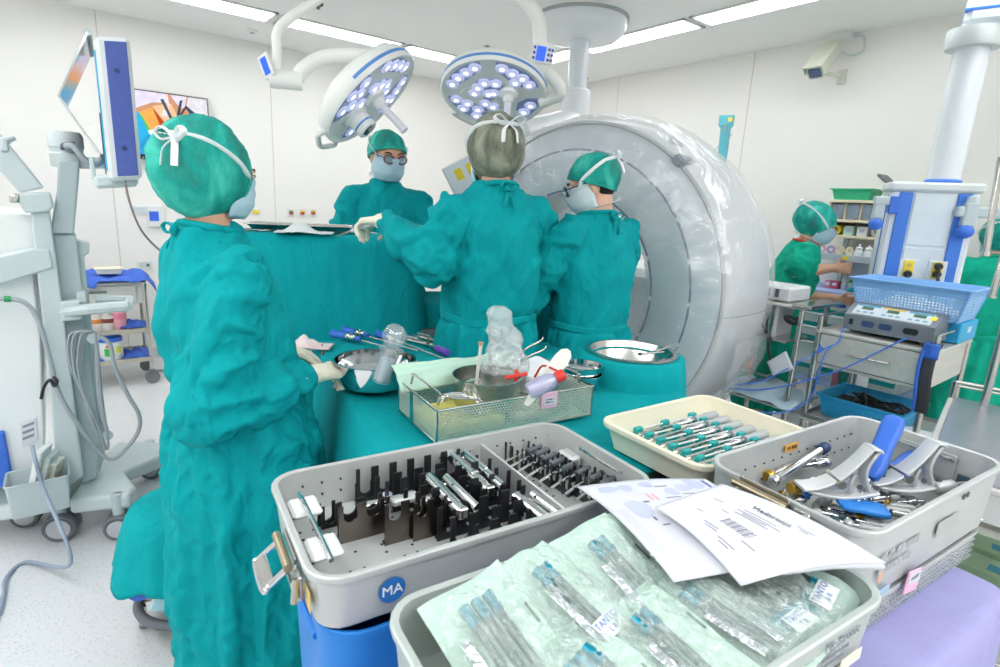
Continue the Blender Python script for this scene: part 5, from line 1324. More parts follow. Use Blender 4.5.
# contents
def mallet(label, a, b, w, th, m=BLUEP, group='blue handles in the deep container'):
    t = thing('bone_tamp', label, 'instrument', a, 0, group); d = b-a; L = d.length; dn = d.normalized(); u, v = frame(dn)
    up = V(0, 0, 1)-dn*dn.z; up.normalize(); sd = dn.cross(up)
    k = MB(); prof = [(0, .55), (.03, .8), (.15, 1), (.55, .85), (.8, .95), (.96, .85), (1, .5)]
    k.loft([[a-a+dn*(L*s_)+sd*x*q+up*y*q for x, y in rrect(w, th, th*.4, 4)] for s_, q in prof]); k.build('grip', m, t)
    MB().tube([V(0, 0, 0)-dn*.005, -dn*.10], [.008, .006], 10).build('shaft', STEEL, t)
    return t
mallet('large blue paddle handle standing out of the deep container', at(868, 478, z=.985), at(896, 418, z=1.085), .046, .030)
mallet('blue handle lying behind the curved retractors', at(880, 482, z=.955), at(918, 455, z=.985), .045, .026)
mallet('blue handle leaning on the right inner wall', at(940, 482, z=.935), at(925, 468, z=.955), .030, .020)
mallet('flat blue handle at the front under the curved retractors', at(888, 512, z=.945), at(838, 502, z=.950), .055, .012, mat('azure_plastic', '#2E86DD', .4))
ARCH = mat('pale_cast_metal', '#D7DADA', .35, .25, var=.03)
def arch(label, base, rz, s=1.0):
    """curved double-armed retractor frame with oval windows"""
    t = thing('curved_retractor', label, 'retractor', base, rz, 'curved white retractors')
    def strip(fc, w, th, nm, n=20):
        k = MB(); rings = []
        for i in range(n+1):
            u_ = i/n; c = fc(u_); tn = (fc(min(1, u_+.01))-fc(max(0, u_-.01))).normalized(); sd = V(0, 1, 0); nn = tn.cross(sd).normalized()
            ww = w(u_) if callable(w) else w
            rings.append([c+sd*x+nn*y for x, y in rrect(ww, th, th*.4, 3)])
        k.loft(rings); k.build(nm, ARCH, t)
    # long concave blade rising to the tip, upright legs with windows, foot ring
    strip(lambda q: V((-.072+.112*q)*s, 0, (.006+.078*q**2.3)*s), lambda q: (.038-.010*q)*s, .005*s, 'blade')
    strip(lambda q: V((.040+.016*math.sin(q*PI*.5))*s, 0, (.084-.006*q*q)*s), lambda q: .030*s, .005*s, 'tip', 8)
    strip(lambda q: V((.054-.016*math.sin(q*PI))*s, 0, (.080-.080*q)*s), lambda q: .024*s, .006*s, 'rear_leg')
    strip(lambda q: V((.020-.004*math.sin(q*PI))*s, 0, (.034-.034*q)*s), lambda q: .020*s, .006*s, 'middle_leg', 10)
    strip(lambda q: V((-.060+.125*q)*s, 0, (.002-.010*math.sin(q*PI))*s), lambda q: .034*s, .006*s, 'foot_plate')
    k = MB(); k.loft([[V(x*s, y*s, z*s) for x, z in ((-.045, .0), (-.01, .0), (.016, .0), (.016, .028), (-.005, .014), (-.03, .006))] for y in (-.004, .004)]); k.build('web', ARCH, t)
    MB().cyl((-.01*s, -.022*s, .02*s), (-.01*s, .022*s, .02*s), .008*s).build('pivot', STEEL, t)
    for x in (.03, .06): MB().cyl((x*s, -.01, .012*s), (x*s, -.014, .012*s), .0045*s).build('screw', DGREY, t)
    return t
arch('curved white retractor nearer the latch', at(838, 490, z=.966), rad(-36), 1.15)
arch('curved white retractor nearer the right wall', at(903, 484, z=.966), rad(-32), 1.15)
def rod(label, a, b, r, parts, name='instrument_rod', group='steel rods in the deep container'):
    t = thing(name, label, 'instrument', a, 0, group); d = b-a; dn = d.normalized()
    MB().tube([V(0, 0, 0), d], r, 10).build('shaft', CHROME, t)
    for s_, L, rr, m, nm in parts: MB().lathe([(.001, 0), (rr*.8, 0), (rr, .004), (rr, L-.004), (rr*.8, L), (.001, L)], d*s_, 16, dn).build(nm, m, t)
    return t
rod('steel rod with a gold ring end, at the left of the deep container', at(768, 476, z=.955), at(800, 462, z=.965), .006, [(-.05, .02, .013, BRASS, 'gold_ring'), (.3, .03, .010, STEEL, 'collar')])
rod('long polished rod with a dark blue end pointing at the back wall', at(772, 482, z=.960), at(824, 448, z=.985), .009, [(.92, .03, .013, mat('dark_blue_metal', '#34466E', .35, .4), 'dark_tip'), (.0, .02, .012, CHROME, 'end_cap')])
rod('short steel rod with a gold collar, lying at the left front', at(792, 488, z=.955), at(830, 478, z=.96), .008, [(-.05, .035, .014, BRASS, 'gold_ring'), (.45, .03, .011, CHROME, 'collar')])
rod('second gold-ended rod beside the blue plug', at(806, 490, z=.953), at(834, 484, z=.955), .007, [(.1, .03, .012, BRASS, 'gold_ring')])
rod('bright bulb-ended rod in the middle of the deep container', at(800, 466, z=.96), at(830, 462, z=.965), .007, [(.5, .035, .013, CHROME, 'bulb_end')])
k = thing('bone_plug', 'small blue plug among the gold-ended rods', 'plug', at(808, 492, z=.953)); MB().ell((0, 0, 0), (.012, .010, .009)).build('cap', mat('azure_plastic', '#2E86DD', .4), k); MB().cyl((0, 0, -.012), (0, 0, .0), .006).build('stem', BLUEP, k)
rod('silver thumb-screw clamp at the right of the deep container', at(935, 488, z=.965), at(968, 483, z=.968), .006, [(.0, .05, .013, ALU, 'clamp_body')])
t = thing('dark_block', 'dark upright plate between the two curved retractors', 'plate', at(884, 478, z=.97), T3R+.3); MB().box((0, 0, .01), (.05, .006, .06), ch=.002).build('plate', mat('slate', '#3E5662', .4), t); MB().box((.0, .006, .03), (.03, .006, .02)).build('clip', STEEL, t)
# a row of slim drivers lying side by side
for i in range(9):
    a = at(880+i*9, 521-i*4.2, z=.925); a = in3(-.03+i*.026, -.075+.002*i, .035); b = in3(-.105+i*.026, .02, .04)
    rod('slim silver driver in the row along the front wall', a, b, .0045, [(-.04, .045, .0085, ALU, 'grip'), (.62, .014, .008, mat('slate', '#3E5662', .4), 'dark_band')], 'slim_driver', 'row of slim drivers in the deep container')
rj = random.Random(11)
for i in range(14):     # the jumble under the retractors
    x, y = rj.uniform(-.20, .18), rj.uniform(-.04, .10); a_ = rj.uniform(-1.2, .5); L = rj.uniform(.07, .13); z = .022+.006*(i % 5)
    a = in3(x-L/2*math.cos(a_), y-L/2*math.sin(a_)*.6, z); b = in3(x+L/2*math.cos(a_), y+L/2*math.sin(a_)*.6, z+.012)
    rod('silver tool in the jumble beneath the curved white retractors', a, b, rj.uniform(.004, .006), [(rj.uniform(-.05, .1), .03, rj.uniform(.009, .012), (CHROME, ALU, STEEL)[i % 3], 'grip'), (.65, .018, .0095, (ALU, CHROME, BRASS)[i % 3], 'collar')], 'instrument_rod', 'jumbled silver tools in the deep container')
t = thing('support_rail', 'grooved silver rail along the front wall of the deep container', 'rail', in3(.06, -.112, .05), T3R)
k = MB()
for i in range(15): k.lathe([(.006, 0), (.011, .003), (.011, .011), (.006, .014)], (-.17+i*.0165, 0, 0), 14, (1, 0, 0), caps=(True, True))
k.build('ribs', ALU, t); MB().tube([(-.18, 0, 0), (.17, .004, .020)], [.007, .006], 10).build('core', ALU, t)
# ---------------- papers over the two containers
def sheet(name, label, cat, c4, n=(24, 24), lift=None, m=PAPER, thick=.0012, marks=None):
    a, b, c, d = c4      # far-left, far-right, near-right, near-left
    o = (a+b+c+d)/4; t = thing(name, label, cat, o)
    f = lambda u, v: a.lerp(b, u).lerp(d.lerp(c, u), v)+V(0, 0, lift(u, v) if lift else 0)-o
    k = MB(); k.grid(n[0], n[1], f); k.build('sheet', m, t, ang=180, thick=thick)
    def patch(u0, v0, u1, v1, mm, nm='print', up=.0011):
        k = MB(); k.grid(6, 3, lambda u, v: f(u0+(u1-u0)*u, v0+(v1-v0)*v)+V(0, 0, up)); k.build(nm, mm, t)
    return t, f, patch
def bump2(u, v): return .010*math.sin(u*PI)*math.sin(v*PI)+.004*noise.noise(V(u*3, v*3, 4))
p4 = (at(577, 487, z=1.040), at(705, 479, z=1.075), at(790, 560, z=1.070), at(674, 581, z=1.045))
t, f, patch = sheet('instruction_sheet', 'white printed leaflet with pale drawings lying between two containers', 'paper', p4, lift=lambda u, v: .012*math.sin(v*PI)+.006*math.sin(u*PI)*(1-v)-.018*max(0, v-.88)*8*.12)
LAV = mat('lavender_print', '#BFC5DE', .8, var=.02); PNK = mat('pink_print', '#E2B4BE', .8); SLATE = mat('slate_print', '#787A90', .8)
def blob(f, t, u, v, ru, rv, m, nm='print', up=.0012):
    k = MB(); n_ = 18; k.v = [tuple(f(u+ru*math.cos(2*PI*i/n_)*(1+.15*math.sin(3*2*PI*i/n_+u*9)), v+rv*math.sin(2*PI*i/n_))+V(0, 0, up)) for i in range(n_)]; k.f = [tuple(range(n_))]; k.build(nm, m, t)
for u, v, ru, rv in ((.17, .12, .075, .05), (.30, .13, .05, .06), (.48, .10, .05, .05), (.60, .24, .05, .06), (.72, .18, .06, .06), (.84, .12, .07, .10), (.22, .42, .085, .11), (.9, .36, .05, .06)): blob(f, t, u, v, ru, rv, LAV)
for u0, v0, u1, v1 in ((.52, .14, .62, .16), (.50, .32, .62, .34), (.66, .28, .78, .30), (.30, .34, .35, .38), (.25, .52, .27, .60), (.27, .60, .33, .625)): patch(u0, v0, u1, (v0+v1)/2, SLATE)
for u0, v0, u1, v1 in ((.38, .24, .40, .34), (.42, .25, .44, .35), (.88, .24, .90, .26)): patch(u0, v0, u1, v1, PNK)
for i in range(4): patch(.05+.02*i, .40, .055+.02*i, .92, mat('faint_print', '#B4B6C4', .8))
patch(.93, .05, .955, .28, BINK)
p4 = (at(655, 507, z=1.080), at(722, 484, z=1.098), at(886, 563, z=1.062), at(741, 586, z=1.052))
t, f, patch = sheet('instruction_booklet', 'folded white booklet with a barcode lying over the pouch container', 'booklet', p4, lift=lambda u, v: .010*math.sin(v*PI)+.010*math.sin(u*PI)*v)
g = MB()
g.grid(20, 8, lambda u, v: f(.30+.70*u, .99)+(f(.5, 1)-f(.5, .9)).normalized()*(.006*math.sin(v*PI)-.010*v)*(.4+.6*u)+V(0, 0, -.001-.018*v*(.3+.7*u))); g.build('folded_edge', PAPER, t, ang=180, thick=.001)
for i in range(15): patch(.30, .42+.016*i, .40, .42+.016*i+(.006 if i % 3 else .010), mat('barcode_grey', '#777784', .8))
TG = mat('text_grey', '#9797A6', .8)
for u, v0, v1 in ((.52, .36, .62), (.55, .40, .58), (.58, .34, .66), (.62, .36, .60), (.20, .36, .50), (.17, .40, .52), (.14, .56, .72), (.11, .60, .70), (.25, .66, .78), (.46, .30, .36), (.78, .62, .74), (.75, .66, .72), (.60, .14, .22), (.30, .2, .26)): patch(u, v0, u+.014, v1, TG)
q = f(.72, .50); ux = f(.72, .60)-f(.72, .40); uy = f(.80, .5)-f(.64, .5); uy = (uy-ux*(uy.dot(ux)/ux.length_squared))
k = MB(); k.text('Medtronic', .0125, q+V(0, 0, .0022), ux, uy, .0002); k.build('lettering', DINK, t)
# ---------------- cream tray of drivers
T4C, T4R = V(1.192, .690, 0), rad(-3.5)
T4W, T4L, T4H = .405, .292, .075
T4Z = TZ+.008
t4 = thing('plastic_tray', 'cream plastic tray of six driver handles on the teal drape', 'tray', (T4C.x, T4C.y, T4Z), T4R)
MB().tray(T4W, T4L, T4H, r=.035, t=.004, rim=.012, rimh=.014, taper=.018).build('body', CREAM, t4)
scribble(t4, 'faded_print', mat('brown_pen', '#B7AB90', .8), (-.05, -T4L/2+.0105, .040), (1, 0, 0), (0, .24, .97), .06, 1, .014, 6)
for x in (-.135, -.035, .075):
    k = MB(); k.box((x, -.01, .020), (.018, .225, .022), ch=.003)
    k.build('silicone_holder', TEALP, t4)
    for i in range(7): MB().box((x+.016, .085-i*.036+.018, .040), (.026, .014, .026), ch=.003).build('holder_tooth', TEALP, t4)
GH = mat('grey_handle', '#AEB3B4', .4, .3, var=.04)
for i in range(6):
    y = .085-i*.036
    q = V(T4C.x, T4C.y, T4Z)+rz3(T4R) @ V(.02, y, .042)
    t = thing('bone_driver', ['grey-handled driver in the cream tray, farthest from the camera', 'grey-handled driver in the cream tray, second from the back', 'grey-handled driver in the cream tray, third from the back', 'grey-handled driver in the cream tray, fourth from the back', 'grey-handled driver in the cream tray, second from the front', 'grey-handled driver in the cream tray, closest to the front wall'][i], 'driver', q, T4R+rad(-3), 'drivers in the cream tray')
    MB().lathe([(.001, .055), (.011, .055), (.012, .062), (.011, .085), (.0135, .10), (.0135, .135), (.011, .140), (.001, .140)], (0, 0, 0), 16, (1, 0, 0)).build('handle', GH, t)
    MB().lathe([(.001, -.02), (.006, -.02), (.006, .0), (.009, .004), (.009, .05), (.005, .056), (.001, .056)], (0, 0, 0), 14, (1, 0, 0)).build('collar', CHROME, t)
    MB().tube([(-.02, 0, 0), (-.10, 0, -.002), (-.15, 0, -.004)], [.005, .0042, .0055], 8).build('shaft', STEEL, t)
    MB().box((-.155, 0, -.004), (.03, .012, .006), ch=.002).build('tip', STEEL, t)
    MB().tube([(-.13, .012, .004), (.06, .014, .004)], .0022, 6).build('guide_wire', WHITEP, t)
# ---------------- perforated wire basket and what lies in it
T5C, T5R, T5W, T5L, T5H = V(.905, 1.150, 0), rad(-6.5), .475, .245, .088
T5Z = TZ+.012
t5 = thing('mesh_basket', 'perforated steel basket holding a pot, bottle and packets, on the teal table', 'basket', (T5C.x, T5C.y, T5Z), T5R)
def perf_wall(nm, a, b, h, z0=.004):
    a, b = Vector(a), Vector(b); L = (b-a).length
    me = bpy.data.meshes.new(nm); me.from_pydata([a+V(0, 0, z0), b+V(0, 0, z0), b+V(0, 0, h), a+V(0, 0, h)], [], [(0, 1, 2, 3)])
    uv = me.uv_layers.new(name='UVMap')
    for i, c in enumerate(((0, 0), (L, 0), (L, h), (0, h))): uv.data[i].uv = c
    me.materials.append(PERF); o = bpy.data.objects.new(nm, me); COL.objects.link(o); o.parent = t5
w2, l2 = T5W/2, T5L/2
cs = [(-w2, -l2, 0), (w2, -l2, 0), (w2, l2, 0), (-w2, l2, 0)]
for i in range(4): perf_wall('side_panel', cs[i], cs[(i+1) % 4], T5H)
me = bpy.data.meshes.new('base_panel'); me.from_pydata([V(*c)+V(0, 0, .004) for c in cs], [], [(0, 1, 2, 3)]); uv = me.uv_layers.new(name='UVMap')
for i, c in enumerate(((0, 0), (T5W, 0), (T5W, T5L), (0, T5L))): uv.data[i].uv = c
me.materials.append(PERF); o = bpy.data.objects.new('base_panel', me); COL.objects.link(o); o.parent = t5
k = MB()
for z in (.004, T5H):
    k.tube([V(*c)+V(0, 0, z) for c in cs+[cs[0]]], .0032, 8)
for c in cs: k.tube([V(*c)+V(0, 0, 0), V(*c)+V(0, 0, T5H)], .003, 8)
k.build('rim_frame', STEEL, t5)
MB().box((-w2-.001, .03, T5H/2), (.0025, .024, T5H)).build('flat_bar', STEEL, t5)
for sx in (-1, 1):
    MB().tube(spline([(sx*w2*.92, -.085, T5H), (sx*w2*.90, -.085, T5H+.020), (sx*w2*.90, -.075, T5H+.028), (sx*w2*.90, .075, T5H+.028), (sx*w2*.90, .085, T5H+.020), (sx*w2*.92, .085, T5H)], 5), .0032, 8).build('handle', STEEL, t5)
for x in (-.2, .2):
    for y in (-.09, .09): MB().box((x, y, -.003), (.03, .03, .009)).build('foot', BRUSHED, t5)
def in5(x, y, z=0): return V(T5C.x, T5C.y, T5Z)+rz3(T5R) @ V(x, y, z)
k = MB(); k.box((0, 0, 0), (.052, .003, .044), ch=.001); o = k.build('name_tag', PINK); tag(o, 'pink name tag hung on the front of the steel basket', 'tag'); o.location = in5(.085, -l2-.005, T5H-.018); o.rotation_euler = (0, 0, T5R)
o2 = MB().box((0, -.002, -.002), (.036, .001, .020)).build('tag_paper', PAPER, o); scribble(o2, 'tag_print', DINK, (-.014, -.0028, .003), (1, 0, 0), (0, 0, 1), .026, 2, .0045, 5)
# pot
t = bowl('steel_pot', 'brushed steel pot sitting in the perforated basket', in5(-.03, .005, .012), .092, .104, rim=.004, base=.90, m=STEEL, cat='pot')
t = thing('stirring_stick', 'pale stick leaning in the steel pot', 'stick', in5(.0, .0, .03)); a = at(460, 385, D=1.42)-in5(0, 0, .03); b = at(481, 345, D=1.44)-in5(0, 0, .03)
MB().tube([a*.6, b], .0045, 8).build('shaft', mat('pale_stick', '#DAD8CE', .5), t); MB().cyl(b, b+V(0, 0, .008), .007).build('end', mat('tan_end', '#B59A86', .5), t)
# sheet of green wrap, yellow rolls, wire loops, white packets
g = MB(); g.grid(22, 14, lambda u, v: V((u-.5)*.40, (v-.5)*.085, .012*math.sin(v*PI)+.010*noise.noise(V(u*4, v*4, 7))+.02*v))
o = g.build('green_wrap', mat('pale_green_wrap', '#BFE3CF', .7, var=.04, bump=.2, bscale=30), ang=180, thick=.002); o.location = in5(-.05, .128, .088); o.rotation_euler = (rad(26), 0, T5R+.03); tag(o, 'sheet of pale green wrap along the back of the steel basket', 'wrap')
o = MB().box((0, 0, 0), (.20, .16, .03), ch=.006).build('yellow_pad', mat('pale_yellow_pad', '#E8E07C', .8, var=.12, vscale=40, bump=.4, bscale=90)); o.location = in5(-.13, -.02, .022); o.rotation_euler = (0, 0, T5R); tag(o, 'pale yellow pad on the floor of the steel basket', 'pad')
o = MB().box((0, 0, 0), (.12, .14, .025), ch=.008).build('beige_pad', mat('beige_pad', '#DCD6C4', .8, var=.1, vscale=40)); o.location = in5(.05, -.03, .02); o.rotation_euler = (0, 0, T5R+.1); tag(o, 'beige pad on the floor of the steel basket, right of the yellow one', 'pad')
t = thing('wire_whisk', 'bundle of steel wire loops in the left half of the basket', 'wire bundle', in5(-.13, -.045, .05), T5R)
for i in range(6): MB().tube(spline([(-.06+.01*i, .02, .02), (-.03, .03-.008*i, .035), (.04, .02-.01*i, .025), (.06, -.02, -.01), (.02, -.04+.004*i, .0), (-.05, -.02, .01)]), .0022, 6).build('loop', CHROME, t)
o = MB().loft([[V(x*q, y*q, z) for x, y in rrect(.13, .09, .02)] for z, q in ((0, .9), (.004, 1), (.055, .92), (.06, .8))]).build('paper_packet', mat('white_packet', '#EEF1F3', .7, var=.02, bump=.2, bscale=15)); o.location = in5(.155, .055, .055); o.rotation_euler = (rad(10), rad(-8), T5R+.2); tag(o, 'white paper packet at the right end of the steel basket', 'packet')
# kidney dish of milky plastic standing on edge
t = thing('plastic_scoop', 'long milky plastic paddle slanting out of the basket beside the red cap', 'scoop', in5(.10, .02, .05))
a = at(533, 396, D=1.31)-in5(.10, .02, .05); b = at(568, 351, D=1.38)-in5(.10, .02, .05); d = (b-a); dn = d.normalized(); sd = dn.cross(V(.55, .75, -.35)).normalized(); nn = dn.cross(sd)
k = MB(); k.loft([[a+d*s_+sd*x*w_+nn*(y-.012*(abs(x)/.02)**2*0) for x, y in rrect(.040, .006, .002)] for s_, w_ in ((-.2, .3), (0, .55), (.3, .95), (.8, 1), (.95, .8), (1.02, .3))]); k.build('blade', mat('milky_paddle', '#E9EBE2', .35, alpha=.88, spec=.6), t)
k = MB(); k.loft([[a+d*s_+sd*x*w_*.55+nn*(y-.004) for x, y in rrect(.040, .003, .001)] for s_, w_ in ((.35, .8), (.8, 1), (.95, .6))]); k.build('inset', mat('pale_inset', '#D6D9D4', .5), t)
# bottle with red cap
t = thing('clear_bottle', 'clear bottle with a red cap lying on top of the basket', 'bottle', in5(.12, -.075, .085)); a = at(528, 392, D=1.25)-in5(.12, -.075, .085); b = at(556, 378, D=1.27)-in5(.12, -.075, .085); dn = (b-a).normalized(); L = (b-a).length
MB().lathe([(.001, 0), (.018, .002), (.021, .01), (.021, L*.75), (.017, L*.88), (.010, L), (.001, L)], a, 20, dn).build('body', clear('bottle_plastic', '#B9B6E6', .55, .1, .2, 10, .7), t)
MB().lathe([(.001, 0), (.014, 0), (.014, .018), (.012, .022), (.001, .022)], b, 18, dn).build('cap', RED, t)
MB().tube(spline([b*.2+V(-.03, .03, .02), b*.5+V(0, .04, .035), b+V(.02, .02, .01)]), .003).build('red_cord', RED, t)
t = thing('valve_tap', 'red plastic three-way tap beside the steel pot', 'tap', at(515, 376, D=1.33)); MB().tube([(-.03, .0, 0), (.03, -.01, .004)], .005, 8).build('body', RED, t); MB().tube([(0, -.004, -.012), (.004, .0, .016)], .0045, 8).build('lever', RED, t)
# cloudy plastic bag standing over the pot
def bag():
    base = at(508, 372, D=1.50); tp = at(505, 307, D=1.52); t = thing('plastic_bag', 'cloudy clear plastic bag standing up behind the steel pot', 'bag', base)
    d = tp-base; k = MB(); rr = []
    sd = V(CR.x, CR.y, 0).normalized(); fw = V(-sd.y, sd.x, 0)
    for i in range(44):
        v = i/43; hw = .050*(1-v)**.75+.013+.012*math.exp(-((v-.9)/.10)**2); ox = .012*math.sin(v*5)-.010*(1-v)-.006
        rg = []
        for j in range(72):
            a = 2*PI*j/72; ca, sa = math.cos(a), math.sin(a)
            w = 1+.30*noise.noise(V(ca*2.2, sa*2.2, v*4))+.22*noise.noise(V(ca*5, sa*5, v*9))+.10*noise.noise(V(ca*11, sa*11, v*18))
            rg.append(d*v+sd*(ox+hw*ca*w)+fw*(hw*.7*sa*w)+V(0, 0, .006*noise.noise(V(ca*4, sa*4, v*6+3))))
        rr.append(rg)
    k.loft(rr); k.build('film', BAGF, t, ang=180)
    k = MB(); k.loft([[p*.9+d*.04+sd*.004*math.sin(i*1.3) for p in map(Vector, r)] for i, r in enumerate(rr[4:30])]); k.build('inner_fold', clear('inner_film', '#F4F7F9', .22, .2, .8, 20, .7), t, ang=180)
bag()
for lb, a, b in (('bent steel hook sticking up behind the plastic bag, upper', (524, 350), (542, 340)), ('bent steel hook sticking up behind the plastic bag, lower', (526, 358), (545, 349))):
    p = at(*a, D=1.55); q = at(*b, D=1.56)-p; t = thing('steel_hook', lb, 'hook', p); MB().tube(spline([V(-.04, .02, -.05), V(0, 0, 0), q*.9, q+V(.004, 0, .008)]), .0025, 6).build('shaft', STEEL, t); MB().ell(V(-.04, .02, -.05), (.006, .006, .006)).build('end', STEEL, t)
# ------------------------------------------------------------------ right side of the room
def perf(name, cell, fill, col, rough=.45, metal=0):
    """lattice plastic: square holes cut by maths over metric UVs"""
    m = bpy.data.materials.new(name); m.use_nodes = True; n, l = m.node_tree.nodes, m.node_tree.links; b = n['Principled BSDF']
    b.inputs['Base Color'].default_value = rgb(col); b.inputs['Roughness'].default_value = rough; b.inputs['Metallic'].default_value = metal
    uv = n.new('ShaderNodeUVMap'); sep = n.new('ShaderNodeSeparateXYZ'); l.new(uv.outputs[0], sep.inputs[0]); o = []
    for i in (0, 1):
        a = n.new('ShaderNodeMath'); a.operation = 'MULTIPLY'; a.inputs[1].default_value = 1/cell; l.new(sep.outputs[i], a.inputs[0])
        f = n.new('ShaderNodeMath'); f.operation = 'FRACT'; l.new(a.outputs[0], f.inputs[0])
        c = n.new('ShaderNodeMath'); c.operation = 'LESS_THAN'; c.inputs[1].default_value = fill; l.new(f.outputs[0], c.inputs[0]); o.append(c.outputs[0])
    k = n.new('ShaderNodeMath'); k.operation = 'MAXIMUM'; l.new(o[0], k.inputs[0]); l.new(o[1], k.inputs[1]); l.new(k.outputs[0], b.inputs['Alpha'])
    return m
LBLUE = perf('light_blue_lattice', .014, .48, '#9CCBF7'); CYANL = perf('cyan_lattice', .013, .55, '#2FA6DC'); GREENL = perf('green_lattice', .012, .6, '#35C08E')
def quad(nm, pts, mt, parent):
    me = bpy.data.meshes.new(nm); me.from_pydata([Vector(p) for p in pts], [], [(0, 1, 2, 3)]); uv = me.uv_layers.new(name='UVMap')
    a, b, c, d = [Vector(p) for p in pts]; w0 = (b-a).length; w1 = (c-d).length; hh = (d-a).length
    for i, q in enumerate(((-w0/2, 0), (w0/2, 0), (w1/2, hh), (-w1/2, hh))): uv.data[i].uv = q
    me.materials.append(mt); o = bpy.data.objects.new(nm, me); COL.objects.link(o); o.parent = parent; return o
def basket(name, label, c, w, l, h, rz, lat, sol, taper=.03, cat='basket', band=.045):
    """open plastic basket: lattice sides, solid rim band and corners"""
    t = thing(name, label, cat, c, rz)
    lo = [(-w/2+taper, -l/2+taper), (w/2-taper, -l/2+taper), (w/2-taper, l/2-taper), (-w/2+taper, l/2-taper)]; hi = [(-w/2, -l/2), (w/2, -l/2), (w/2, l/2), (-w/2, l/2)]
    mid = lambda i, k: V(lo[i][0]+(hi[i][0]-lo[i][0])*k, lo[i][1]+(hi[i][1]-lo[i][1])*k, h*k)
    kb = 1-band/h
    for i in range(4):
        j = (i+1) % 4; quad('lattice_side', (mid(i, .06), mid(j, .06), mid(j, kb), mid(i, kb)), lat, t)
    k = MB()
    k.loft([[V(*p, z) for p in [(x*q, y*q) for x, y in rrect(w-2*taper, l-2*taper, .02)]] for z, q in ((0, .97), (.004, 1), (h*.06, 1.0))], (True, True)); k.build('base', sol, t)
    k = MB(); R = []
    for kk, e in ((kb, 0), (1-.01/h, 0), (1-.008/h, .018), (1, .018), (1, .003), (kb, -.003)):
        ww = w-2*taper*(1-kk)+2*e; ll = l-2*taper*(1-kk)+2*e; R.append([V(x, y, h*kk) for x, y in rrect(ww, ll, .012)])
    k.loft(R+[R[0]], (False, False)); k.build('rim', sol, t)
    for i in range(4): MB().tube([mid(i, .03), mid(i, 1)], .006, 8).build('corner_post', sol, t)
    return t
# ---------------- drawer cabinet along the right wall
CX0 = 4.06
t = thing('drawer_cabinet', 'white drawer cabinet with teal drawer gaps under the shelf unit', 'cabinet', (0, 0, 0))
CW = mat('cabinet_white', '#DDE3E8', .45, var=.02); LAVE = mat('lavender_edge', '#A9BCEB', .5, var=.02); TGAP = mat('teal_drawer', '#1A9C9C', .5)
MB().box((4.30, 1.52, .72), (.46, .84, .58), ch=.006).build('body', CW, t); MB().box((4.30, 1.52, 1.03), (.52, .90, .028), ch=.006).build('worktop', LAVE, t)
MB().box((4.30, 1.52, .41), (.48, .86, .05), ch=.006).build('plinth', LAVE, t)
for i, (z, hh) in enumerate(((.955, .085), (.85, .075), (.755, .075), (.60, .17))):
    d = MB(); d.box((CX0-.006, 1.52, z), (.025, .82, hh-.012), ch=.004); o = d.build('drawer', CW, t)
    MB().box((CX0-.003, 1.52, z-hh/2-.010), (.02, .82, .034)).build('teal_gap', TGAP, o)
    MB().box((CX0-.022, 1.52, z+hh/2-.014), (.012, .80, .012), ch=.003).build('handle', GREYP, o)
MB().box((CX0-.021, 1.52, .955), (.004, .11, .022)).build('label_strip', BLUEP, t); MB().box((CX0-.021, 1.73, .955), (.004, .09, .022)).build('label_strip', mat('faded_blue', '#8FB0E6', .5), t)
for y in (1.15, 1.89):
    for x in (4.12, 4.48): MB().cyl((x, y-.015, .05), (x, y+.015, .05), .05, seg=18).build('caster', BLACKP, t); MB().cyl((x, y, .06), (x, y, .39), .018).build('caster_stem', STEEL, t)
# ---------------- shelf unit over it
SX = 4.22
t = thing('shelf_unit', 'cream shelf unit of clear bins above the drawer cabinet', 'shelf', (0, 0, 0))
SHC = mat('cream_shelf', '#E8DCC0', .55, var=.03)
def shelfb(z, x0, y0, y1, m, nm, th=.018): MB().box(((x0+WX-.01)/2, (y0+y1)/2, z), (WX-.01-x0, y1-y0, th), ch=.003).build(nm, m, t)
shelfb(1.635, SX, 1.27, 1.76, SHC, 'top_board'); shelfb(1.505, SX, 1.27, 1.76, SHC, 'upper_board'); shelfb(1.40, SX, 1.25, 1.74, SHC, 'middle_board'); shelfb(1.265, SX-.08, 1.22, 1.84, mat('shelf_grey', '#BFC8D0', .45), 'lower_board', .03)
MB().box((SX-.084, 1.53, 1.262), (.006, .62, .045), ch=.002).build('label_rail', MATS['shelf_grey'], t); MB().box((SX-.088, 1.56, 1.262), (.003, .04, .026)).build('yellow_label', YELLOW, t)
MB().box((WX-.012, 1.50, 1.52), (.008, .52, .26)).build('back_board', mat('shelf_back', '#DDD9D2', .6), t)
for y in (1.275, 1.755): MB().box(((SX+WX)/2, y, 1.52), (WX-SX-.02, .012, .24)).build('side_board', SHC, t)
for y in (1.30, 1.72): MB().box((WX-.05, y, 1.03), (.03, .03, .75)).build('post', STEEL, t)
for i in range(4): MB().box(((SX+WX)/2, 1.37+.095*i, 1.57), (WX-SX-.03, .006, .12)).build('divider', SHC, t)
binb = clear('clear_bin_plastic', '#C9D4EC', .5, .1, .1, 8, .6); BINC = mat('blue_packets', '#9DB3E4', .6, var=.25, vscale=30)
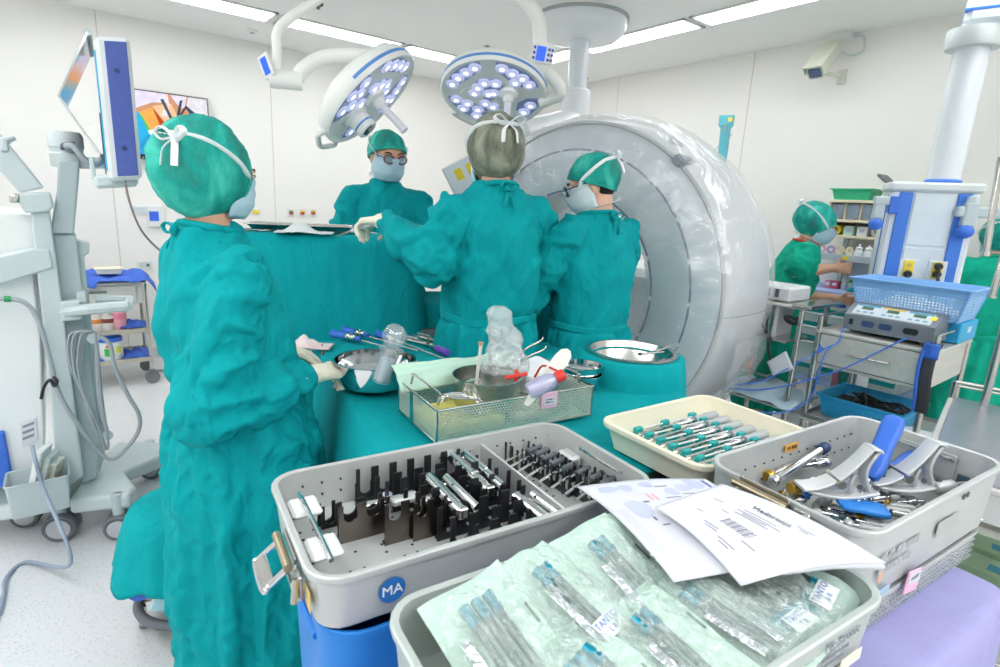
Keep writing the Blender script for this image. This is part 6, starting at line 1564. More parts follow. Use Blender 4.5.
for i in range(5):
    b = thing('storage_bin', ['clear bin of blue packets on the top shelf, beside the nurse\'s mask', 'clear bin of blue packets on the top shelf, second from the nurse', 'clear bin of blue packets in the middle of the top shelf', 'clear bin of blue packets on the top shelf, second from the pendant', 'clear bin of blue packets on the top shelf, next to the pendant'][i], 'bin', (SX+.12, 1.705-.095*i, 1.516), 0, 'clear bins on the top shelf')
    MB().tray(.20, .082, .10, r=.01, t=.002, rim=.002, rimh=.006, taper=.004).build('bin_body', binb, b)
    for k_ in range(3): MB().box((-.05+.05*k_, .0, .045+.004*k_), (.012, .066, .08), ch=.003).build('packet', BINC, b)
stuffs = [('yellow_tape', YELLOW), ('gauze_pack', mat('mint_pack', '#BFE0DA', .7)), ('carton', mat('white_carton', '#E9EBF0', .6)), ('paper_roll', PAPER), ('dressing_box', mat('lilac_box', '#D9D6EA', .6)), ('glove_box', mat('pink_box', '#E6A9AE', .6))]
for i, (nm, m) in enumerate(stuffs):
    y = 1.70-.083*i; z = 1.409
    lb = ['yellow tape roll on the middle shelf beside the nurse', 'mint gauze pack on the middle shelf', 'small white carton on the middle shelf, left of the paper roll', 'white paper roll with a hollow core on the middle shelf', 'pale lilac dressing box on the middle shelf', 'pink and white glove box at the right of the middle shelf'][i]
    if 'roll' in nm or 'tape' in nm:
        t2 = thing(nm, lb, 'roll', (SX+.07, y, z)); MB().lathe([(.014, -.03), (.032, -.03), (.032, .03), (.014, .03), (.014, -.03)], (0, 0, .033), 24, (1, 0, 0), caps=(False, False)).build('roll', m, t2); MB().lathe([(.012, -.028), (.0145, -.028), (.0145, .028), (.012, .028), (.012, -.028)], (0, 0, .033), 18, (1, 0, 0), caps=(False, False)).build('core', SHC, t2)
    else:
        t2 = thing(nm, lb, 'box', (SX+.08, y, z)); MB().box((0, 0, .032), (.10, .062, .064), ch=.004).build('carton', m, t2); MB().box((-.051, 0, .036), (.001, .03, .02)).build('print', LAV if i != 5 else PAPER, t2)
# lower shelf: tapes, cups, folded sleeves
low = [('tape_roll', 'pink', '#E4A4C4'), ('tape_roll', 'pink', '#E7B4CC'), ('tape_roll', 'violet', '#B9A4D2'), ('tape_roll', 'cream', '#EDE0C4'), ('tape_roll', 'cream', '#EBDDBE'), ('paper_cup_stack', 'white', '#EEF0F4'), ('paper_cup_stack', 'white', '#F0F2F6'), ('paper_cup_stack', 'white', '#ECEEF3'), ('paper_cup_stack', 'white', '#EFF1F5')]
lbl = ['pink tape roll at the left end of the lower shelf', 'paler pink tape roll, second on the lower shelf', 'violet tape roll on the lower shelf', 'cream tape roll beside the violet one on the lower shelf', 'cream tape roll beside the white paper bundles', 'white paper bundle on the lower shelf beside the cream rolls', 'white paper bundle on the lower shelf above the yellow label', 'white paper bundle on the lower shelf, third along', 'white paper bundle on the lower shelf nearest the pendant']
for i, (nm, cn, c) in enumerate(low):
    y = 1.80-.058*i; m = mat('lowshelf_%s_%d' % (cn, i), c, .6)
    t2 = thing(nm, lbl[i], 'roll' if 'roll' in nm else 'paper bundle', (SX-.02, y, 1.281))
    if 'roll' in nm: MB().lathe([(.012, -.015), (.027, -.015), (.027, .015), (.012, .015), (.012, -.015)], (0, 0, .028), 20, (1, .3, 0), caps=(False, False)).build('tape', m, t2); MB().lathe([(.010, -.014), (.0125, -.014), (.0125, .014), (.010, .014), (.010, -.014)], (0, 0, .028), 16, (1, .3, 0), caps=(False, False)).build('core', SHC, t2)
    else:
        MB().lathe([(.001, 0), (.026, 0), (.029, .03), (.020, .034), (.022, .055), (.012, .060), (.001, .060)], seg=10).build('wrap', m, t2); MB().lathe([(.001, .06), (.008, .06), (.010, .072), (.001, .074)], seg=8).build('twist', m, t2)
# bottles and small boxes on the worktop
wt = [('pink', '#E88BA8', 'box'), ('red', '#D7566E', 'box'), ('white', '#EDEDF0', 'bottle'), ('green', '#39A35C', 'bottle'), ('orange', '#E58A3A', 'bottle'), ('white', '#E6E8EE', 'bottle'), ('violet', '#A56FB8', 'bottle'), ('yellow', '#E7CE47', 'bottle'), ('blue', '#3B6CC0', 'box')]
wl_ = ['pink ampoule box on the worktop by the nurse\'s hand', 'red ampoule box on the worktop beyond the nurse\'s hand', 'white-capped bottle on the worktop beside the red box', 'green-capped bottle on the worktop', 'orange-capped bottle on the worktop', 'white bottle between the orange and the violet caps', 'violet-capped bottle on the worktop', 'yellow-capped bottle on the worktop', 'dark blue box lying on the worktop nearest the pendant']
for i, (cn, c, kd) in enumerate(wt):
    y = 1.66-.044*i; m = mat('worktop_%s_%d' % (cn, i), c, .5); t2 = thing('ampoule_box' if kd == 'box' else 'medicine_bottle', wl_[i], kd, (4.22, y, 1.046))
    if kd == 'box': MB().box((0, 0, .025), (.08, .040, .05), ch=.003).build('carton', m, t2); MB().box((-.041, 0, .03), (.001, .028, .02)).build('label', PAPER, t2)
    else: MB().lathe([(.001, 0), (.016, 0), (.016, .04), (.008, .05), (.001, .05)], seg=14).build('body', mat('vial_white', '#E6EAF0', .3), t2); MB().lathe([(.001, .05), (.011, .05), (.011, .072), (.001, .072)], seg=14).build('cap', m, t2)
t2 = thing('instrument_pouch', 'teal folded pouch lying on the worktop edge', 'pouch', (4.14, 1.44, 1.046)); MB().box((0, 0, .012), (.07, .14, .024), ch=.008).build('cover', TEALP, t2); MB().box((-.02, .0, .026), (.03, .10, .006)).build('flap', MATS['teal_drawer'], t2)
basket('plastic_basket', 'small green plastic basket on top of the shelf unit', (SX+.12, 1.64, 1.645), .20, .24, .075, 0, GREENL, mat('clear_green', '#3CCB97', .35), .02, band=.02)
t2 = thing('tablet_display', 'dark grey tilted display standing on the shelf unit', 'display', (SX+.10, 1.41, 1.645))
MB().box((.0, .02, .10), (.16, .016, .20), R=Matrix.Rotation(rad(-48), 3, 'X'), ch=.005).build('panel', DGREY, t2); MB().loft([[V(x, y-.03, z) for x, y in rrect(.10*q, .07*q, .015)] for z, q in ((0, 1), (.03, .8), (.06, .35))]).build('foot', DGREY, t2)
t2 = thing('printer', 'pale grey small box on the shelf unit behind the display', 'box', (SX+.14, 1.31, 1.645)); MB().box((0, 0, .035), (.14, .10, .07), ch=.006).build('housing', GREYP2, t2); MB().box((-.071, 0, .04), (.002, .06, .02)).build('slot', DGREY, t2)
# ---------------- ceiling pendant
def pendant():
    A = at(893, 190, D=3.76); Bq = at(984, 184, D=3.86); c = (A+Bq)/2; ux = V(Bq.x-A.x, Bq.y-A.y, 0); W = ux.length; ux.normalize(); nrm = V(ux.y, -ux.x, 0)   # ux to the right in view
    if nrm.dot(-c) < 0: nrm = -nrm
    zt = 1.68; H = .62; dep = .20
    t = thing('ceiling_pendant', 'white and blue ceiling pendant column with two yellow power outlets', 'pendant', (c.x, c.y, 0), math.atan2(ux.y, ux.x))
    # local: x right, y away from the viewer
    PW = mat('pendant_white', '#DCE3E8', .4, var=.01); PB = mat('pendant_blue', '#3F7BD6', .45, var=.03)
    MB().box((0, dep/2, zt-H/2), (W, dep, H), ch=.012).build('housing', PW, t)
    MB().box((0, dep/2, zt+.02), (W+.03, dep+.03, .05), ch=.012).build('top_cap', mat('pendant_cap', '#D2D9D8', .4), t)
    MB().box((0, -.004, zt-.22), (W-.22, .006, .002)).build('seam', DGREY, t)
    for x in (-W/2+.065, W/2-.065): MB().box((x, -.004, zt-H/2), (.062, .012, H-.02), ch=.003).build('blue_rail', PB, t)
    for s_ in (-1, 1): MB().box((s_*W/2, dep*.35, zt-H/2), (.006, .02, H-.05)).build('side_line', PB, t)
    MB().box((0, -.004, zt-.15), (W-.21, .006, .27)).build('front_panel', mat('pendant_panel', '#D3DDE3', .4), t); MB().box((0, -.004, zt-.45), (W-.21, .006, .30)).build('front_panel', MATS['pendant_panel'], t)
    for i, x in enumerate((-.055, .075)):
        MB().box((x, -.010, zt-.42), (.085, .006, .12), ch=.003).build('outlet_plate', PW, t); o = MB().box((x, -.016, zt-.41), (.046, .010, .085), ch=.003).build('power_outlet', YELLOW, t)
        for zz in (.018, -.016): MB().cyl((x, -.021, zt-.41+zz), (x, -.024, zt-.41+zz), .012, seg=14).build('socket_face', mat('ochre', '#C9B45A', .5), o)
        for zz in ((-.03,) if i == 0 else (.022, -.02)):
            MB().lathe([(.001, .03), (.014, .03), (.020, .012), (.020, .0), (.001, .0)], (x, -.022, zt-.41+zz), 14, (0, -1, 0)).build('plug', BLACKP, o)
    # column up to the arm
    p = at(957, 110, D=3.86); MB().lathe([(.085, 0), (.085, .012), (.078, .02)], (.045, dep/2, zt+.045), 32).build('blue_ring', PB, t)
    z1 = at(978, 45, D=3.88).z+.05
    MB().lathe([(.076, zt+.05), (.076, z1), (.001, z1)], (.045, dep/2, 0), 36).build('column_tube', mat('tube_white', '#DDE2E6', .25), t)
    MB().lathe([(.115, z1-.06), (.12, z1-.05), (.12, z1+.03), (.001, z1+.03)], (.045, dep/2, 0), 36).build('arm_bearing', mat('pendant_cap', '#D2D9D8', .4), t)
    k = MB(); k.box((.55, dep/2-.10, z1+.10), (1.15, .28, .15), R=Matrix.Rotation(rad(-14), 3, 'Z'), ch=.03); k.build('ceiling_arm', PW, t)
    k = MB(); k.box((.55, dep/2-.10, z1+.10), (1.154, .284, .016), R=Matrix.Rotation(rad(-14), 3, 'Z'), ch=.003); k.build('blue_line', PB, t)
    MB().cyl((1.0, dep/2-.24, z1+.18), (1.0, dep/2-.24, CZ), .13, seg=28).build('ceiling_mount', PW, t)
    # side brackets with blue knobs
    for sx, zz in ((-1, zt-.06), (1, zt-.10)):
        x = sx*(W/2-.02)
        if sx < 0:
            MB().box((x-.06, -.03, zz), (.09, .05, .045), ch=.006).build('bracket', GREYP2, t); MB().box((x-.075, -.03, zz-.05), (.05, .045, .09), ch=.005).build('clamp', GREYP2, t); MB().box((x-.01, -.035, zz-.02), (.05, .05, .09), ch=.004).build('blue_tab', BLUEP, t)
            MB().ell((x-.08, -.05, zz-.125), (.036, .034, .032), 16, 10).build('knob', BLUEP, t)
        else:
            MB().box((x+.20, -.03, zz), (.56, .05, .055), ch=.008).build('side_rail', GREYP2, t); MB().box((x-.02, -.03, zz-.015), (.06, .06, .12), ch=.006).build('clamp', GREYP2, t); MB().lathe([(.001, .04), (.022, .03), (.028, 0), (.001, 0)], (x-.02, -.03, zz+.045), 14).build('clamp_cap', GREYP2, t)
            MB().ell((x-.03, -.055, zz-.10), (.040, .036, .034), 16, 10).build('knob', BLUEP, t)
    return t, W, zt, dep
PT, PWd, Pzt, Pdep = pendant()
PT_m = Matrix.Translation(PT.location) @ Matrix.Rotation(PT.rotation_euler.z, 4, 'Z')
def inP(x, y, z): return PT_m @ V(x, y, z)
for lb, pts in (('black power cable hanging from the left yellow outlet', [inP(-.055, -.05, Pzt-.445), inP(-.08, -.09, Pzt-.50), inP(-.12, -.10, Pzt-.56), inP(-.15, -.10, Pzt-.66), inP(-.16, -.08, Pzt-.78)]),
                ('black power cable from the upper plug of the right outlet', [inP(.075, -.05, Pzt-.39), inP(.06, -.10, Pzt-.46), inP(.045, -.10, Pzt-.56), inP(.05, -.09, Pzt-.68), inP(.05, -.08, Pzt-.82)]),
                ('black power cable from the lower plug of the right outlet', [inP(.075, -.05, Pzt-.435), inP(.08, -.09, Pzt-.50), inP(.072, -.10, Pzt-.58), inP(.06, -.09, Pzt-.70), inP(.06, -.08, Pzt-.84)])):
    o = MB().tube(spline(pts), .006, 8).build('power_cable', BLACKP); tag(o, lb, 'cable')
# infusion stand just outside the frame, its two slanting rods in view
pp = at(1024, 250, D=2.9); t2 = thing('infusion_stand', 'steel stand with two slanting rods at the right edge, before the nurse\'s back', 'stand', (pp.x, pp.y, 0))
MB().tube([(0, 0, .04), (0, 0, 1.85)], .014, 12).build('pole', STEEL, t2); MB().lathe([(.001, 0), (.20, 0), (.20, .02), (.03, .04), (.001, .04)], seg=28).build('foot', STEEL, t2)
for (a, b) in (((996, 190), (986, 253)), ((1003, 258), (992, 296))):
    p = at(*a, D=2.9)-V(pp.x, pp.y, 0); q = at(*b, D=2.9)-V(pp.x, pp.y, 0); e = q-p
    MB().tube([V(0, 0, (p-e*.5).z), p-e*.5, q], .012, 12).build('rod', STEEL, t2); MB().tube([p+e*.98, p+e*1.05], .016, 12).build('end_cap', STEEL, t2)
# ---------------- steel trolleys
def trolley(name, label, x0, x1, y0, y1, zt, zs, rail=True, drawer=None, side=None, shelf_lip=True, r=.014, wheels=True, cat='trolley', top=True):
    cx, cy = (x0+x1)/2, (y0+y1)/2; t = thing(name, label, cat, (cx, cy, 0)); w, l = x1-x0, y1-y0
    for sx in (-1, 1):
        for sy in (-1, 1):
            p = (sx*(w/2-r), sy*(l/2-r)); MB().tube([(*p, .11 if wheels else .01), (*p, zt+(.07 if rail else 0))], r, 12).build('post', STEEL, t)
            if wheels:
                k = MB(); k.cyl((p[0], p[1]-.014, .05), (p[0], p[1]+.014, .05), .05, seg=20); k.box((p[0], p[1], .10), (.035, .04, .03)); k.build('caster', RUBBER, t)
    if top: MB().box((0, 0, zt-.008), (w, l, .016), ch=.003).build('top_plate', BRUSHED, t)
    MB().box((0, 0, zs), (w, l, .014), ch=.003).build('lower_shelf', BRUSHED, t)
    if shelf_lip:
        for sy in (-1, 1): MB().box((0, sy*(l/2-.004), zs+.012), (w, .006, .030)).build('shelf_lip', STEEL, t)
        for sx in (-1, 1): MB().box((sx*(w/2-.004), 0, zs+.012), (.006, l, .030)).build('shelf_lip', STEEL, t)
    if rail == 'back':
        k = MB(); k.tube([(w/2-r, -l/2+r, zt+.07), (w/2-r, l/2-r, zt+.07)], .007, 8); k.build('guard_rail', STEEL, t)
    elif rail == 'sides':
        k = MB(); k.tube([(-w/2+r, -l/2+r, zt+.07), (w/2-r, -l/2+r, zt+.07), (w/2-r, l/2-r, zt+.07), (-w/2+r, l/2-r, zt+.07)], .007, 8); k.build('guard_rail', STEEL, t)
    elif rail:
        k = MB(); c4 = [(-w/2+r, -l/2+r), (w/2-r, -l/2+r), (w/2-r, l/2-r), (-w/2+r, l/2-r), (-w/2+r, -l/2+r)]; k.tube([(x, y, zt+.07) for x, y in c4], .007, 8); k.build('guard_rail', STEEL, t)
    return t, w, l
ET, ew, el_ = trolley('steel_trolley', 'steel drawer trolley carrying the generator and the light blue basket', 3.03, 3.60, .70, 1.22, .955, .47, rail='sides')
MB().box((0, 0, .855), (ew-.03, el_-.03, .18), ch=.004).build('drawer_box', BRUSHED, ET)
o = MB().box((-ew/2+.008, 0, .860), (.012, el_-.06, .15), ch=.004).build('drawer', BRUSHED, ET); MB().tube(spline([(-ew/2, -.09, .862), (-ew/2-.025, -.08, .862), (-ew/2-.025, .08, .862), (-ew/2, .09, .862)], 4), .006).build('handle', STEEL, o)
MB().box((-ew/2+.0125, 0, .860), (.004, el_-.05, .16)).build('drawer_gap', DGREY, ET)
# generator
def esu():
    t = thing('electrosurgical_generator', 'grey electrosurgical generator with sloping display panel on the steel trolley', 'generator', (3.26, .93, .975)); GB = mat('generator_grey', '#7B828C', .45, var=.03)
    k = MB(); pr = [(-.17, 0), (.03, 0), (.03, .125), (-.08, .125), (-.17, .075)]; k.loft([[V(x, y, z) for x, z in pr] for y in (-.19, .19)]); k.build('housing', GB, t)
    n = V(-.05, 0, .09).normalized(); u = V(.09, 0, .05).normalized(); c = V(-.125, 0, .1005)
    R = Matrix((V(0, -1, 0), u, n)).transposed()
    MB().box(c+n*.002, (.33, .088, .004), R=R).build('panel', mat('panel_pale', '#C9D6DC', .4), t)
    for i, (yy, cc) in enumerate(((.11, '#4AA7C9'), (.0, '#E3C24A'), (-.11, '#4AA7C9'))):
        MB().box(c+V(0, yy, 0)+n*.004, (.10, .012, .003), R=R @ Matrix.Translation((0, 0, 0)).to_3x3()).build('header_strip', mat('strip_%d' % (i % 2), cc, .5), t).location = u*.034
        o = MB().box(c+V(0, yy, 0)+n*.005, (.05, .024, .003), R=R).build('display', mat('lcd', '#3E5A44', .2, emit='#2E6B3A', estr=.25), t); o.location = u*.012
        for j in (-1, 0, 1): MB().box(c+V(0, yy+.03*j, 0)+n*.005-u*.022, (.018, .012, .003), R=R).build('key', mat('key_blue', '#7FA7C6', .5), t)
    MB().box(c+V(0, -.165, 0)+n*.004+u*.01, (.024, .03, .003), R=R).build('yellow_sticker', YELLOW, t)
    for yy, w_ in ((.08, .055), (.005, .055), (-.10, .06)):
        k = MB(); k.loft([[V(x, yy+a, .040+b) for a, b in rrect(w_, .030, .012)] for x in (-.169, -.174)]); k.build('port', BLACKP if w_ != .055 else mat('port_blue', '#3A4F78', .5), t)
    MB().box((-.172, .155, .04), (.006, .018, .028)).build('power_switch', BLACKP, t)
    for sx in (-.13, .0):
        for sy in (-.15, .15): MB().cyl((sx, sy, -.016), (sx, sy, 0), .015).build('foot', RUBBER, t)
esu()
t2 = thing('blue_carton', 'bright blue box behind the generator carrying the light blue basket', 'box', (3.455, .925, .958)); MB().box((0, 0, .05), (.28, .46, .10), ch=.005).build('carton', CYANP, t2); MB().box((-.0, -.231, .06), (.06, .001, .03)).build('label', mat('pale_label', '#CFE4EE', .6), t2)
bk = basket('plastic_basket', 'large light blue lattice basket behind the generator', (3.38, .915, 1.060), .32, .49, .165, 0, LBLUE, SKYP, .035)
o = MB(); o.grid(16, 16, lambda u, v: V((u-.5)*.24, (v-.5)*.38, .02+.05*math.sin(u*PI)*math.sin(v*PI)+.03*noise.noise(V(u*4, v*4, 3)))); o = o.build('clear_packaging', clear('package_film', '#F2F6FB', .75, .2, .6, 20, .8), ang=180); o.location = (3.38, .915, 1.072); tag(o, 'crumpled clear packaging inside the light blue basket', 'packaging')
t2 = thing('velcro_strap', 'black strap with blue edge hung over the trolley corner', 'strap', (3.02, .715, .97))
k = MB(); k.grid(3, 20, lambda u, v: V(-.012-.012*math.sin(v*PI)+(0 if v > .04 else .03), -.03+.05*u+.006*math.sin(v*5), .02-.32*v)); k.build('strap', mat('black_fabric', '#3A3D44', .8, var=.1), t2, thick=.005)
k = MB(); k.grid(2, 20, lambda u, v: V(-.016-.012*math.sin(v*PI)+(0 if v > .04 else .03), .018+.014*u+.006*math.sin(v*5), .022-.32*v)); k.build('blue_edge', BLUEP, t2, thick=.005)
k = MB(); k.grid(2, 6, lambda u, v: V(-.020, -.03+.056*u, .024-.07*v)); k.build('blue_fold', BLUEP, t2, thick=.005)
t2 = thing('marker_clip', 'small red and blue clip on the far corner of the trolley rail', 'clip', (3.58, .715, 1.03)); MB().box((0, 0, 0), (.02, .02, .03)).build('blue_jaw', BLUEP, t2); MB().box((0, .0, .022), (.015, .015, .016)).build('red_jaw', RED, t2)
basket('plastic_basket', 'bright blue lattice basket of black cables on the trolley\'s lower shelf', (3.30, .99, .480), .34, .38, .12, 0, CYANL, mat('cyan_solid', '#2FA6DC', .45), .025)
for i in range(9):
    rr_ = random.Random(i); pts = [(3.30+rr_.uniform(-.13, .13), .99+rr_.uniform(-.15, .15), .54+rr_.uniform(0, .05)) for _ in range(7)]
    o = MB().tube(spline(pts), .006, 6).build('black_cable', BLACKP); tag(o, 'black cable coiled in the bright blue basket', 'cable', 'black cables in the bright blue basket')
o = MB(); o.grid(18, 14, lambda u, v: V((u-.5)*.36, (v-.5)*.44, .012+.05*math.sin(u*PI)*math.sin(v*PI)*(.6+.6*noise.noise(V(u*3, v*3, 2))))); o = o.build('white_towel', mat('white_towel', '#E9ECEF', .9, var=.02, bump=.3, bscale=60), ang=180, thick=.006); o.location = (3.14, .80, .485); tag(o, 'crumpled white towel beside the bright blue basket', 'towel')
ca = lambda *q: [at(x, y, X=X_) for x, y, X_ in q]
for lb, pts in (('blue cable hanging from the generator and looping to the left', ca((846, 327, 3.085), (842, 331, 3.05), (838, 342, 3.01), (824, 349, 2.98), (806, 358, 2.95), (785, 370, 2.90), (762, 381, 2.84), (735, 385, 2.78))),
                ('blue cable from the right port sweeping across the drawer to the left', ca((908, 338, 3.085), (900, 341, 3.04), (874, 354, 3.00), (845, 368, 2.97), (815, 378, 2.93), (785, 386, 2.88), (755, 390, 2.82), (728, 388, 2.78))),
                ('blue cable dropping past the trolley leg to the floor', ca((838, 342, 3.01), (826, 352, 2.97), (818, 375, 2.95), (812, 395, 2.93), (797, 408, 2.88), (775, 413, 2.82), (750, 411, 2.78)))):
    o = MB().tube(spline(pts), .0038, 6).build('blue_cable', BLUECABLE); tag(o, lb, 'cable')
t2 = thing('cable_bead', 'small blue slider on the generator cable', 'slider', at(820, 350, X=2.965)); MB().lathe([(.001, -.02), (.008, -.016), (.011, 0), (.008, .016), (.001, .02)], axis=(.3, -.5, .8)).build('bead', BLUEP, t2); MB().cyl((0, 0, .018), (-.004, .008, .03), .004).build('neck', BLUEP, t2)
# small stand of grey equipment beside the ring
STs, sw, sl = trolley('equipment_stand', 'narrow steel stand with grey equipment beside the ring scanner', 2.98, 3.30, 1.27, 1.66, 1.06, .50, rail=False)
MB().box((0, -.19, 1.065), (.38, .10, .020), ch=.006).build('handle_tray', STEEL, STs)
t2 = thing('infusion_pump', 'pale grey pump unit with black knobs on the narrow steel stand', 'pump', (3.12, 1.52, .86)); MB().box((0, 0, .10), (.20, .20, .20), ch=.01).build('housing', mat('pump_white', '#D9DCDD', .4), t2); MB().box((.0, 0, .0), (.26, .36, .016)).build('mount_plate', STEEL, t2)
for y, z in ((.05, .13), (-.02, .15), (.04, .06)): MB().cyl((-.10, y, z), (-.125, y, z), .018).build('knob', BLACKP, t2)
MB().box((-.102, -.06, .10), (.004, .05, .08)).build('dark_panel', DGREY, t2); MB().tube([(-.11, -.07, -.02), (-.11, -.07, .19)], .016).build('cylinder', STEEL, t2)
MB().tube(spline([(-.12, .08, .03), (-.16, .05, .09), (-.16, -.02, .10), (-.14, -.08, .02), (-.15, -.12, -.10), (-.12, -.14, -.13)]), .007).build('black_hose', BLACKP, t2)
t2 = thing('pressure_bulb', 'black bulb hanging at the right of the narrow stand', 'bulb', (3.0, 1.34, .98)); MB().ell((0, 0, 0), (.02, .04, .022), R=Matrix.Rotation(.4, 3, 'X')).build('bulb', BLACKP, t2); MB().tube(spline([(0, -.03, .01), (.01, -.05, .05), (.03, -.02, .085)]), .006).build('tube', BLACKP, t2)
t2 = thing('monitor_cover', 'white and dark box on top of the narrow steel stand', 'box', (3.14, 1.50, 1.063)); MB().box((0, 0, .04), (.24, .26, .08), ch=.01).build('housing', mat('pump_white', '#D9DCDD', .4), t2)
for i in range(4): MB().box((-.122, .09-.05*i, .045), (.004, .022, .045)).build('dark_slot', mat('slot_violet', '#5E5A74', .5), t2)
pa = [at(767, 362, D=3.22), at(786, 351, D=3.18), at(794, 369, D=3.16), at(773, 376, D=3.2)]; ce = sum(pa, V(0, 0, 0))/4
k = MB(); k.grid(8, 8, lambda u, v: pa[0].lerp(pa[1], u).lerp(pa[3].lerp(pa[2], u), v)-ce); o = k.build('paper_note', PAPER, ang=180, thick=.001); o.location = ce; tag(o, 'white paper note hanging on the narrow steel stand', 'note')
k = MB(); k.grid(22, 18, lambda u, v: V((u-.5)*.40, (v-.5)*.46, .012+.07*math.exp(-((u-.5)/.3)**2-((v-.45)/.32)**2)*(1+.5*noise.noise(V(u*4, v*4, 6)))+.02*noise.noise(V(u*6, v*6, 2))-.05*max(0, abs(u-.5)-.4)))
o = k.build('blue_drape_sheet', mat('pale_blue_sheet', '#C3DCE9', .85, var=.04, bump=.3, bscale=30), ang=180, thick=.003); o.location = (3.12, 1.46, .52); tag(o, 'crumpled pale blue sheet on the lower shelf of the narrow stand', 'sheet')
for i, y in enumerate((1.60, 1.55)):
    t2 = thing('specimen_jar', ['orange-labelled jar at the left of the narrow stand\'s shelf', 'orange-labelled jar at the right of the narrow stand\'s shelf'][i], 'jar', (3.04, y, .66)); MB().lathe([(.001, 0), (.022, 0), (.022, .06), (.018, .066), (.001, .066)], seg=16).build('body', mat('terracotta_label', '#D9936F', .6), t2); MB().lathe([(.001, .066), (.019, .066), (.019, .08), (.001, .08)], seg=16).build('lid', WHITEP, t2)
MB().box((0, .06, .652), (sw-.02, .24, .012)).build('middle_shelf', STEEL, STs)
# books or files standing behind the big trolley
for i, (c, lb) in enumerate((('#E88BA8', 'pink-topped white file standing behind the drawer trolley'), ('#2AA79B', 'teal file standing behind the drawer trolley'), ('#D9DDE3', 'white file standing behind the drawer trolley, next to the teal one'))):
    t2 = thing('file_folder', lb, 'file', (3.72, 1.30-.05*i, .012)); MB().box((0, 0, .34), (.20, .034, .66), ch=.003).build('cover', mat('file_%d' % i, '#E9ECEE' if i == 0 else c, .6), t2)
    MB().box((-.1, 0, .55), (.004, .03, .10)).build('spine_label', mat('file_lab_%d' % i, c, .6), t2)
# steel trolley at the right edge, in front
RT, rw, rl = trolley('steel_trolley', 'low steel trolley with a dark shiny top at the right edge', 1.98, 2.98, -.12, .52, .80, .27, rail='back'); RT.rotation_euler.z = rad(9.9)
MB().box((0, 0, .803), (rw-.04, rl-.04, .006), ch=.001).build('mirror_top', mat('dark_steel_top', '#A9A9B4', .30, .7, var=.06, vscale=30), RT)
MB().tube([(rw/2-.014, -rl/2+.014, .855), (rw/2-.014, rl/2-.014, .855)], .006).build('guard_rail', STEEL, RT); MB().tube([(rw/2-.014, -.02, .82), (rw/2-.014, -.02, .89)], .008).build('rail_post', STEEL, RT)
for i, (x, y, lb) in enumerate(((2.50, .29, 'green packet on the low steel trolley\'s bottom shelf, nearer'), (2.68, .32, 'green packet on the low steel trolley\'s bottom shelf, farther'))):
    t2 = thing('green_packet', lb, 'packet', (x, y, .28), .2*i); MB().loft([[V(a*q, b*q, z) for a, b in rrect(.15, .20, .02)] for z, q in ((0, .95), (.01, 1), (.05, .9), (.055, .7))]).build('wrap', mat('olive_wrap', '#9DB894', .6, var=.08), t2); MB().box((-.02, -.03, .056), (.05, .06, .002)).build('label', mat('teal_label', '#3F8FA6', .6), t2)
o = MB().tube(spline([(2.15, .18, .012), (2.05, .12, .012), (1.95, .02, .012), (1.75, -.1, .012), (1.6, -.3, .012)]), .008).build('floor_cable', BLACKP); tag(o, 'dark cable on the floor at the lower right', 'cable')
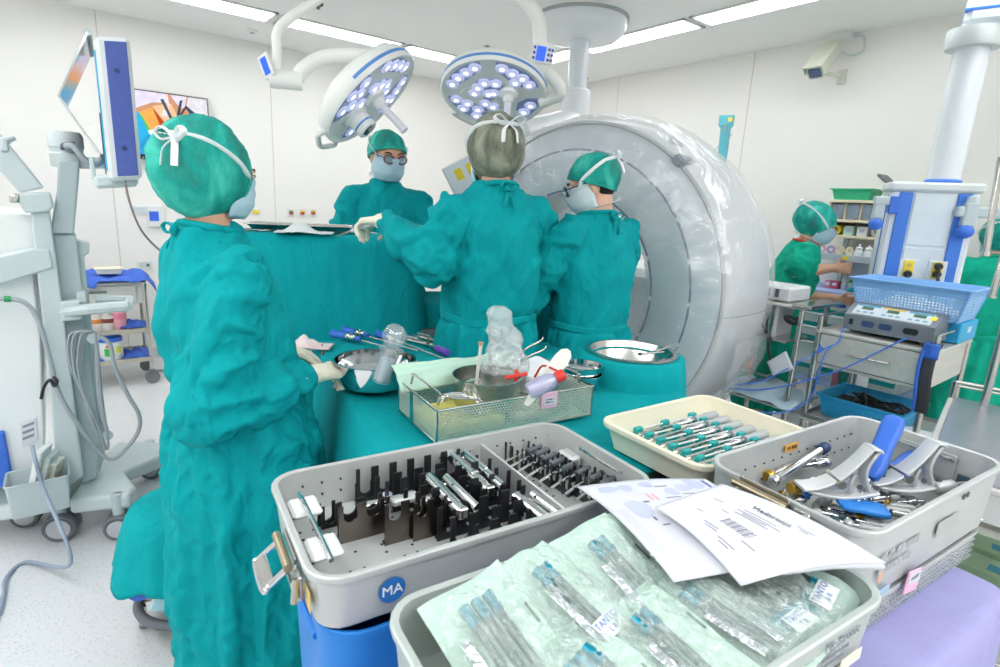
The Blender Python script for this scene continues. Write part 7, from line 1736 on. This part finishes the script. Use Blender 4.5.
# ------------------------------------------------------------------ steel cart by the back wall, left
def backcart():
    t, w, l = trolley('steel_cart', 'steel cart with a blue cloth on top, by the back wall at the left', -.14, .46, 4.92, 5.32, .80, .19, rail=False)
    MB().box((0, 0, .42), (w, l, .014)).build('middle_shelf', BRUSHED, t)
    MB().box((0, 0, .71), (w-.02, l-.02, .15), ch=.004).build('drawer_box', BRUSHED, t); o = MB().box((-.02, -l/2+.004, .715), (w-.10, .012, .12), ch=.003).build('drawer', BRUSHED, t); MB().box((-.02, -l/2-.008, .735), (.14, .014, .016)).build('handle', STEEL, o)
    for z in (.19, .42): MB().box((0, -l/2-.002, z+.010), (w, .006, .034)).build('shelf_lip', mat('tan_lip', '#C9C2B2', .4, .5), t)
    k = MB(); k.grid(40, 26, lambda u, v: V((u-.5)*.72, (v-.5)*.50, .012+.035*abs(noise.noise(V(u*5, v*4, 1)))+.02*ridge(V(u, v, 0), (4, 3, 1), 2)-(.10*max(0, abs(u-.5)-.42)/.08*(.8+.4*noise.noise(V(u*3, v*5, 2))) + .10*max(0, .12-v)/.12*(1 if u < .5 else .45)*(.6+.5*noise.noise(V(u*7, 0, 2))))))
    o = k.build('blue_wrap', BLUECLOTH, ang=180, thick=.004); o.location = (.16, 5.12, .81); tag(o, 'crumpled blue cloth spread over the steel cart at the left', 'cloth')
    t2 = thing('cream_tray', 'small cream tray on the blue cloth', 'tray', (.24, 5.02, .855)); MB().tray(.17, .12, .045, r=.015, rim=.006, rimh=.006, taper=.012).build('body', CREAM, t2); MB().box((0, 0, .012), (.12, .08, .012)).build('insert', mat('white_gauze', '#E4EBEC', .9), t2)
    # middle shelf
    for i, (x, c1, c2, lb) in enumerate(((.02, '#E7E3E4', '#C64A40', 'clear bottle with a red label on the cart\'s middle shelf, left'), (.13, '#E9DFD6', '#E28A4A', 'clear bottle with an orange label on the cart\'s middle shelf'), (.20, '#E6E0DC', '#8A4A44', 'clear bottle with a dark label beside the orange one'), (.27, '#EBA4B4', '#E886A0', 'pink bottle on the cart\'s middle shelf'))):
        t2 = thing('bottle', lb, 'bottle', (x, 5.0, .428)); h_ = .15 if i != 3 else .20
        MB().lathe([(.001, 0), (.042, 0), (.045, .01), (.045, h_*.75), (.02, h_*.92), (.02, h_), (.001, h_)], seg=20).build('body', mat('bottle_%d' % i, c1, .3), t2); MB().lathe([(.0455, h_*.45), (.0458, h_*.46), (.0458, h_*.65), (.0455, h_*.66)], seg=20, caps=(False, False)).build('label', mat('blabel_%d' % i, c2, .6), t2); MB().lathe([(.001, h_), (.022, h_), (.022, h_+.025), (.001, h_+.025)], seg=16).build('cap', WHITEP, t2)
    def cl(lb, x, y, z, w_, l_, s):
        k = MB(); k.grid(18, 14, lambda u, v: V((u-.5)*w_, (v-.5)*l_, .02+.035*math.sin(u*PI)*math.sin(v*PI)+.02*noise.noise(V(u*4, v*4, s)))); o = k.build('folded_cloth', mat('blue_cloth', '#4C6FCB', .85), ang=180, thick=.006); o.location = (x, y, z); tag(o, lb, 'cloth')
    cl('folded dark blue cloth on the cart\'s middle shelf', .36, 5.05, .43, .18, .22, 3); cl('dark blue cloth at the right of the cart\'s bottom shelf', .36, 5.06, .20, .18, .28, 5); cl('dark blue cloth at the left of the cart\'s bottom shelf', .05, 5.06, .20, .2, .28, 8)
    t2 = thing('wipes_tub', 'white tub with a blue lid and green label on the cart\'s bottom shelf', 'tub', (.20, 5.0, .198)); MB().lathe([(.001, 0), (.075, 0), (.078, .01), (.078, .15), (.07, .16), (.001, .16)], seg=28).build('body', WHITEP, t2); MB().lathe([(.001, .155), (.08, .155), (.08, .185), (.05, .19), (.05, .225), (.001, .225)], seg=28).build('lid', BLUEP, t2)
    for a, c, z0, z1 in ((-110, '#3FB64C', .05, .11), (-100, '#E0553C', .115, .135), (-55, '#D8E04C', .07, .12)):
        k = MB(); k.grid(6, 2, lambda u, v: V(.0792*math.cos(rad(a-14+28*u)), .0792*math.sin(rad(a-14+28*u)), z0+(z1-z0)*v)); k.build('label_patch', mat('tub_%d' % abs(a), c, .6), t2)
    t2 = thing('small_tub', 'small white tub beside the wipes tub', 'tub', (.08, 4.96, .198)); MB().lathe([(.001, 0), (.045, 0), (.048, .05), (.03, .06), (.001, .06)], seg=20).build('body', WHITEP, t2); MB().lathe([(.001, .06), (.032, .06), (.03, .07), (.001, .07)], seg=20).build('lid', GREYP, t2)
    o = MB().tube(spline([(.45, 5.25, .012), (.62, 5.2, .012), (.8, 5.3, .012), (1.1, 5.22, .012)]), .010).build('floor_cable', CABLE); tag(o, 'grey cable on the floor beside the steel cart', 'cable')
backcart()
# ------------------------------------------------------------------ imaging workstation on wheels
def station():
    Y = 2.86; o0 = V(-.05, Y, 0)
    t = thing('imaging_workstation', 'pale grey wheeled imaging workstation with a side-on monitor, at the left', 'workstation', o0)
    g = lambda px, py, y=Y: at(px, py, Y=y)-o0
    def slabp(nm, px, y0, y1, m, par=None, ch=None):
        """a panel outlined in the photo at the front depth, given real thickness"""
        pts = [g(a, b, y0) for a, b in px]; k = MB(); k.loft([[V(p.x, y0-Y+.0, p.z) for p in pts], [V(p.x, y1-Y, p.z) for p in pts]]); o = k.build(nm, m, par or t)
        b = o.modifiers.new('edge', 'BEVEL'); b.width = ch or .008; b.segments = 3; b.limit_method = 'ANGLE'; b.angle_limit = rad(40); return o
    # base: floor slab and a forward foot
    def flat(nm, px, z0, z1, m):
        k = MB(); P = [at(a, b, z=z1)-o0 for a, b in px]; k.loft([[V(p.x, p.y, z) for p in P] for z in (z0, z1)]); o = k.build(nm, m, t); b = o.modifiers.new('edge', 'BEVEL'); b.width = .018; b.segments = 3; b.limit_method = 'ANGLE'; b.angle_limit = rad(40)
    flat('base_foot', [(68, 500), (130, 494), (136, 486), (124, 470), (163, 455), (160, 441), (118, 441), (92, 462)], .13, .20, GREYP)
    flat('base_slab', [(-60, 500), (-10, 508), (30, 502), (64, 492), (88, 476), (80, 462), (40, 452), (-60, 452)], .13, .20, GREYP)
    def castr(px, py, r=.062, tw=True):
        p = at(px, py, z=r)-o0
        for s_ in ((-.026, .026) if tw else (0,)):
            k = MB(); R_ = V(.95, -.3, 0).normalized(); a = p+R_*0+V(.3, .95, 0).normalized()*s_; ax = V(.3, .95, 0).normalized()
            k.lathe([(.001, -.018), (r*.72, -.018), (r*.75, -.014), (r*.9, -.018), (r, -.012), (r, .012), (r*.9, .018), (r*.75, .014), (r*.72, .018), (.001, .018)], a, 28, ax); o = k.build('caster', mat('caster_rubber', '#6E7378', .7), t)
            k = MB(); k.lathe([(.001, -.0195), (r*.7, -.0195), (r*.7, .0195), (.001, .0195)], a, 24, ax); k.build('wheel_disc', mat('wheel_disc', '#B9BCC0', .45), o)
        k = MB(); k.cyl(p+V(0, 0, r*.2), p+V(0, 0, .14-r+.06), .022); k.build('caster_stem', GREYP2, t)
    castr(62, 524); castr(120, 524, .055); castr(28, 512, .055); castr(152, 466, .055)
    # white back cabinet with a blue panel
    slabp('cabinet', [(-70, 205), (30, 215), (44, 225), (44, 478), (-70, 496)], Y+.02, Y+.55, mat('cabinet_ivory', '#E2E6E4', .4, var=.01), ch=.03)
    slabp('access_panel', [(-40, 270), (32, 263), (40, 335), (46, 474), (-40, 485)], Y-.005, Y+.03, mat('panel_ivory', '#E6EAEA', .4, var=.01))
    slabp('blue_panel', [(-40, 440), (4, 432), (14, 486), (-40, 494)], Y-.03, Y+.03, BLUEP)
    # posts and cross beams
    slabp('front_post', [(28, 200), (47, 200), (63, 482), (84, 482), (86, 490), (52, 492), (50, 480)][:0] or [(29, 200), (48, 200), (62, 300), (84, 476), (58, 492), (50, 400), (40, 300)], Y-.05, Y+.06, GREYP)
    slabp('cross_beam', [(-60, 262), (0, 256), (34, 248), (50, 250), (54, 268), (0, 285), (-60, 292)], Y-.06, Y+.02, GREYP)
    slabp('lever_block', [(10, 194), (50, 192), (54, 207), (48, 212), (24, 213), (20, 203), (10, 203)], Y-.08, Y+.05, GREYP); slabp('chrome_tip', [(9, 194), (20, 194), (20, 203), (9, 203)], Y-.085, Y+.03, STEEL)
    slabp('slanted_bar', [(-20, 112), (4, 138), (44, 188), (20, 193), (-20, 150)], Y-.05, Y+.05, GREYP); slabp('bar_hook', [(0, 137), (14, 135), (15, 139), (8, 141), (9, 152), (0, 152)], Y-.06, Y+.06, GREYP)
    # mast
    slabp('mast', [(52, 234), (76, 234), (84, 300), (100, 440), (98, 478), (82, 484), (74, 400)], Y+.01, Y+.14, GREYP2); slabp('mast_rail', [(76, 240), (90, 243), (89, 254), (84, 256), (94, 340), (106, 450), (100, 474), (94, 440), (82, 300)], Y+.05, Y+.13, GREYP)
    slabp('lift_arm', [(58, 160), (80, 160), (79, 180), (74, 234), (50, 234), (57, 190)], Y-.01, Y+.10, GREYP2)
    k = MB(); k.lathe([(.001, 0), (.055, 0), (.058, .02), (.058, .05), (.054, .055), (.054, .07), (.058, .075), (.058, .12), (.05, .135), (.001, .135)], V(g(69, 167).x, .05, g(69, 167).z), 28); k.build('arm_head', GREYP, t)
    slabp('connector_slot', [(60, 143), (75, 141), (75, 148), (60, 150)], Y-.025, Y+.0, DGREY)
    MB().tube(spline([g(66, 146, Y-.02), g(74, 147, Y-.05), g(86, 161, Y-.06), g(97, 164, Y-.05), g(104, 156, Y-.03)]), .012, 10).build('monitor_cable', CABLE, t)
    MB().tube([g(80, 163, Y+.03), g(106, 163, Y+.0)], .022, 12).build('tilt_arm', GREYP, t)
    # handle bracket
    k = MB(); P = [g(62, 312, Y-.03), g(90, 309, Y-.12), g(128, 306, Y-.12), g(131, 300, Y+.06), g(96, 299, Y+.06)]
    k.tube([P[0], P[1], P[2]], .022, 8); k.tube([P[2], P[3]], .02, 8); k.tube([P[3], P[4]], .02, 8); k.build('handle_frame', GREYP, t); slabp('handle_mount', [(60, 302), (80, 300), (82, 320), (62, 322)], Y-.06, Y+.02, GREYP)
    slabp('handle_post', [(76, 293), (86, 292), (88, 303), (77, 304)], Y-.04, Y+.04, GREYP)
    # cable hooks and the coil of grey cable
    for a, b in ((93, 338), (107, 435)): k = MB(); p = g(a, b, Y-.05); k.lathe([(.001, 0), (.022, 0), (.022, .01), (.001, .01)], p, 20, (0, -1, 0)); k.cyl(p, p+V(0, .10, 0), .012); k.build('cable_hook', GREYP2, t)
    for i in range(8):
        dx = -3-i*2.9; bow = i*1.4
        pts = [(95+dx*.3, 331), (88+dx*.8, 336), (82+dx*.5+bow*.2, 372), (90+dx*.1+bow, 420), (104+bow*.2, 448), (108, 440), (103+dx*.2, 400), (98+dx*.1, 350), (95, 331)]
        k = MB(); k.tube(spline([g(a, b, Y-.05-.006*(i % 3)) for a, b in pts]), .0048, 7); o = k.build('coiled_cable', CABLE, t)
    for nm, pts, m in (('loop_cable', [(100, 336), (110, 345), (115, 368), (128, 395), (139, 415), (138, 432), (125, 450), (113, 459), (100, 452), (70, 413), (57, 388), (50, 360), (40, 325), (28, 305), (10, 299), (-20, 300)], CABLE),):
        MB().tube(spline([g(a, b, Y-.09) for a, b in pts]), .0085, 8).build(nm, m, t)
    MB().tube([g(4, 299, Y-.09), g(11, 299, Y-.09)], .012, 10).build('green_plug', mat('plug_green', '#2F9A5C', .5), t)
    MB().tube(spline([g(53, 377, Y-.10), g(57, 381, Y-.11), g(54, 386, Y-.10), g(50, 380, Y-.10), (g(44, 387, Y-.10)), g(41, 399, Y-.10)]), .006, 7).build('black_tie', BLACKP, t)
    # sticker with small print
    slabp('data_label', [(20, 424), (36, 418), (38, 440), (23, 447)], Y-.012, Y-.004, PAPER, ch=.001)
    for i in range(3): slabp('label_print', [(22.5, 426+6*i), (34, 421.5+6*i), (34.3, 424+6*i), (22.8, 428.5+6*i)], Y-.0135, Y-.011, INK, ch=.0003)
    # document bin
    p0, p1, p2 = g(14, 462, Y-.20), g(60, 468, Y-.20), g(64, 455, Y-.05)
    c = g(38, 487, Y-.13); 
    MB().tray(.20, .15, .15, r=.015, t=.004, rim=.003, rimh=.008, taper=.010, c=(g(40, 489, Y-.12).x, -.12, .20)).build('document_bin', GREYP2, t)
    # monitor: seen from its side
    DM = 2.56; c = at(119, 108, D=DM)-o0; vr = (at(125, 108, D=DM)-at(115, 108, D=DM)).normalized(); tw = (V(0, 0, CAMH)-at(119, 108, D=DM)); tw.z = 0; tw.normalize()
    zt, zb = (at(117, 38, D=DM)-o0).z, (at(122, 180, D=DM)-o0).z; hgt = zt-zb
    # the broad face looks to the left of the picture; thin side towards the camera, turned slightly
    nf = (-vr*1.0+tw*.02).normalized(); sd = V(-nf.y, nf.x, 0); sd = sd if sd.dot(tw) > 0 else -sd
    R = Matrix((nf, sd, V(0, 0, 1))).transposed()
    cm = V(c.x, c.y, (zt+zb)/2)-sd*.22
    MB().box(cm, (.105, .46, hgt), R=R, ch=.012).build('monitor_body', mat('monitor_white', '#DDE1E2', .4), t)
    MB().box(cm+sd*.231-nf*.008, (.066, .006, hgt-.03), R=R, ch=.002).build('side_panel', NAVY, t)
    for z in (hgt*.27, -hgt*.27): MB().cyl(cm+sd*.233+V(0, 0, z)-nf*.005, cm+sd*.237+V(0, 0, z)-nf*.005, .009, seg=14).build('panel_screw', mat('screw_dark', '#2F3B70', .4), t)
    MB().box(cm+nf*.054, (.008, .40, hgt-.08), R=R).build('screen', mat('screen_on', '#3D98B8', .15, emit='#2D8FB8', estr=.5, var=.3, vscale=6), t)
    MB().box(cm+nf*.060+sd*.15-V(0, 0, .12), (.004, .02, .24), R=R).build('vent_slit', DGREY, t)
    # folding glare hood of reflective panels
    top = cm+nf*.07+V(0, 0, hgt/2+.015); bot = cm+nf*.07+V(0, 0, -hgt*.30); mid = at(54, 88, D=DM)-o0; midc = cm+nf*((mid-cm).dot(nf))+V(0, 0, (mid.z-cm.z))
    HM = mat('hood_silver', '#C7CFD3', .12, .85, var=.05)
    for nm, a, b in (('upper_hood', top, midc), ('lower_hood', midc, bot)):
        k = MB(); e = (b-a).normalized(); up = e.cross(sd).normalized()
        k.loft([[p+sd*s_+up*q for s_, q in ((-.21, -.003), (.21, -.003), (.21, .003), (-.21, .003))] for p in (a, b)]); k.build(nm, HM, t)
    MB().tube([top+sd*.21, top-sd*.21], .012, 10).build('hood_hinge', GREYP, t)
    # cradle hook under the monitor
    MB().box(cm-V(0, 0, hgt/2+.0)+nf*.03+sd*.12, (.14, .12, .05), R=R, ch=.012).build('cradle', GREYP, t); MB().box(cm-V(0, 0, hgt/2-.05)+nf*.10+sd*.14, (.016, .03, .08), R=R, ch=.004).build('hook', GREYP, t)
    return o0, g
o0, gS = station()
Yb = 2.86
for i, (dx, lb, c) in enumerate(((0, 'white-covered binder leaning in the workstation\'s bin', '#E8ECEB'), (.03, 'thin folder behind the binder in the workstation\'s bin', '#D6DBD8'), (.055, 'loose papers at the back of the workstation\'s bin', '#E9E7DC'))):
    b = at(40, 487, Y=Yb-.12); p = V(b.x-.035+dx, Yb-.12+.012*i, .215); t2 = thing('document_folder', lb, 'folder', p, rad(-20)); R = Matrix.Rotation(rad(16), 3, 'Y')
    MB().box(R @ V(0, 0, .13-.02*i), (.022, .105-.01*i, .26-.04*i), R=R, ch=.003).build('cover', mat('folder_%d' % i, c, .6), t2); MB().box(R @ V(.0125, 0, .12-.02*i), (.003, .085, .20-.04*i), R=R).build('pages', mat('page_edges', '#CFCBB8', .8, var=.1, vscale=80), t2)
# cables: floor lead and the thin one from the monitor
o = MB().tube(spline([at(32, 446, Y=Yb-.2), at(36, 462, Y=Yb-.24), at(44, 490, Y=Yb-.25), V(-.10, 2.42, .10), at(26, 562, z=.012), at(6, 578, z=.012), at(3, 596, z=.012), at(-8, 625, z=.012), at(-60, 680, z=.012)]), .007, 8).build('power_cable', mat('bluish_cable', '#98A4B8', .5)); tag(o, 'grey-blue cable trailing from the workstation\'s bin across the floor', 'cable')
o = MB().tube(spline([at(125, 178, D=2.6), at(129, 200, D=2.62), at(140, 228, D=2.7), at(155, 246, D=2.8), at(175, 262, D=2.9)]), .0045, 6).build('thin_cable', mat('brown_cable', '#A58F8A', .5)); tag(o, 'thin brown cable hanging from the side-on monitor behind the woman', 'cable')
# ------------------------------------------------------------------ kick bucket on a ring base behind the woman
def bucket():
    p = at(168, 618, z=.05); t = thing('kick_bucket', 'teal-draped bucket on a low wheeled ring base behind the woman', 'bucket', (p.x+.085, p.y+.03, 0)); R0 = .165
    MB().tube([(R0*math.cos(a), R0*math.sin(a), .10) for a in [2*PI*i/48 for i in range(49)]], .016, 10).build('ring_bumper', mat('bumper_grey', '#6F737A', .6), t)
    k = MB()
    for i in range(4):
        a = PI/4+i*PI/2+.5; k = MB(); k.tube([(R0*math.cos(a), R0*math.sin(a), .10), (.03*math.cos(a), .03*math.sin(a), .12)], .012); k.build('spoke', STEEL, t)
        k = MB(); q = V(R0*.98*math.cos(a), R0*.98*math.sin(a), 0); k.cyl(q+V(-.012, 0, .032), q+V(.012, 0, .032), .032, seg=18); k.box(q+V(0, 0, .068), (.03, .03, .03)); k.build('caster', STEEL, t)
    MB().lathe([(.001, .13), (.11, .13), (.16, .42), (.165, .43), (.158, .43), (.105, .14), (.001, .14)], seg=36).build('pail', STEEL, t)
    # blue liner and teal cover
    def skirt(nm, r0, r1, z0, z1, m, s, amp):
        n = 90; rr = [[V(r0*.2*math.cos(2*PI*i/n), r0*.2*math.sin(2*PI*i/n), z0+.012) for i in range(n)], [V(r0*.8*math.cos(2*PI*i/n), r0*.8*math.sin(2*PI*i/n), z0+.01) for i in range(n)]]
        for j in range(15):
            v = j/14; rr.append([V((r0+(r1-r0)*v**.7+amp*v*ridge(V(math.cos(a), math.sin(a), v*.3), (2.2, 2.2, 1), s))*math.cos(a), (r0+(r1-r0)*v**.7+amp*v*ridge(V(math.cos(a), math.sin(a), v*.3), (2.2, 2.2, 1), s))*math.sin(a), z0-(z0-z1-.07*noise.noise(V(math.cos(a)*1.6, math.sin(a)*1.6, s)))*v) for a in [2*PI*i/n for i in range(n)]])
        k = MB(); k.loft(rr, (True, False)); k.build(nm, m, t, ang=180, thick=.003)
    skirt('blue_liner', .160, .185, .440, .22, BLUECLOTH, 3, .02); skirt('teal_cover', .165, .205, .45, .25, TEAL, 9, .03)
    MB().box((-.10, -.17, .22), (.07, .02, .06), R=Matrix.Rotation(.4, 3, 'Y')).build('paper_tab', mat('pale_tab', '#BFE0EA', .7), t)
bucket()
# ------------------------------------------------------------------ light and picture
w = bpy.data.worlds.new('room'); S.world = w; w.use_nodes = True
w.node_tree.nodes['Background'].inputs[0].default_value = (.9, .95, 1, 1); w.node_tree.nodes['Background'].inputs[1].default_value = .0
S.view_settings.view_transform = 'Standard'; S.view_settings.look = 'None'; S.view_settings.gamma = 1; S.view_settings.use_curve_mapping = False
S.view_settings.exposure = 0.0
S.cycles.use_denoising = True
S.cycles.max_bounces = 10; S.cycles.diffuse_bounces = 6; S.cycles.transparent_max_bounces = 16
S.cycles.caustics_reflective = False; S.cycles.caustics_refractive = False
S.cycles.sample_clamp_indirect = 4
